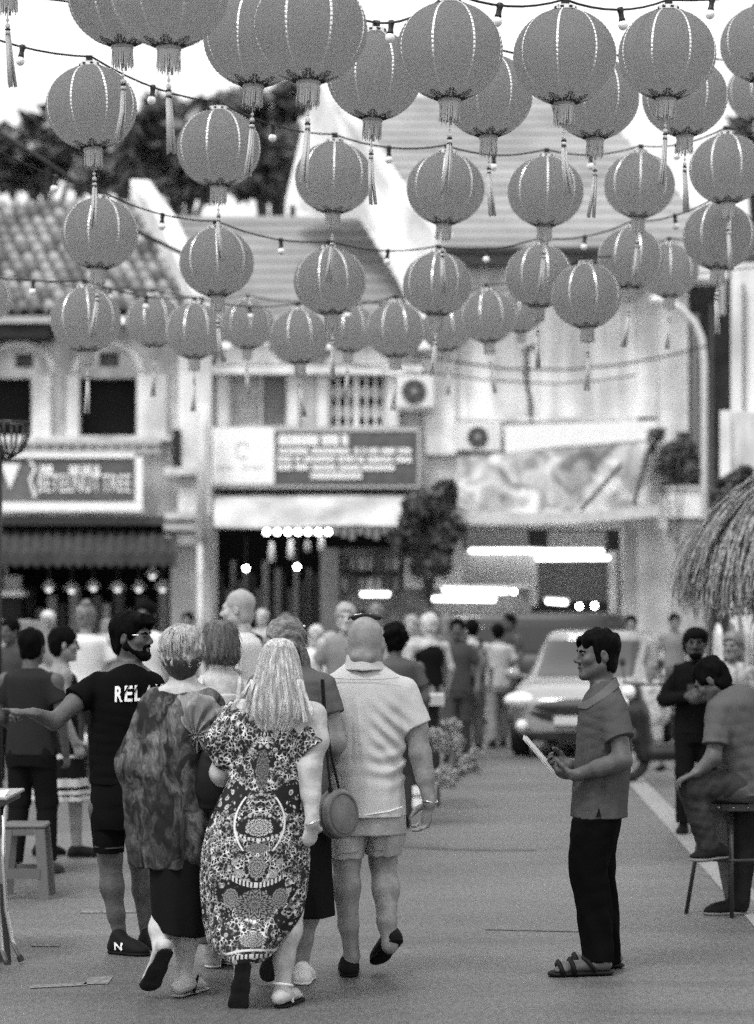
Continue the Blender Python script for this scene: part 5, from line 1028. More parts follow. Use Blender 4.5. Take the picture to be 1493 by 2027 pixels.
# the menu
mn = thing('menu', 'folded glossy menu of white sheets held by the young man in the polo shirt', 'menu', P(1062, 1490, -.02)); a, b_ = P(1036, 1459, -.02), P(1095, 1527, -.02); f = nrm(b_ - a); y = A3((.1, 1, .06)); y = nrm(y - f * np.dot(y, f)); n_ = np.cross(f, y)
pr = M('menu_print', .08, .3, .5)
for i, of in enumerate((0, .006)):
    q = [a - y * .08 + n_ * of + f * .012 * i, b_ - y * .08 + n_ * of, b_ + y * .08 + n_ * of, a + y * .08 + n_ * of + f * .012 * i]; MB().prism(q, n_ * .003).build('page', M('menu_white', .6, .3, .4), mn)
for i in range(9):
    c = a + f * (.02 + .022 * i) - n_ * .002; q = [c - y * .07, c + f * .008 - y * .07, c + f * .008 + y * (.02 + .045 * ((i * 7) % 3) / 2), c + y * (.02 + .045 * ((i * 7) % 3) / 2)]; MB().prism(q, -n_ * .001).build('print_line', pr, mn)

# ---------------------------------------------------------------- bald man in the white shirt
p = Person(725, 11.88, 'bald man in a crumpled white shirt and pale shorts, sunglasses on his head'); P = p.P; B = SDF()
T, ax = head(B, P(724, 1274), (.12, 1, -.02), 1.1, neck=P(720, 1335), nr=.058, face=False)
B.ell(T(0, -.036, -.045), (.066, .064, .085), ax, .06); B.cone(T(-.03, -.085, -.062), T(.03, -.085, -.062), .022, .022, .03); B.cone(T(0, -.03, -.05), P(720, 1335, -.02), .06, .066, .04)
B.loft(p.lv([(1318, 690, 752, .07), (1345, 660, 780, .1), (1400, 645, 800, .12), (1500, 655, 790, .13), (1600, 658, 795, .14)]), .03)
sh, el, wr = P(803, 1372), P(832, 1492, -.05), P(851, 1588, -.09); B.chain([sh, P(822, 1440, -.02), el, wr], [.068, .06, .05, .034], .025); B.cone(el, el * .5 + wr * .5, .05, .046, .02)
hand(B, wr, P(842, 1632, -.06) - wr, (-.75, -.4, .1), 1, .55, 1.08, .3)
sh2, el2, wr2 = P(645, 1372), P(622, 1492, .04), P(640, 1580, .16); B.chain([sh2, el2, wr2], [.068, .05, .034], .025); hand(B, wr2, (.1, .2, -1), (1, 0, 0), -1, .6, 1.05)
kl, kr = P(687, 1700, -.02), P(758, 1702, .06)
B.chain([P(690, 1600, 0), kl, P(686, 1757, -.05), P(690, 1830, -.05), P(697, 1893, -.04)], [.1, .066, .066, .047, .037], .03); B.chain([P(760, 1600, 0), kr, P(764, 1760, 0), P(766, 1825, -.05), P(772, 1872, -.08)], [.1, .066, .064, .045, .036], .03)
hl = p.G(692, .0, -.09); tl = p.G(690, .0, .2); B.cone(P(697, 1893, -.04), hl + A3((0, .05, .06)), .037, .036, .02)
hr = P(789, 1862, -.12); tr2 = p.G(744, .03, .1); B.cone(P(772, 1872, -.08), hr * .65 + tr2 * .35 + A3((0, 0, .03)), .036, .036, .02)
B.build('body', skin_t, p.root, .0055)
shirt = cloth('shirt_white', .47, bs=200, bump=.25, var=.05)
S = SDF(); S.loft(p.lv([(1306, 694, 748, .07, -.01), (1322, 672, 768, .085), (1338, 652, 789, .108), (1362, 636, 808, .13), (1400, 634, 812, .145), (1450, 637, 806, .15), (1510, 641, 800, .155), (1560, 645, 799, .165), (1590, 648, 801, .17), (1614, 648, 803, .172)]), 0, fold=[(.022, 7, 1, 8, 2), (.014, 13, .4, -12, 1.2)], sq=2.3)
S.sleeve(P(798, 1370), P(823, 1441, -.02), .076, .083, (.1, 0, .1)); S.sleeve(P(646, 1370), P(624, 1441, .02), .076, .083)
# folds: a long box pleat from the yoke, horizontal bunches at the small of the back, drag lines below the arm
pl = P(700, 1400); bz = P(0, 1515)[2]
def bald_folds(x, y, z):
    t = np.clip((pl[2] + .06 - z) / .35, 0, 1); b1 = .011 * np.exp(-((x - pl[0] - .02 - .03 * t) / .011)**2) * t * (1 - t) * 4 - .008 * np.exp(-((x - pl[0] + .012 - .01 * t) / .012)**2) * t * (1 - t) * 4
    b2 = .0085 * np.exp(-((z - bz) / .085)**2) * np.sin((z - bz) * 80 + 3.5 * np.sin((x - pl[0]) * 8 + 1) + 1.2 * np.sin(x * 23)) * (.6 + .4 * np.sin(x * 14))
    dg = (x - pl[0]) * .75 + z; b3 = .008 * np.sin(dg * 72 + 1.5 * np.sin(x * 11)) * np.exp(-((x - pl[0] - .18) / .09)**2) * np.exp(-((z - bz - .17) / .13)**2)
    return -(b1 + b2 + b3)
S.noise(bald_folds); S.wrinkle(.004, 11, 21, (1, 1, 1.7)); so = S.build('shirt', shirt, p.root, .005)
S = SDF(); S.loft(p.lv([(1296, 686, 754, .098, -.012), (1310, 684, 757, .104, -.014), (1326, 678, 764, .112, -.014)]), 0); S.loft(p.lv([(1288, 693, 746, .078, -.018), (1304, 693, 746, .078, -.018)]), .005, op='s'); S.build('collar', shirt, so, .005)
MB().tube([P(652, 1606, -.13), P(680, 1612, -.16), P(725, 1613, -.175), P(770, 1606, -.155), P(796, 1597, -.11)], .0035, 5).build('shirt_hem', M('hem_white', .75, .8), so); MB().tube([P(690, 1325, -.1), P(720, 1327, -.128), P(752, 1325, -.1)], .0025, 5).build('collar_seam', M('seam_shade', .3, .9), so); MB().tube([P(652, 1342, -.1), P(690, 1344, -.125), P(720, 1345, -.13), P(760, 1344, -.125), P(790, 1341, -.1)], .0025, 5).build('yoke_seam', M('seam_pale', .38, .9), so)
sc_m = cloth('shorts_khaki', .36, var=.1)
S = SDF(); S.loft(p.lv([(1580, 660, 796, .14), (1620, 654, 801, .15), (1650, 652, 803, .14)]), .02); S.loft(p.lv([(1612, 652, 728, .125), (1650, 650, 724, .115), (1697, 647, 720, .112)]), .012, fold=[(.03, 6, 0, 12, .8)]); S.loft(p.lv([(1612, 724, 803, .125, .02), (1650, 724, 804, .118, .03), (1692, 723, 792, .112, .05)]), .01, fold=[(.04, 6, 1, 12, .8)])
S.wrinkle(.006, 16, 3, (1, 1, .8)); S.build('shorts', sc_m, p.root, .006)
for pts in ([P(648, 1684, -.12), P(684, 1690, -.118), P(718, 1685, -.1)], [P(724, 1682, -.06), P(757, 1684, -.07), P(790, 1678, -.03)]): MB().tube(pts, .0025, 5).build('hem_seam', M('seam_khaki', .2, .9), p.root)
shoe('shoe', hl, tl, (0, 0, 1), shoe_k, p.root, 1.1, .075); fu = nrm(np.cross(tr2 - hr, A3((1, .0, .25)))); fu = fu if fu[2] > 0 else -fu; shoe('shoe', hr, tr2, fu, shoe_k, p.root, 1.05, .07)
g = MB(); 
for sx in (-1, 1): g = MB(); g.add([T(sx * .012, -.012, .118), T(sx * .068, -.012, .112), T(sx * .07, .0, .135), T(sx * .012, .0, .14)], [(0, 1, 2, 3)]); gl = SDF(); gl.cone(T(sx * .02, .02, .124), T(sx * .056, .02, .118), .016, .016, .004, flat=(ax[1], .5)); gl.build('sunglass_lens', eye_m, p.root, .004)
MB().tube([T(-.08, .03, .11), T(-.074, .01, .118), T(0, .012, .132), T(.074, .01, .118), T(.08, .03, .11)], .0045, 6).build('sunglass_frame', black_m, p.root); 
m = MB(); cw = wr + A3((0, 0, .004)); m.tube([cw + A3((math.cos(a) * .037, math.sin(a) * .036, .004 * math.sin(2 * a))) for a in np.linspace(0, 6.2832, 21)], .0035, 6, False); m.build('bracelet', chrome_m, p.root, smooth=True)

# ---------------------------------------------------------------- woman with the updo, grey T-shirt, black skirt
p = Person(612, 11.62, 'woman with pinned up streaked hair, grey T-shirt and black skirt'); P = p.P; B = SDF()
T, ax = head(B, P(568, 1276), (.35, .93, -.03), .98, neck=P(570, 1335), nr=.05, face=True)
B.loft(p.lv([(1322, 545, 600, .06), (1350, 520, 640, .1), (1450, 530, 645, .11), (1560, 535, 652, .13), (1640, 545, 655, .13)]), .03)
sh, el, wr = P(642, 1362), P(664, 1470, -.03), P(650, 1520, .22); B.chain([sh, el, wr], [.055, .05, .032], .03); hand(B, wr, (-.3, 1, .2), (-1, 0, -.3), -1, .6, .92)
sh2, el2 = P(512, 1365), P(500, 1470, .05); B.chain([sh2, el2, P(520, 1500, .25)], [.052, .042, .03], .03); hand(B, P(520, 1500, .25), (.3, 1, .2), (1, 0, -.3), 1, .6, .92)
B.chain([P(620, 1640), P(618, 1740), P(608, 1812), P(600, 1860), P(597, 1915, .0)], [.09, .06, .057, .045, .034], .03); B.chain([P(570, 1640), P(560, 1760, -.02), P(548, 1860, -.1)], [.09, .056, .036], .03)
B.build('body', skin_t, p.root, .006)
tee = cloth('tee_grey', .095); S = SDF(); S.loft(p.lv([(1312, 552, 602, .055), (1330, 528, 628, .09), (1350, 512, 652, .12), (1420, 520, 656, .135), (1500, 530, 652, .135), (1560, 534, 656, .145), (1600, 534, 658, .148)]), 0, fold=[(.02, 8, 1, 12, 1.4)]); S.sleeve(P(640, 1358), P(656, 1414, -.02), .062, .068); S.sleeve(P(514, 1358), P(505, 1415, .02), .062, .068)
S.wrinkle(.004, 18, 9); S.build('t_shirt', tee, p.root, .006)
S = SDF(); S.loft(p.lv([(1590, 540, 655, .14), (1650, 548, 656, .145), (1740, 565, 658, .15), (1812, 572, 662, .155)]), 0, fold=[(.05, 6, .5, 4, 1.2)]); S.build('skirt', cloth('skirt_black', .008, spec=.05), p.root, .006)
def up_extra(S, e): e((0, -.07, .02), (.07, .05, .06), .03); e((.0, -.1, -.005), (.045, .03, .035), .02)
S = SDF(); e = lambda c, rad, k=.02, op='u': S.ell(T(*c), A3(rad) * .98, ax, k, op)
e((0, -.016, .04), (.093, .108, .1)); e((0, -.07, .0), (.078, .05, .07), .03); e((0, -.112, .0), (.05, .028, .04), .015); e((0, .115, -.03), (.075, .1, .1), .012, 's'); S.half(T(0, 0, -.075), -ax[2] + ax[1] * .2)
def twist(x, y, z):
    q = A3([x, y, z]).T - T(0, 0, .02); a = q @ ax[0]; b = q @ ax[1]; c = q @ ax[2]; return .0055 * np.sin(np.arctan2(c, a) * 9 + b * 60) + .003 * np.sin(a * 160 + c * 90)
S.noise(twist); fuzz(S.build('hair', hair_m, p.root, .005), 420, .05, .001, hair_m, p.root, 4, None, (.5, .2, -.6), .1)
strands(hair_m, p.root, [[T(.075, -.02 + .012 * i, -.02), T(.09 + .004 * (i % 3), -.02 + .012 * i, -.07), T(.092 + .006 * (i % 2), -.01 + .012 * i, -.125 - .012 * (i % 3))] for i in range(8)], .0045)
b0 = P(602, 1240, -.02); MB().ball(b0, .008, 6).build('hair_pin', chrome_m, p.root, smooth=True)
hl = p.G(597, 0, -.08); shoe('sneaker', hl, hl + A3((.02, .27, 0)), (0, 0, 1), shoe_w, p.root, 1.0, .085, sole_mat=shoe_w); hh, tt = P(546, 1868, -.14), P(528, 1945, -.04); n_ = nrm(np.cross(tt - hh, A3((1, 0, 0)))); n_ = n_ if n_[1] > 0 else -n_; shoe('sneaker', hh, tt, n_, M('shoe_grey', .12, .6), p.root, .95, .06, sole_mat=sole_m)
# round shoulder bag
bg_ = thing('round_shoulder_bag', 'round leather shoulder bag hanging on thin dark straps beside the bald man', 'bag', P(668, 1610, -.16)); c = P(669, 1611, -.16); axb = nrm(A3((.72, -.62, .1))); bl = M('bag_leather', .14, .5, .4, var=.25, vs=12, bump=.2, bs=60)
m = MB(); m.lathe([(.0001, -.038), (.105, -.038), (.116, -.03), (.116, .03), (.105, .038), (.0001, .038)], c, 36, ax=axb); m.build('bag_body', bl, bg_, smooth=True)
for z in (-.039, .039): m = MB(); m.lathe([(.088, 0), (.094, .005 * np.sign(z)), (.1, 0)], A3(c) + axb * z, 36, ax=axb); m.f = m.f[:72]; m.build('piping', M('bag_edge', .08, .5), bg_, smooth=True)
m = MB(); m.lathe([(.117, -.004), (.119, 0), (.117, .004)], c, 36, ax=axb); m.f = m.f[:72]; m.build('zip', M('zip_dark', .04, .4), bg_); st_m = leather_k
MB().tube([P(637, 1345, -.135), P(641, 1420, -.165), P(648, 1500, -.17), P(655, 1568, -.19)], .0055, 6).build('strap', st_m, bg_); MB().tube([P(640, 1345, -.14), P(645, 1420, -.17), P(657, 1500, -.175), P(671, 1560, -.15)], .0055, 6).build('strap', st_m, bg_); MB().tube([P(654, 1558, -.19), P(655, 1582, -.2)], .011, 8).build('strap_knot', st_m, bg_)

# ---------------------------------------------------------------- woman with the bob
p = Person(435, 12.15, 'woman with a dark grey bob and low backed pale top'); P = p.P; B = SDF()
T, ax = head(B, P(437, 1281), (.15, 1, -.05), 1.0, neck=P(437, 1345), nr=.052, face=True)
B.loft(p.lv([(1325, 415, 460, .06), (1345, 392, 482, .09), (1375, 385, 492, .11), (1480, 395, 482, .11), (1640, 388, 488, .13)]), .03)
for s_, ue in ((-1, 380), (1, 500)): B.chain([P(437 + s_ * 48, 1368), P(ue, 1470), P(437 + s_ * 52, 1540, .12)], [.05, .04, .03], .03); hand(B, P(437 + s_ * 52, 1540, .12), (0, .4, -1), (-s_, 0, 0), -s_, .5, .95)
B.chain([P(455, 1640), P(455, 1760), P(455, 1895, .1)], [.085, .055, .035], .03); B.chain([P(418, 1640), P(420, 1760), P(422, 1895)], [.085, .055, .036], .03)
B.build('body', skin_l, p.root, .006)
S = SDF(); S.loft(p.lv([(1372, 388, 490, .118), (1420, 388, 489, .125), (1500, 393, 482, .125), (1560, 390, 488, .135), (1640, 385, 492, .145)]), 0, fold=[(.02, 8, 1, 8, 1)]); S.build('top', cloth('top_pale', .48), p.root, .007); 
for s_ in (-1, 1): MB().tube([P(437 + s_ * 34, 1390, -.125), P(437 + s_ * 38, 1355, -.105), P(437 + s_ * 37, 1340, -.02)], .012, 6).build('shoulder_strap', cloth('top_pale', .48), p.root)
S = SDF(); S.loft(p.lv([(1630, 384, 493, .148), (1750, 378, 497, .16), (1862, 380, 495, .17)]), 0, fold=[(.06, 8, 0, 3, 1)]); S.build('skirt', cloth('skirt_dark', .06), p.root, .008)
S = SDF(); S.loft(p.lv([(1227, 424, 452, .05), (1234, 410, 464, .085), (1250, 402, 471, .105), (1275, 399, 475, .112), (1298, 401, 476, .108), (1312, 408, 470, .09, .01), (1322, 418, 458, .07, .02)]), 0, fold=[(.03, 22, 0, 10, .4), (.02, 35, 0, -8, .4)]); fuzz(S.build('hair', hair_gd, p.root, .005), 800, .07, .001, hair_gd, p.root, 5, None, (0, 0, -1), .1)
MB().ball(P(463, 1313, -.02), .007, 6).build('earring', eye_m, p.root)
for u, o in ((420, 0), (455, .1)): hl = p.G(u, 0, -.06 + o); shoe('shoe', hl, hl + A3((0, .25, 0)), (0, 0, 1), M('shoe_pale', .3, .6), p.root, .97, .05, sole_mat=shoe_w)

# ---------------------------------------------------------------- short haired woman in the patterned kimono
p = Person(350, 11.26, 'woman with short grey hair in a loose leaf patterned kimono and black skirt'); P = p.P; B = SDF()
T, ax = head(B, P(362, 1295), (.3, .95, -.04), 1.0, neck=P(362, 1362), nr=.052, face=True)
B.loft(p.lv([(1345, 338, 388, .06), (1368, 315, 412, .09), (1420, 300, 415, .11), (1560, 305, 415, .12), (1700, 305, 410, .14)]), .03)
B.chain([P(318, 1385), P(290, 1480, .0), P(290, 1560, .1)], [.055, .045, .032], .03); hand(B, P(290, 1560, .1), (0, .5, -1), (1, 0, 0), -1, .6, .92); B.chain([P(408, 1385), P(432, 1480, .05), P(425, 1545, .2)], [.055, .045, .032], .03); hand(B, P(425, 1545, .2), (0, 1, -.3), (-1, 0, 0), 1, .7, .92)
kn = P(330, 1790); B.chain([P(335, 1690), kn, P(320, 1838, -.06), P(318, 1882, -.13)], [.09, .06, .056, .037], .03); B.chain([P(380, 1690), P(374, 1790), P(368, 1860), P(364, 1935, .0)], [.09, .06, .056, .037], .03)
hh, tt = P(331, 1880, -.235), P(292, 1962, -.06); n_ = nrm(np.cross(tt - hh, A3((1, .0, .3)))); n_ = n_ if n_[1] > 0 else -n_
foot(B, hh * .88 + tt * .12 + n_ * .055, tt * .95 + hh * .05 + n_ * .015, .015, .88, True, n_)
a1 = p.G(363, .07, -.02); t1 = p.G(399, .018, .16); foot(B, a1, t1, .045, .98)
B.build('body', skin_l, p.root, .0055)
sole('flip_flop', hh + n_ * .004, tt + n_ * .002, n_, sole_m, p.root, .052, .011); so = sole('flip_flop', a1 + A3((-.03, -.06, -.062)), t1 + A3((.012, .03, -.01)), (0, 0, 1), M('flipflop_pale', .3, .6), p.root, .045, .009)
f = nrm(t1 - a1); sd = A3((-f[1], f[0], 0)); tp = t1 - f * .05 + A3((0, 0, .018))
for s_ in (-1, 1): MB().tube([tp, tp - f * .05 + sd * s_ * .03 + A3((0, 0, .02)), a1 - sd * -s_ * .042 + A3((0, 0, -.05)) + f * .03], .006, 6).build('strap', leather_k, so)
def leafprint(name, lo, hi, rough=.9):
    m_ = cloth(name, .13, var=.4, vs=5, rough=rough); N, L, b = nodes_of(m_)
    tc = N.new('ShaderNodeTexCoord'); mp = N.new('ShaderNodeMapping'); mp.inputs['Scale'].default_value = (1.25, .6, .62); mp.inputs['Rotation'].default_value = (0, .5, 0); L.new(tc.outputs['Object'], mp.inputs[0])
    wv = N.new('ShaderNodeTexNoise'); wv.inputs['Scale'].default_value = 7; wv.inputs['Detail'].default_value = 3; L.new(mp.outputs[0], wv.inputs[0]); vm = N.new('ShaderNodeVectorMath'); vm.operation = 'MULTIPLY_ADD'; L.new(wv.outputs['Color'], vm.inputs[0]); vm.inputs[1].default_value = (.26, .26, .26); L.new(mp.outputs[0], vm.inputs[2])
    n1 = N.new('ShaderNodeTexNoise'); n1.inputs['Scale'].default_value = 6.5; n1.inputs['Detail'].default_value = 6; n1.inputs['Roughness'].default_value = .62; n1.inputs['Distortion'].default_value = 1.4; L.new(vm.outputs[0], n1.inputs[0])
    ve = N.new('ShaderNodeTexVoronoi'); ve.feature = 'DISTANCE_TO_EDGE'; ve.inputs['Scale'].default_value = 7; L.new(vm.outputs[0], ve.inputs[0]); ed_ = mth(N, L, 'MINIMUM', mth(N, L, 'MULTIPLY', ve.outputs['Distance'], 8), 1.0)
    mr = N.new('ShaderNodeMapRange'); mr.inputs[1].default_value = .42; mr.inputs[2].default_value = .66; L.new(n1.outputs[0], mr.inputs[0]); out = mth(N, L, 'MULTIPLY', mr.outputs[0], mth(N, L, 'MULTIPLY_ADD', ed_, .6, .4))
    wl = N.new('ShaderNodeTexWave'); wl.inputs['Scale'].default_value = 26; wl.inputs['Distortion'].default_value = 12; wl.inputs['Detail'].default_value = 3; L.new(vm.outputs[0], wl.inputs[0]); nz = N.new('ShaderNodeTexNoise'); nz.inputs['Scale'].default_value = 4; L.new(tc.outputs['Object'], nz.inputs[0])
    k = mth(N, L, 'MULTIPLY', mth(N, L, 'MULTIPLY_ADD', wl.outputs['Fac'], .5, .6), mth(N, L, 'MULTIPLY_ADD', nz.outputs[0], 1.6, .2)); r = mth(N, L, 'MULTIPLY_ADD', mth(N, L, 'MULTIPLY', out, k), hi - lo, lo); L.new(r, b.inputs['Base Color']); return m_
kim = leafprint('kimono_print', .02, .17)
S = SDF(); S.loft(p.lv([(1358, 334, 392, .06), (1370, 315, 415, .09), (1388, 292, 434, .12), (1420, 277, 440, .14), (1460, 268, 432, .15), (1520, 263, 424, .155), (1600, 262, 428, .165), (1660, 272, 422, .165), (1715, 284, 412, .16)]), 0, fold=[(.05, 7, 2, 6, .8), (.03, 12, 0, -9, .8)]); S.cone(P(312, 1392), P(272, 1510, -.03), .075, .1, .05, flat=((0, 1, 0), .8)); S.cone(P(410, 1392), P(432, 1500, .0), .072, .085, .05)
S.cone(P(268, 1520, -.02), P(270, 1700, .02), .07, .035, .05, flat=((0, 1, 0), .5)); S.wrinkle(.01, 13, 4, (1, 1, 1.2))
kd = P(345, 1440, 0)
S.noise(lambda x, y, z: -.012 * np.sin((x - kd[0]) * 40 + (z - kd[2]) * 26) * np.exp(-((x - kd[0]) / .12)**2 - ((z - kd[2]) / .12)**2)); S.build('kimono', kim, p.root, .006)
# satin shoulder drape gathered at the back
sat2 = leafprint('satin_leaf', .12, .34, rough=.5); S = SDF(); S.loft(p.lv([(1362, 336, 395, .065), (1378, 330, 428, .115), (1400, 336, 446, .148), (1432, 350, 450, .165), (1462, 372, 440, .165), (1485, 385, 425, .16)]), 0, fold=[(.03, 11, .5, 20, .6), (.02, 17, 1, -25, .6)])
S.half(P(338, 0, 0), (-1, 0, .0)); S.wrinkle(.012, 12, 31, (1, 1, 1)); kd2 = P(388, 1458, -.16); S.noise(lambda x, y, z: -.009 * np.sin(np.arctan2(z - kd2[2], x - kd2[0]) * 13 + 25 * np.hypot(x - kd2[0], z - kd2[2])) * np.clip(1.3 - np.hypot(x - kd2[0], z - kd2[2]) / .25, 0, 1)); S.build('shoulder_drape', sat2, p.root, .006)
S = SDF(); S.loft(p.lv([(1690, 296, 412, .15), (1780, 298, 413, .165), (1835, 304, 411, .17), (1860, 312, 409, .165)]), 0, fold=[(.035, 7, 0, 3, 1)]); cc = P(340, 1842); S.p.append((lambda X, Y, Z: cc[2] - .16 * (X - cc[0]) - Z, None, None, 0, 'i')) ; S.build('skirt', cloth('skirt_black', .008, spec=.05), p.root, .006)
S = SDF(); S.loft(p.lv([(1238, 346, 384, .06), (1246, 328, 396, .09), (1262, 318, 404, .11), (1285, 314, 405, .118), (1305, 318, 401, .112), (1316, 324, 395, .1), (1322, 332, 388, .09)]), 0, fold=[(.03, 9, 0, 40, .4)])
rgk = np.random.RandomState(12); vv = [(rgk.normal(size=3) * 90, rgk.uniform(0, 6)) for _ in range(7)]; S.noise(lambda x, y, z: .0035 * sum(np.sin(v[0] * x + v[1] * y + v[2] * z + q) for v, q in vv) / 2); zc_ = P(0, 1312)[2]
S.ell(T(.085, -.005, -.01), (.03, .03, .035), None, .01, op='s'); ho = S.build('hair', hair_g, p.root, .005); fuzz(ho, 500, .03, .0013, hair_g, p.root, 6, T(0, -.02, .13), out=.16)
paths = []
for i in range(260):
    a = rgk.uniform(-.2, 3.34); st = rgk.uniform(.0, .5); c0 = T(.0, -.03, .1); pt = []
    for j in range(5):
        t_ = st + j * .09; th_ = t_ * 2.4; pt.append(T(math.cos(a) * math.sin(th_) * .1 * 1.0, -.016 - math.sin(a) * math.sin(th_) * .117, .035 + math.cos(th_) * .102 + .006 * math.sin(j * 2 + i)))
    paths.append(pt)
strands(hair_g, p.root, paths, .0026)
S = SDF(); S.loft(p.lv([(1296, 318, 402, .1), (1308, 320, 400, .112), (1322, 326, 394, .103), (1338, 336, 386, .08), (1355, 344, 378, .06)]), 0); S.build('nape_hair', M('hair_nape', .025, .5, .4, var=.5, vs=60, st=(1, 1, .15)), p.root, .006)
MB().tube([P(340, 1352, -.045), P(350, 1357, -.064), P(364, 1359, -.068), P(380, 1356, -.06), P(390, 1350, -.03)], .004, 6).build('necklace', chrome_m, p.root, smooth=True); MB().ball(T(.088, -.01, -.042), .006, 5).build('earring', chrome_m, p.root)

# ---------------------------------------------------------------- blonde woman in the leopard caftan
p = Person(520, 10.97, 'woman with long blonde hair in a leopard and medallion print caftan'); P = p.P; B = SDF()
T, ax = head(B, P(553, 1318), (.05, 1, -.06), 1.0, neck=P(553, 1388), nr=.05, face=True)
B.loft(p.lv([(1370, 528, 580, .06), (1392, 490, 615, .09), (1420, 470, 632, .105), (1500, 480, 610, .11), (1640, 455, 600, .13), (1740, 460, 595, .13)]), .04)
B.cone(P(478, 1408), P(455, 1450, .0), .058, .05, .03); B.chain([P(455, 1450), P(435, 1530, .05), P(455, 1600, .2)], [.05, .042, .032], .03); hand(B, P(455, 1600, .2), (.2, .8, -.5), (1, 0, 0), -1, .6, .92)
sh, el, wr = P(622, 1415), P(614, 1520, -.05), P(618, 1628, -.1); B.chain([sh, P(626, 1465, -.02), el, wr], [.058, .055, .047, .03], .03); B.cone(el, el * .5 + wr * .5, .048, .043, .02); hand(B, wr, P(612, 1665, -.07) - wr, (-.5, .85, 0), 1, 1.25, .95, .9)
kn = P(478, 1800, .02); B.chain([P(485, 1720), kn, P(480, 1850, -.06), P(481, 1896, -.13)], [.09, .058, .052, .036], .03); B.chain([P(570, 1720), P(573, 1800), P(572, 1840), P(562, 1900), P(560, 1952, .0)], [.09, .06, .058, .045, .035], .03)
hh, tt = P(483, 1903, -.2), P(470, 2004, -.06); n_ = nrm(np.cross(tt - hh, A3((1, 0, .08)))); n_ = n_ if n_[1] > 0 else -n_
foot(B, hh * .9 + tt * .1 + n_ * .05, tt * .97 + hh * .03 + n_ * .012, .015, .9, True, n_); a1 = p.G(560, .07, -.03); t1 = p.G(587, .018, .14); foot(B, a1, t1, .045, .98)
B.build('body', skin_l, p.root, .0055)
sole('sandal', hh + n_ * .002, tt + n_ * .002, n_, sole_m, p.root, .048, .011); so = sole('sandal', a1 + A3((-.015, -.06, -.062)), t1 + A3((.01, .03, -.01)), (0, 0, 1), leather_k, p.root, .046, .012)
m = MB(); m.tube([a1 + A3((math.cos(a) * .044, -.008 + math.sin(a) * .05, .03 + .012 * math.cos(a * 1 + 2))) for a in np.linspace(0, 6.2832, 21)], .0065, 6, False); m.build('ankle_strap', M('strap_pale', .6, .4), so, smooth=True); MB().tube([a1 + A3((.045, .0, -.05)), a1 + A3((.04, .05, .0)), a1 + A3((.0, .07, .0)), a1 + A3((-.04, .05, -.05))], .006, 6).build('strap', MATS['strap_pale'], so, smooth=True)
# caftan with its print: rosettes, outlined medallions on the back seam, beaded bands, mirror symmetric about the middle
kaf = cloth('caftan_print', .05); N, L, b = nodes_of(kaf); b.inputs['Roughness'].default_value = .6; b.inputs['Specular IOR Level'].default_value = .25
tc = N.new('ShaderNodeTexCoord'); sep = N.new('ShaderNodeSeparateXYZ'); L.new(tc.outputs['Object'], sep.inputs[0]); px = mth(N, L, 'ADD', sep.outputs[0], (520 - 512) / FPX * 10.97); 
kx = mth(N, L, 'MULTIPLY_ADD', sep.outputs[2], -.055, px); kx = mth(N, L, 'ADD', kx, .035); axx = mth(N, L, 'ABSOLUTE', kx); z_ = sep.outputs[2]
cmb = N.new('ShaderNodeCombineXYZ'); L.new(axx, cmb.inputs[0]); L.new(sep.outputs[1], cmb.inputs[1]); L.new(z_, cmb.inputs[2])
wn = N.new('ShaderNodeTexNoise'); wn.inputs['Scale'].default_value = 16; wn.inputs['Detail'].default_value = 2; L.new(cmb.outputs[0], wn.inputs[0]); wa = N.new('ShaderNodeVectorMath'); wa.operation = 'MULTIPLY_ADD'; wa.inputs[1].default_value = (.035, .035, .035); L.new(wn.outputs['Color'], wa.inputs[0]); L.new(cmb.outputs[0], wa.inputs[2])
def vor(feature, sc, src=wa):
    v = N.new('ShaderNodeTexVoronoi'); v.feature = feature; v.inputs['Scale'].default_value = sc; L.new(src.outputs[0], v.inputs[0]); return v
ve = vor('DISTANCE_TO_EDGE', 54); lin = mth(N, L, 'LESS_THAN', ve.outputs['Distance'], .1)                     # pale net
vf = vor('F1', 54); dot = mth(N, L, 'LESS_THAN', vf.outputs['Distance'], .26); 
n5 = N.new('ShaderNodeTexNoise'); n5.inputs['Scale'].default_value = 11; n5.inputs['Detail'].default_value = 3; L.new(cmb.outputs[0], n5.inputs[0]); reg = mth(N, L, 'GREATER_THAN', n5.outputs[0], .5)
n6 = N.new('ShaderNodeTexNoise'); n6.inputs['Scale'].default_value = 6; n6.inputs['Detail'].default_value = 2; L.new(cmb.outputs[0], n6.inputs[0]); dk = mth(N, L, 'GREATER_THAN', n6.outputs[0], .56)
n7 = N.new('ShaderNodeTexNoise'); n7.inputs['Scale'].default_value = 34; n7.inputs['Detail'].default_value = 2; L.new(cmb.outputs[0], n7.inputs[0]); nb = N.new('ShaderNodeMapRange'); nb.inputs[1].default_value = .36; nb.inputs[2].default_value = .64; nb.inputs[3].default_value = .0; nb.inputs[4].default_value = .62; L.new(n7.outputs[0], nb.inputs[0]); net = mth(N, L, 'MULTIPLY', lin, nb.outputs[0]); net = mth(N, L, 'MULTIPLY', net, mth(N, L, 'SUBTRACT', 1, dk)); rs = mth(N, L, 'MULTIPLY', mth(N, L, 'MULTIPLY', dot, reg), .3); base = mth(N, L, 'MAXIMUM', net, rs)
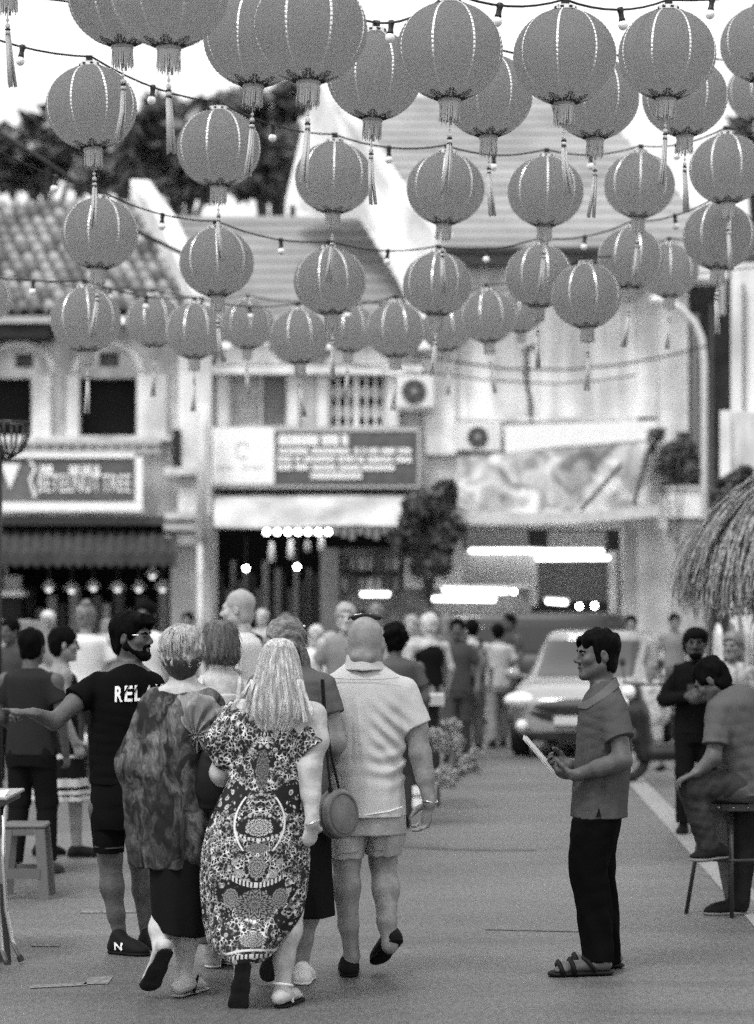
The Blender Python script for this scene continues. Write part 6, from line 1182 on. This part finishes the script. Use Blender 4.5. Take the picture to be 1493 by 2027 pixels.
vb_ = vor('F1', 26); fl = mth(N, L, 'LESS_THAN', vb_.outputs['Distance'], .34); fr_ = mth(N, L, 'SINE', mth(N, L, 'MULTIPLY', vb_.outputs['Distance'], 34)); fl = mth(N, L, 'MULTIPLY', fl, mth(N, L, 'MULTIPLY_ADD', fr_, .22, .3)); base = mth(N, L, 'MAXIMUM', base, mth(N, L, 'MULTIPLY', fl, dk))
def ring(cx, cz, rx, rz, n=42, amp=.3):
    """concentric outlined oval"""
    dx = mth(N, L, 'DIVIDE', mth(N, L, 'SUBTRACT', axx, cx), rx); dz = mth(N, L, 'DIVIDE', mth(N, L, 'SUBTRACT', z_, cz), rz); r = mth(N, L, 'SQRT', mth(N, L, 'ADD', mth(N, L, 'MULTIPLY', dx, dx), mth(N, L, 'MULTIPLY', dz, dz)))
    ins = mth(N, L, 'LESS_THAN', r, 1.0); an = mth(N, L, 'ARCTAN2', dz, dx); pet = mth(N, L, 'MULTIPLY_ADD', mth(N, L, 'COSINE', mth(N, L, 'MULTIPLY', an, 12)), .16, r); s_ = mth(N, L, 'SINE', mth(N, L, 'MULTIPLY', pet, 20)); val = mth(N, L, 'MULTIPLY_ADD', s_, amp * .62, amp * .45); val = mth(N, L, 'MAXIMUM', val, .012); return ins, val
def over(base, ins, val): return mth(N, L, 'ADD', mth(N, L, 'MULTIPLY', base, mth(N, L, 'SUBTRACT', 1, ins)), mth(N, L, 'MULTIPLY', val, ins))
zz = lambda v: HC + (HV - v) / FPX * 10.97
for (cx, v, rx, rz, amp) in ((0, 1632, .062, .04, .5), (0, 1672, .05, .022, .3), (.0, 1710, .04, .05, .36), (.0, 1782, .085, .065, .26), (.11, 1770, .035, .045, .34), (0, 1850, .06, .03, .4), (.075, 1722, .02, .02, .6), (.04, 1738, .014, .014, .6), (.1, 1700, .016, .016, .55), (0, 1520, .03, .09, .2)):
    i_, va = ring(cx, zz(v), rx, rz, amp=amp); base = over(base, i_, va)
for (v, hw_, th_, f_) in ((1656, .1, .006, 150), (1744, .12, .012, 170), (1880, .1, .01, 150), (1868, .12, .005, 0)):
    cz = mth(N, L, 'MULTIPLY_ADD', mth(N, L, 'MULTIPLY', axx, axx), 2.6 if v < 1800 else -1.5, zz(v)); dz = mth(N, L, 'ABSOLUTE', mth(N, L, 'SUBTRACT', z_, cz)); ins = mth(N, L, 'MULTIPLY', mth(N, L, 'LESS_THAN', dz, th_), mth(N, L, 'LESS_THAN', axx, hw_))
    val = mth(N, L, 'MULTIPLY_ADD', mth(N, L, 'GREATER_THAN', mth(N, L, 'SINE', mth(N, L, 'MULTIPLY', axx, f_ * 2.2)), -.2), .5, .02) if f_ else .5; base = over(base, ins, val)
# long curved brackets either side of the middle
dx = mth(N, L, 'SUBTRACT', axx, mth(N, L, 'MULTIPLY_ADD', mth(N, L, 'POWER', mth(N, L, 'ABSOLUTE', mth(N, L, 'SUBTRACT', z_, zz(1625))), 2.0), -3.2, .112)); st1 = mth(N, L, 'LESS_THAN', mth(N, L, 'ABSOLUTE', dx), .0045); st1 = mth(N, L, 'MULTIPLY', st1, mth(N, L, 'LESS_THAN', mth(N, L, 'ABSOLUTE', mth(N, L, 'SUBTRACT', z_, zz(1625))), .12)); base = over(base, st1, .6)
base = mth(N, L, 'MULTIPLY_ADD', mth(N, L, 'POWER', base, 1.25), 1.25, .008); L.new(base, b.inputs['Base Color'])
S = SDF(); S.loft(p.lv([(1402, 462, 608, .1), (1430, 440, 616, .118), (1465, 446, 614, .13), (1500, 462, 604, .132), (1550, 448, 606, .14), (1600, 424, 610, .15), (1650, 407, 612, .16), (1700, 399, 612, .165), (1750, 400, 608, .165), (1800, 403, 600, .16), (1845, 410, 572, .165, -.03), (1878, 422, 548, .165, -.05), (1899, 446, 526, .15, -.06)]), 0, fold=[(.03, 6, 1, 3, .9), (.018, 11, 0, -5, .8)])
S.cone(P(468, 1412), P(436, 1462, .0), .062, .062, .04, flat=((0, 1, 0), .9)); S.cone(P(430, 1470), P(445, 1500), .06, .055, .05, flat=((0, 1, 0), .9)); S.sleeve(P(606, 1425), P(622, 1484, -.035), .055, .072, (.3, 0, .2))
# deep scooped neckline shows the shoulders and the top of the back
S.ell(P(550, 1372, -.05), (.215, .22, .118), None, .015, op='s'); S.wrinkle(.006, 9, 6, (1.4, 1.4, .6)); S.build('caftan', kaf, p.root, .0055)
# hair: one soft mass and many strands over it
S = SDF(); hl_ = p.lv([(1263, 545, 562, .03, -.0), (1268, 532, 576, .07), (1280, 522, 584, .1), (1300, 513, 591, .115), (1325, 508, 596, .12, -.01), (1350, 502, 600, .115, -.025), (1378, 495, 604, .09, -.06), (1400, 492, 604, .065, -.09), (1422, 500, 596, .045, -.105), (1440, 515, 575, .025, -.11)]); S.loft(hl_, 0, fold=[(.03, 11, 0, 6, .5), (.02, 23, 1, -9, .5)]); S.build('hair', hair_b, p.root, .005)
LL = smooth_levels(hl_, 8); rgb_ = np.random.RandomState(5); paths = []
ztop, zbot = LL[-1, 0], LL[0, 0]
for i in range(1400):
    a = rgb_.uniform(-3.3, .2); zs_ = np.linspace(ztop - rgb_.uniform(.005, .08), max(zbot - .0, ztop - rgb_.uniform(.28, .42)) - rgb_.uniform(0, .02), 10); pt = []; sp_ = rgb_.uniform(.99, 1.05); ph = rgb_.uniform(0, 6)
    for j, z in enumerate(zs_):
        cx, cy, aa, bb = [np.interp(z, LL[:, 0], LL[:, q]) for q in (1, 2, 3, 4)]; an = a + .07 * math.sin(j * .8 + ph) + .02 * math.sin(j * 2.3 + 2 * ph); pt.append((cx + math.cos(an) * aa * sp_ * (.97 + .03 * j / 9), cy + math.sin(an) * bb * sp_, z))
    paths.append(pt)
strands(hair_b, p.root, paths[:900], .0012); strands(hair_bd, p.root, paths[900:], .0012)
for (u0, u1, v1) in ((500, 462, 1402), (504, 480, 1412), (512, 497, 1424), (548, 546, 1455), (560, 556, 1448), (590, 604, 1424), (596, 618, 1412)):
    strands(hair_b, p.root, [[P(u0 + rgb_.uniform(-4, 4), 1345, -.1), P((u0 + u1) / 2 + rgb_.uniform(-4, 4), (1345 + v1) / 2, -.135), P(u1 + rgb_.uniform(-5, 5), v1 + rgb_.uniform(-6, 6), -.13)] for _ in range(16)], .0016)
m = MB(); m.tube([wr + A3((math.cos(a) * .033, math.sin(a) * .032, .012 * math.cos(a))) for a in np.linspace(0, 6.2832, 21)], .003, 6, False); m.build('bracelet', chrome_m, p.root, smooth=True)
# black handbag between the two women
hb = thing('handbag', 'soft black handbag hanging between the kimono woman and the blonde woman', 'bag', p.P(430, 1545, .12)); S = SDF(); S.loft([(p.P(0, 1605)[2], p.P(432, 0, .12)[0], p.d + .12, .085, .05), (p.P(0, 1560)[2], p.P(430, 0, .12)[0], p.d + .12, .1, .065), (p.P(0, 1500)[2], p.P(428, 0, .12)[0], p.d + .12, .075, .04), (p.P(0, 1478)[2], p.P(428, 0, .12)[0], p.d + .12, .05, .015)], 0, sq=3); S.wrinkle(.006, 22, 2); S.build('bag_body', leather_k, hb, .007); MB().tube([p.P(410, 1485, .12), p.P(420, 1430, .08), p.P(440, 1420, .05), p.P(446, 1485, .12)], .007, 6).build('strap', leather_k, hb, smooth=True)

# ---------------------------------------------------------------- man in the dark T-shirt pointing left
p = Person(245, 12.67, 'bearded man in black T-shirt with white lettering, pointing left with outstretched arm'); P = p.P; B = SDF()
T, ax = head(B, P(260, 1262), (.95, -.3, .0), .99, neck=P(253, 1330), nr=.057)
B.loft(p.lv([(1310, 238, 276, .06), (1335, 205, 305, .1), (1400, 185, 308, .12), (1500, 185, 288, .12), (1600, 190, 285, .13)]), .03)
el, wr = P(108, 1428, -.2), P(66, 1412, -.3); B.chain([P(190, 1352), P(148, 1392, -.1), el], [.055, .05, .044], .025); B.chain([el, wr], [.046, .03], .02)
hand(B, wr, P(20, 1409, -.38) - wr, (-.1, .25, -1), -1, 1.35, 1.02, .9, over={0: .0})
B.chain([P(305, 1360), P(318, 1460, .05), P(300, 1530, .0)], [.055, .045, .032], .03); hand(B, P(300, 1530), (-.1, 0, -1), (-1, 0, 0), 1, .5, 1.0)
B.chain([P(212, 1600), P(218, 1695), P(222, 1755), P(230, 1810), P(238, 1852)], [.1, .062, .06, .043, .036], .03); B.chain([P(268, 1600, .15), P(278, 1700, .15), P(284, 1760, .15), P(290, 1845, .15)], [.1, .06, .057, .035], .03)
B.build('body', skin_d, p.root, .005)
tee = cloth('tee_black', .005, var=.15, spec=.03); S = SDF(); S.loft(p.lv([(1313, 236, 278, .07), (1326, 216, 296, .1), (1342, 194, 311, .125), (1370, 180, 316, .14), (1420, 178, 315, .145), (1480, 178, 304, .14), (1550, 179, 293, .15)]), 0, fold=[(.02, 7, 0, 10, 1.2)]); S.sleeve(P(196, 1352), P(151, 1387, -.09), .062, .078, (0, 0, -.1)); S.sleeve(P(303, 1356), P(317, 1430, .03), .062, .076)
S.loft(p.lv([(1300, 238, 276, .062), (1318, 238, 276, .062)]), .004, op='s'); S.wrinkle(.005, 17, 14); tso = S.build('t_shirt', tee, p.root, .0055)
S = SDF(); S.loft(p.lv([(1540, 182, 291, .145), (1590, 180, 292, .15), (1640, 182, 290, .14)]), .02); S.loft(p.lv([(1600, 180, 246, .115), (1686, 186, 246, .1)]), .01, fold=[(.03, 5, 0, 9, 1)]); S.loft(p.lv([(1600, 240, 292, .115, .13), (1690, 254, 304, .1, .15)]), .01); S.wrinkle(.006, 16, 2); S.build('shorts', cloth('shorts_dark', .006, spec=.03), p.root, .006)
MB().tube([P(186, 1676, -.08), P(215, 1680, -.105), P(246, 1677, -.08)], .004, 5).build('hem', cloth('hem_grey', .05), p.root)
ho = haircap(T, ax, .99, hair_k, p.root, .015, rough=.006, seed=3, low=-.08, extra=lambda S, e: (e((0, .06, .09), (.075, .06, .035), .03), e((0, .1, .078), (.06, .03, .022), .02))); fuzz(ho, 1000, .02, .0013, hair_k, p.root, 2, T(0, 0, .13), out=.3)
eyes(T, ax, .99, p.root, hair_k)
S = SDF(); e = lambda c, rad, k=.02, op='u': S.ell(T(*c), A3(rad) * .99, ax, k, op)
for sx in (-1, 1): S.cone(T(sx * .058, .0, -.05), T(sx * .025, .075, -.095), .024, .024, .02); S.cone(T(sx * .022, .094, -.046), T(0, .102, -.044), .007, .007, .006); S.cone(T(sx * .028, .088, -.05), T(sx * .022, .084, -.09), .008, .012, .01); S.cone(T(sx * .066, -.002, -.02), T(sx * .06, .004, -.05), .012, .02, .01)
e((0, .08, -.1), (.032, .026, .024), .02); S.noise(lambda x, y, z: .002 * np.sin(x * 300) * np.sin(z * 280 + y * 200)); S.build('beard', hair_k, p.root, .004)
MB().tube([T(.079, -.01, .012), T(.081, .03, .015), T(.07, .07, .014)], .0022, 6).build('spectacle_arm', M('steel', .4, .3, .5, metal=1), p.root)
hl = p.G(216, 0, -.02); shoe('sneaker', hl, hl + A3((.22, -.13, 0)), (0, 0, 1), shoe_k, p.root, 1.15, .085); hl2 = p.G(276, 0, .16); shoe('sneaker', hl2, hl2 + A3((.17, -.1, 0)), (0, 0, 1), shoe_k, p.root, 1.05, .085)
# stencil word on the chest and the letter on the shoe: cut letters wrapped onto the cloth
def project(txt, wid, ht, centre, right, upv, dirv, target, name, mat, parent, off=.004, slash=False):
    dg = bpy.context.evaluated_depsgraph_get(); bv = BVHTree.FromObject(target, dg); og = org(target)
    me0 = text_mesh(txt, 1, 0, bold=.03); xs = [v.co.x for v in me0.vertices]; ys = [v.co.y for v in me0.vertices]; x0_, x1_, y0_, y1_ = min(xs), max(xs), min(ys), max(ys)
    V = []; right, upv, dirv = Vector(right).normalized(), Vector(upv).normalized(), Vector(dirv).normalized()
    for v in me0.vertices:
        q = Vector(centre) + right * ((v.co.x - (x0_ + x1_) / 2) / (x1_ - x0_) * wid) + upv * ((v.co.y - (y0_ + y1_) / 2) / (y1_ - y0_) * ht) - og; hit = bv.ray_cast(q - dirv * .5, dirv)
        V.append((hit[0] - dirv * off) if hit[0] is not None else q)
    me = raw_mesh(name, [tuple(v + og - org(parent)) for v in V], [list(f.vertices) for f in me0.polygons], mat); o = place(name, me, parent); return o
lw = M('print_white', .8, .6)
for i, ch in enumerate('RELAX'):
    c = P(229 + i * 19.5, 1376 - i * .8, -.3); project(ch, 15.5 * p.k, 31 * p.k, c, (1, 0, .03), (0, 0, 1), (0, 1, 0), tso, 'letter', lw, tso, .006)
sn = [o for o in p.root.children if o.name.startswith('sneaker')][0]; dgv = bpy.context.evaluated_depsgraph_get(); bvt = BVHTree.FromObject(tso, dgv); ogt = org(tso)
for i in range(5):
    m = MB(); q = []
    for du, dv in ((-8, 13), (8, -14)):
        c = Vector(P(229 + i * 19.5 + du, 1376 - i * .8 + dv, -.6)) - ogt; hit = bvt.ray_cast(c, Vector((0, 1, 0)));  q.append((hit[0] if hit[0] is not None else c + Vector((0, .45, 0))) + ogt - Vector((0, .009, 0)))
    m.tube([q[0], q[0].lerp(q[1], .5) - Vector((0, .001, 0)), q[1]], .0038, 5); m.build('stencil_cut', tee, tso)
project('N', .05, .04, hl + A3((.085, -.05, .046)), (.85, -.53, 0), (0, 0, 1), (.53, .85, 0), sn, 'letter', lw, sn, .003)

# ---------------------------------------------------------------- sitting man, right
p = Person(1448, 14.2, 'man in a grey T-shirt sitting hunched on the bar stool'); P = p.P; B = SDF()
T, ax = head(B, P(1410, 1347), (-.72, .35, -.6), 1.0, up=(-.5, .2, .85), neck=P(1440, 1388), nr=.056)
B.loft(p.lv([(1372, 1425, 1480, .12), (1400, 1408, 1500, .17), (1450, 1408, 1515, .16), (1520, 1430, 1535, .15), (1570, 1440, 1540, .16)]), .04)
B.chain([P(1425, 1412, -.12), P(1412, 1500, -.2), P(1378, 1530, -.22)], [.052, .045, .03], .03); hand(B, P(1378, 1530, -.22), (-.9, .1, -.45), (0, 0, -1), -1, .5, 1.0); B.chain([P(1455, 1412, .18), P(1420, 1510, .24), P(1385, 1530, .12)], [.052, .045, .03], .03); hand(B, P(1385, 1530, .12), (-.9, -.3, -.3), (0, 0, -1), 1, .5, 1.0)
B.chain([P(1490, 1560, -.08), P(1372, 1558, -.14), P(1402, 1672, -.1)], [.09, .062, .042], .03); B.chain([P(1495, 1560, .12), P(1420, 1600, .12), P(1450, 1785, .1)], [.09, .062, .042], .03); B.build('body', skin_d, p.root, .007)
S = SDF(); S.loft(p.lv([(1356, 1438, 1478, .09), (1368, 1416, 1494, .15), (1395, 1400, 1506, .2), (1440, 1396, 1518, .195), (1500, 1414, 1532, .18), (1540, 1430, 1545, .18), (1572, 1438, 1552, .185)]), 0, fold=[(.03, 8, 0, 16, 1.3)]); S.sleeve(P(1424, 1405, -.13), P(1417, 1474, -.185), .068, .076); S.sleeve(P(1455, 1405, .17), P(1438, 1470, .22), .068, .076)
S.wrinkle(.009, 14, 12, (1, 1, 1.8)); S.build('t_shirt', cloth('tee_mid', .085), p.root, .007)
jn = cloth('jeans', .04, var=.3, vs=9, bump=.4, bs=160); S = SDF(); S.cone(P(1500, 1552, -.06), P(1372, 1556, -.14), .1, .078, .05); S.cone(P(1368, 1560, -.14), P(1402, 1670, -.1), .078, .062, .03); S.wrinkle(.012, 16, 5, (1.4, 1.4, 1.2)); S.build('trouser_leg', jn, p.root, .007)
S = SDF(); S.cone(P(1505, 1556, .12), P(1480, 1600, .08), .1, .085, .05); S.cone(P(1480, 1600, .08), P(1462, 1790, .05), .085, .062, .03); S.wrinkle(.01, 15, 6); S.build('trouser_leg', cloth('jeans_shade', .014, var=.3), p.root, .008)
fuzz(haircap(T, ax, 1.0, hair_k, p.root, .015, seed=5, low=-.09, h=.006, rough=.006), 700, .02, .0016, hair_k, p.root, 3, T(0, 0, .13), out=.25); eyes(T, ax, 1.0, p.root, hair_k)
hl, tt = P(1442, 1697, -.08), P(1366, 1707, -.13); shoe('shoe', hl, tt, (0, -.05, 1), shoe_k, p.root, 1.05, .05, .006, sole_mat=M('sole_pale', .16, .7)); hl = p.G(1478, 0, .05); shoe('shoe', hl, hl + A3((-.26, -.04, 0)), (0, 0, 1), shoe_k, p.root, 1.05, .06, .006, sole_mat=MATS['sole_pale'])
# ---------------------------------------------------------------- people farther off
def bgp(u, d, H, lab, yaw=0, skin=None, hm=None, hs='short', top=None, bot=None, bs='trousers', sl='short', walk=.1, h=.012, sc=1.0, arms=None, group=None, shoes=None, extra=None, fat=1.0):
    """a standing or walking person; local frame: x right, y the way the person faces"""
    t = thing('person', lab, 'person', (0, 0, 0), group); s = H / 1.72; skin = skin or skin_t; V = lambda x, y, z: A3((x * s, y * s, z * s)); B = SDF()
    T, ax = head(B, V(0, .02, 1.595), (0, 1, -.05), s * sc, neck=V(0, -.01, 1.43), nr=.054)
    f = fat; B.loft([(z * s, 0, y * s, a * s * f, b * s * f) for z, y, a, b in ((.86, 0, .15, .1), (1.0, 0, .145, .1), (1.12, 0, .13, .095), (1.28, 0, .155, .105), (1.38, -.01, .155, .09), (1.43, -.01, .1, .06))], .03)
    ar = arms or [((-.2, 0, 1.36), (-.255, -.02, 1.1), (-.25, .1, .87)), ((.2, 0, 1.36), (.255, -.03, 1.1), (.25, .07, .87))]
    for i, (a, b, c) in enumerate(ar):
        a, b, c = V(*a), V(*b), V(*c); B.chain([V(a[0] * .75 / s, a[1] / s, a[2] / s), a, b, c], [.05 * s, .05 * s, .042 * s, .028 * s], .03); hand(B, c, nrm(c - b) + A3((0, .1, -.2)), (-np.sign(a[0]), 0, 0), 1 if i else -1, .6, .95 * s)
    for i, sx in enumerate((-1, 1)):
        w_ = walk * (1 if i else -1); B.chain([V(sx * .085, 0, .88), V(sx * .095, w_ * .5 + .03, .49), V(sx * .1, w_ - .02, .09)], [.088 * s, .058 * s, .038 * s], .03); 
        shoe('shoe', V(sx * .1, w_ - .09, 0), V(sx * .12, w_ + .17, 0), (0, 0, 1), shoes or shoe_k, t, s, .06, h=h * .8)
    B.build('body', skin, t, h)
    S = SDF(); zt = 1.42 if sl != 'none' else 1.36
    S.loft([(z * s, 0, y * s, a * s * f, b * s * f) for z, y, a, b in ((.84, 0, .19, .135), (1.0, 0, .178, .13), (1.12, 0, .165, .125), (1.28, 0, .185, .13), (1.38, -.01, .18, .115), (1.43, -.01, .12, .08), (1.45, -.01, .08, .065))] if sl != 'none' else [(z * s, 0, y * s, a * s, b * s) for z, y, a, b in ((.84, 0, .18, .13), (1.0, 0, .165, .125), (1.12, 0, .155, .12), (1.28, 0, .175, .128), (1.34, 0, .15, .115), (1.38, -.01, .11, .1))], 0, fold=[(.025, 8, u, 12, 1.2)])
    if sl != 'none':
        for a, b, c in ar:
            a, b, c = V(*a), V(*b), V(*c); S.sleeve(A3((a[0] * .8, a[1], a[2])), a + (b - a) * (.6 if sl == 'short' else 1.0), .062 * s, .07 * s)
            if sl == 'long': S.sleeve(b - (b - a) * .05, b + (c - b) * .9, .058 * s, .048 * s)
    S.build('top', top, t, h); S = SDF()
    if bs == 'skirt': S.loft([(.42 * s, 0, 0, .25 * s, .22 * s), (.65 * s, 0, 0, .22 * s, .18 * s), (.9 * s, 0, 0, .18 * s, .135 * s), (1.0 * s, 0, 0, .16 * s, .12 * s)], 0, fold=[(.06, 9, u, 2, 1)])
    else:
        e_ = .1 if bs == 'trousers' else .52; S.loft([(.76 * s, 0, 0, .165 * s, .12 * s), (.86 * s, 0, 0, .18 * s, .13 * s), (.98 * s, 0, 0, .165 * s, .12 * s)], .02)
        for i, sx in enumerate((-1, 1)):
            w_ = walk * (1 if i else -1); A, Kn, An = V(sx * .085, 0, .84), V(sx * .095, w_ * .5 + .03, .49), V(sx * .1, w_ - .02, .09); S.sleeve(A, Kn, .098 * s, .076 * s)
            if bs == 'trousers': S.sleeve(Kn - (Kn - A) * .05, An, .075 * s, .07 * s)
    S.build('trousers' if bs != 'skirt' else 'skirt', bot, t, h)
    if hs in ('short', 'curly', 'bun'):
        haircap(T, ax, s * sc, hm, t, .018 if hs == 'short' else (.035 if hs == 'curly' else .014), seed=int(u), rough=.004 if hs != 'curly' else .01, h=h * .8, low=-.085, extra=(lambda S, e: e((0, -.07, .13), (.045, .045, .04), .015)) if hs == 'bun' else None)
    elif hs == 'long':
        haircap(T, ax, s * sc, hm, t, .02, seed=int(u), h=h * .8, low=-.3, extra=lambda S, e: (e((0, -.085, -.1), (.085, .045, .17), .03), e((-.07, -.04, -.09), (.03, .045, .12), .03), e((.07, -.04, -.09), (.03, .045, .12), .03)))
    eyes(T, ax, s * sc, t, hm if hs != 'bald' else None)
    if extra: extra(t, T, ax, V, s)
    loc = onroad(u, d); t.location = loc; t.rotation_euler = (0, 0, R(yaw)); ORG[t] = loc; return t
c_w = cloth('cotton_white', .6); c_l = cloth('cotton_pale', .4); c_g = cloth('cotton_grey', .2); c_d = cloth('cotton_dark', .05, spec=.05); c_k = cloth('cotton_black', .008, spec=.04); c_m = cloth('cotton_mid', .12)
def strap_ex(t, T, ax, V, s): MB().tube([V(-.15, -.12, 1.0), V(-.02, -.15, 1.22), V(.1, -.1, 1.42), V(.12, 0, 1.46)], .014, 6).build('strap', leather_k, t)
bgp(478, 17.2, 1.93, 'tall man with thin grey hair and white shirt behind the bob haired woman', 75, skin_l, hair_g, 'bald', c_w, c_g, extra=lambda t, T, ax, V, s: (strap_ex(t, T, ax, V, s), haircap(T, ax, s, M('hair_thin', .3, .6), t, .004, h=.008, low=-.06, front=.05)), h=.009)
bgp(170, 23.5, 1.84, 'woman with pinned up hair and white top behind the dark haired man at left', 10, skin_t, hair_m, 'bun', c_w, c_d)
bgp(291, 24.5, 1.87, 'man in a white collared shirt just behind the head of the bearded man', 160, skin_d, hair_k, 'short', c_w, c_d)
bgp(212, 31, 1.66, 'small distant person in white between the pinned up hair and the bearded man', 170, skin_t, hair_m, 'short', c_w, c_g, h=.015)
bgp(96, 33.5, 1.76, 'distant person in white cap by the grey car at left', 160, skin_t, c_w, 'short', c_l, c_d, h=.015)
bgp(626, 28, 1.6, 'distant fair haired woman in white, left of the bald head', 175, skin_l, hair_b, 'long', c_w, c_l, h=.014)
bgp(655, 25, 1.55, 'shorter woman in pale shirt beside the head of the bald man', 150, skin_l, hair_g, 'short', c_l, c_g, h=.014)
bgp(684, 23, 1.85, 'tall grey haired man in grey just left of the bald head', 185, skin_l, hair_g, 'short', c_g, c_d, h=.013)
bgp(745, 30, 1.85, 'distant man in light grey shirt above the shoulder of the bald man', 180, skin_t, hair_m, 'short', c_l, c_g, h=.014)
bgp(783, 19.8, 1.66, 'man with bushy black hair and grey shirt right of the bald head', 15, skin_d, hair_k, 'curly', cloth('shirt_mid', .08), c_d, h=.011)
bgp(850, 27, 1.74, 'fair woman in black cropped top and grey trousers walking in the middle distance', 30, skin_l, hair_b, 'short', c_k, c_g, sl='none', arms=[((-.2, 0, 1.36), (-.27, .05, 1.14), (-.2, .25, 1.2)), ((.2, 0, 1.36), (.26, -.03, 1.12), (.25, .05, .88))], h=.013)
bgp(815, 33, 1.7, 'distant woman in pale dress left of the black cropped top', 170, skin_l, hair_g, 'long', c_l, c_l, bs='skirt', h=.015)
def pack(t, T, ax, V, s):
    S = SDF(); S.loft([(.98 * s, 0, -.17 * s, .12 * s, .08 * s), (1.15 * s, 0, -.2 * s, .15 * s, .1 * s), (1.35 * s, 0, -.17 * s, .12 * s, .07 * s)], 0, sq=3); S.build('backpack', c_m, t, .013)
    for sx in (-1, 1): MB().tube([V(sx * .05, -.15, 1.2), V(sx * .1, -.13, 1.4), V(sx * .11, 0, 1.45)], .022, 6).build('strap', c_k, t)
bgp(935, 30.5, 1.66, 'woman in black vest with small backpack and grey trousers near the silver hatchback', 5, skin_l, hair_k, 'short', c_k, cloth('trousers_mid', .13), sl='none', extra=pack, walk=.16, h=.013)
bgp(986, 31.5, 1.6, 'person in pale shirt and grey trousers right of the woman with the small backpack', 10, skin_t, hair_k, 'short', c_l, c_g, walk=.14, h=.013)
bgp(1010, 36, 1.72, 'dark dressed distant person beside the dark van front', 120, skin_d, hair_k, 'short', c_d, c_k, h=.016)
bgp(1292, 26.9, 1.2, 'child in pale clothes standing behind the black scooter', 140, skin_t, hair_m, 'short', cloth('child_print', .42, var=.5, vs=14), c_l, h=.011, sc=1.2, bs='shorts')
bgp(1250, 34, 1.7, 'distant person in white behind the polo shirt man, at the silver hatchback door', 170, skin_t, hair_k, 'short', c_w, c_g, h=.016)
for (u, d, H, lab, yw, sk_, h_, hs_, tp, bt, bs_) in ((566, 34, 1.72, 'distant person in white behind the woman with the updo', 170, skin_l, hair_m, 'short', c_w, c_g, 'trousers'), (716, 37, 1.75, 'distant person in dark clothes just left of the bald head', 190, skin_t, hair_k, 'short', c_d, c_k, 'trousers'), (884, 35, 1.7, 'distant woman in grey between the cropped top and the small backpack', 20, skin_t, hair_m, 'long', c_m, c_d, 'trousers'), (905, 28.5, 1.68, 'dark dressed person close by the woman with the small backpack', 175, skin_d, hair_k, 'short', c_d, c_d, 'trousers'), (1034, 40, 1.74, 'far person in dark shirt before the dark van', 160, skin_t, hair_k, 'short', c_k, c_d, 'trousers'), (372, 36, 1.74, 'distant person in dark shirt above the short haired woman', 175, skin_t, hair_k, 'short', c_d, c_k, 'trousers'), (520, 38, 1.78, 'distant person in pale shirt over the updo, at the lamp lit shop', 160, skin_l, hair_b, 'short', c_l, c_g, 'trousers'), (22, 24, 1.7, 'dark dressed person by the grey car at the left edge', 150, skin_d, hair_k, 'short', c_d, c_k, 'trousers'), (1335, 37, 1.72, 'distant person in grey near the white pier behind the scooter', 185, skin_t, hair_k, 'short', c_g, c_d, 'trousers')):
    bgp(u, d, H, lab, yw, sk_, h_, hs_, tp, bt, bs=bs_, h=.016)
def beard(t, T, ax, V, s):
    S = SDF(); e = lambda c, r, k=.02, op='u': S.ell(T(*c), A3(r) * s, ax, k, op); e((0, .07, -.1), (.055, .04, .04), .02); e((0, .09, -.05), (.03, .012, .01), .01); S.build('beard', hair_k, t, .007)
    S = SDF(); e = lambda c, r, k=.02, op='u': S.ell(T(*c), A3(r) * s, ax, k, op); e((0, -.01, .07), (.102, .115, .07), .02); e((.06, -.06, .0), (.06, .06, .1), .03); e((0, .11, -.03), (.07, .06, .07), .01, 's'); S.build('headscarf', c_k, t, .008)
    MB().box(-.06, .06, .19, .205, 1.12, 1.2).build('phone', M('phone_back', .05, .3, .4), t)
bgp(1378, 19.4, 1.64, 'bearded man all in black with dark headscarf standing behind the sitting man', 170, skin_d, hair_k, 'short', c_k, c_k, sl='long', arms=[((-.2, 0, 1.36), (-.27, .02, 1.1), (-.06, .22, 1.14)), ((.2, 0, 1.36), (.27, .02, 1.1), (.05, .22, 1.16))], h=.008, extra=beard, walk=.04)
bgp(1452, 20.5, 1.6, 'person in pale print shirt behind the sitting man at the right edge', 150, skin_t, hair_m, 'long', cloth('print_pale', .3, var=.6, vs=18), c_g, h=.012)
bgp(62, 16.4, 1.66, 'dark haired man in dark grey T-shirt seen from behind at far left', -22, skin_d, hair_k, 'short', cloth('tee_slate', .02, spec=.06), c_k, h=.008, walk=.06, arms=[((-.2, 0, 1.36), (-.25, .02, 1.1), (-.2, .22, .95)), ((.2, 0, 1.36), (.25, -.02, 1.1), (.24, .06, .86))], shoes=M('sandal_dark', .03, .6))
skm = M('skirt_bands', .01, .9, .05); N, L, b = nodes_of(skm); tc = N.new('ShaderNodeTexCoord'); sp = N.new('ShaderNodeSeparateXYZ'); L.new(tc.outputs['Object'], sp.inputs[0]); nz = N.new('ShaderNodeTexNoise'); nz.inputs['Scale'].default_value = 55; L.new(tc.outputs['Object'], nz.inputs[0]); zz_ = mth(N, L, 'MULTIPLY_ADD', nz.outputs[0], .03, sp.outputs[2]); acc = None
for c, w_ in ((.75, .014), (.56, .03), (.49, .016), (.44, .022)):
    q = mth(N, L, 'LESS_THAN', mth(N, L, 'ABSOLUTE', mth(N, L, 'SUBTRACT', zz_, c)), w_); acc = q if acc is None else mth(N, L, 'MAXIMUM', acc, q)
L.new(mth(N, L, 'MULTIPLY_ADD', acc, .42, .008), b.inputs['Base Color'])
bgp(122, 17.6, 1.66, 'woman in sleeveless black top and dark skirt with pale bands at left', -75, skin_t, hair_k, 'short', c_k, skm, bs='skirt', sl='none', h=.008, walk=.12)
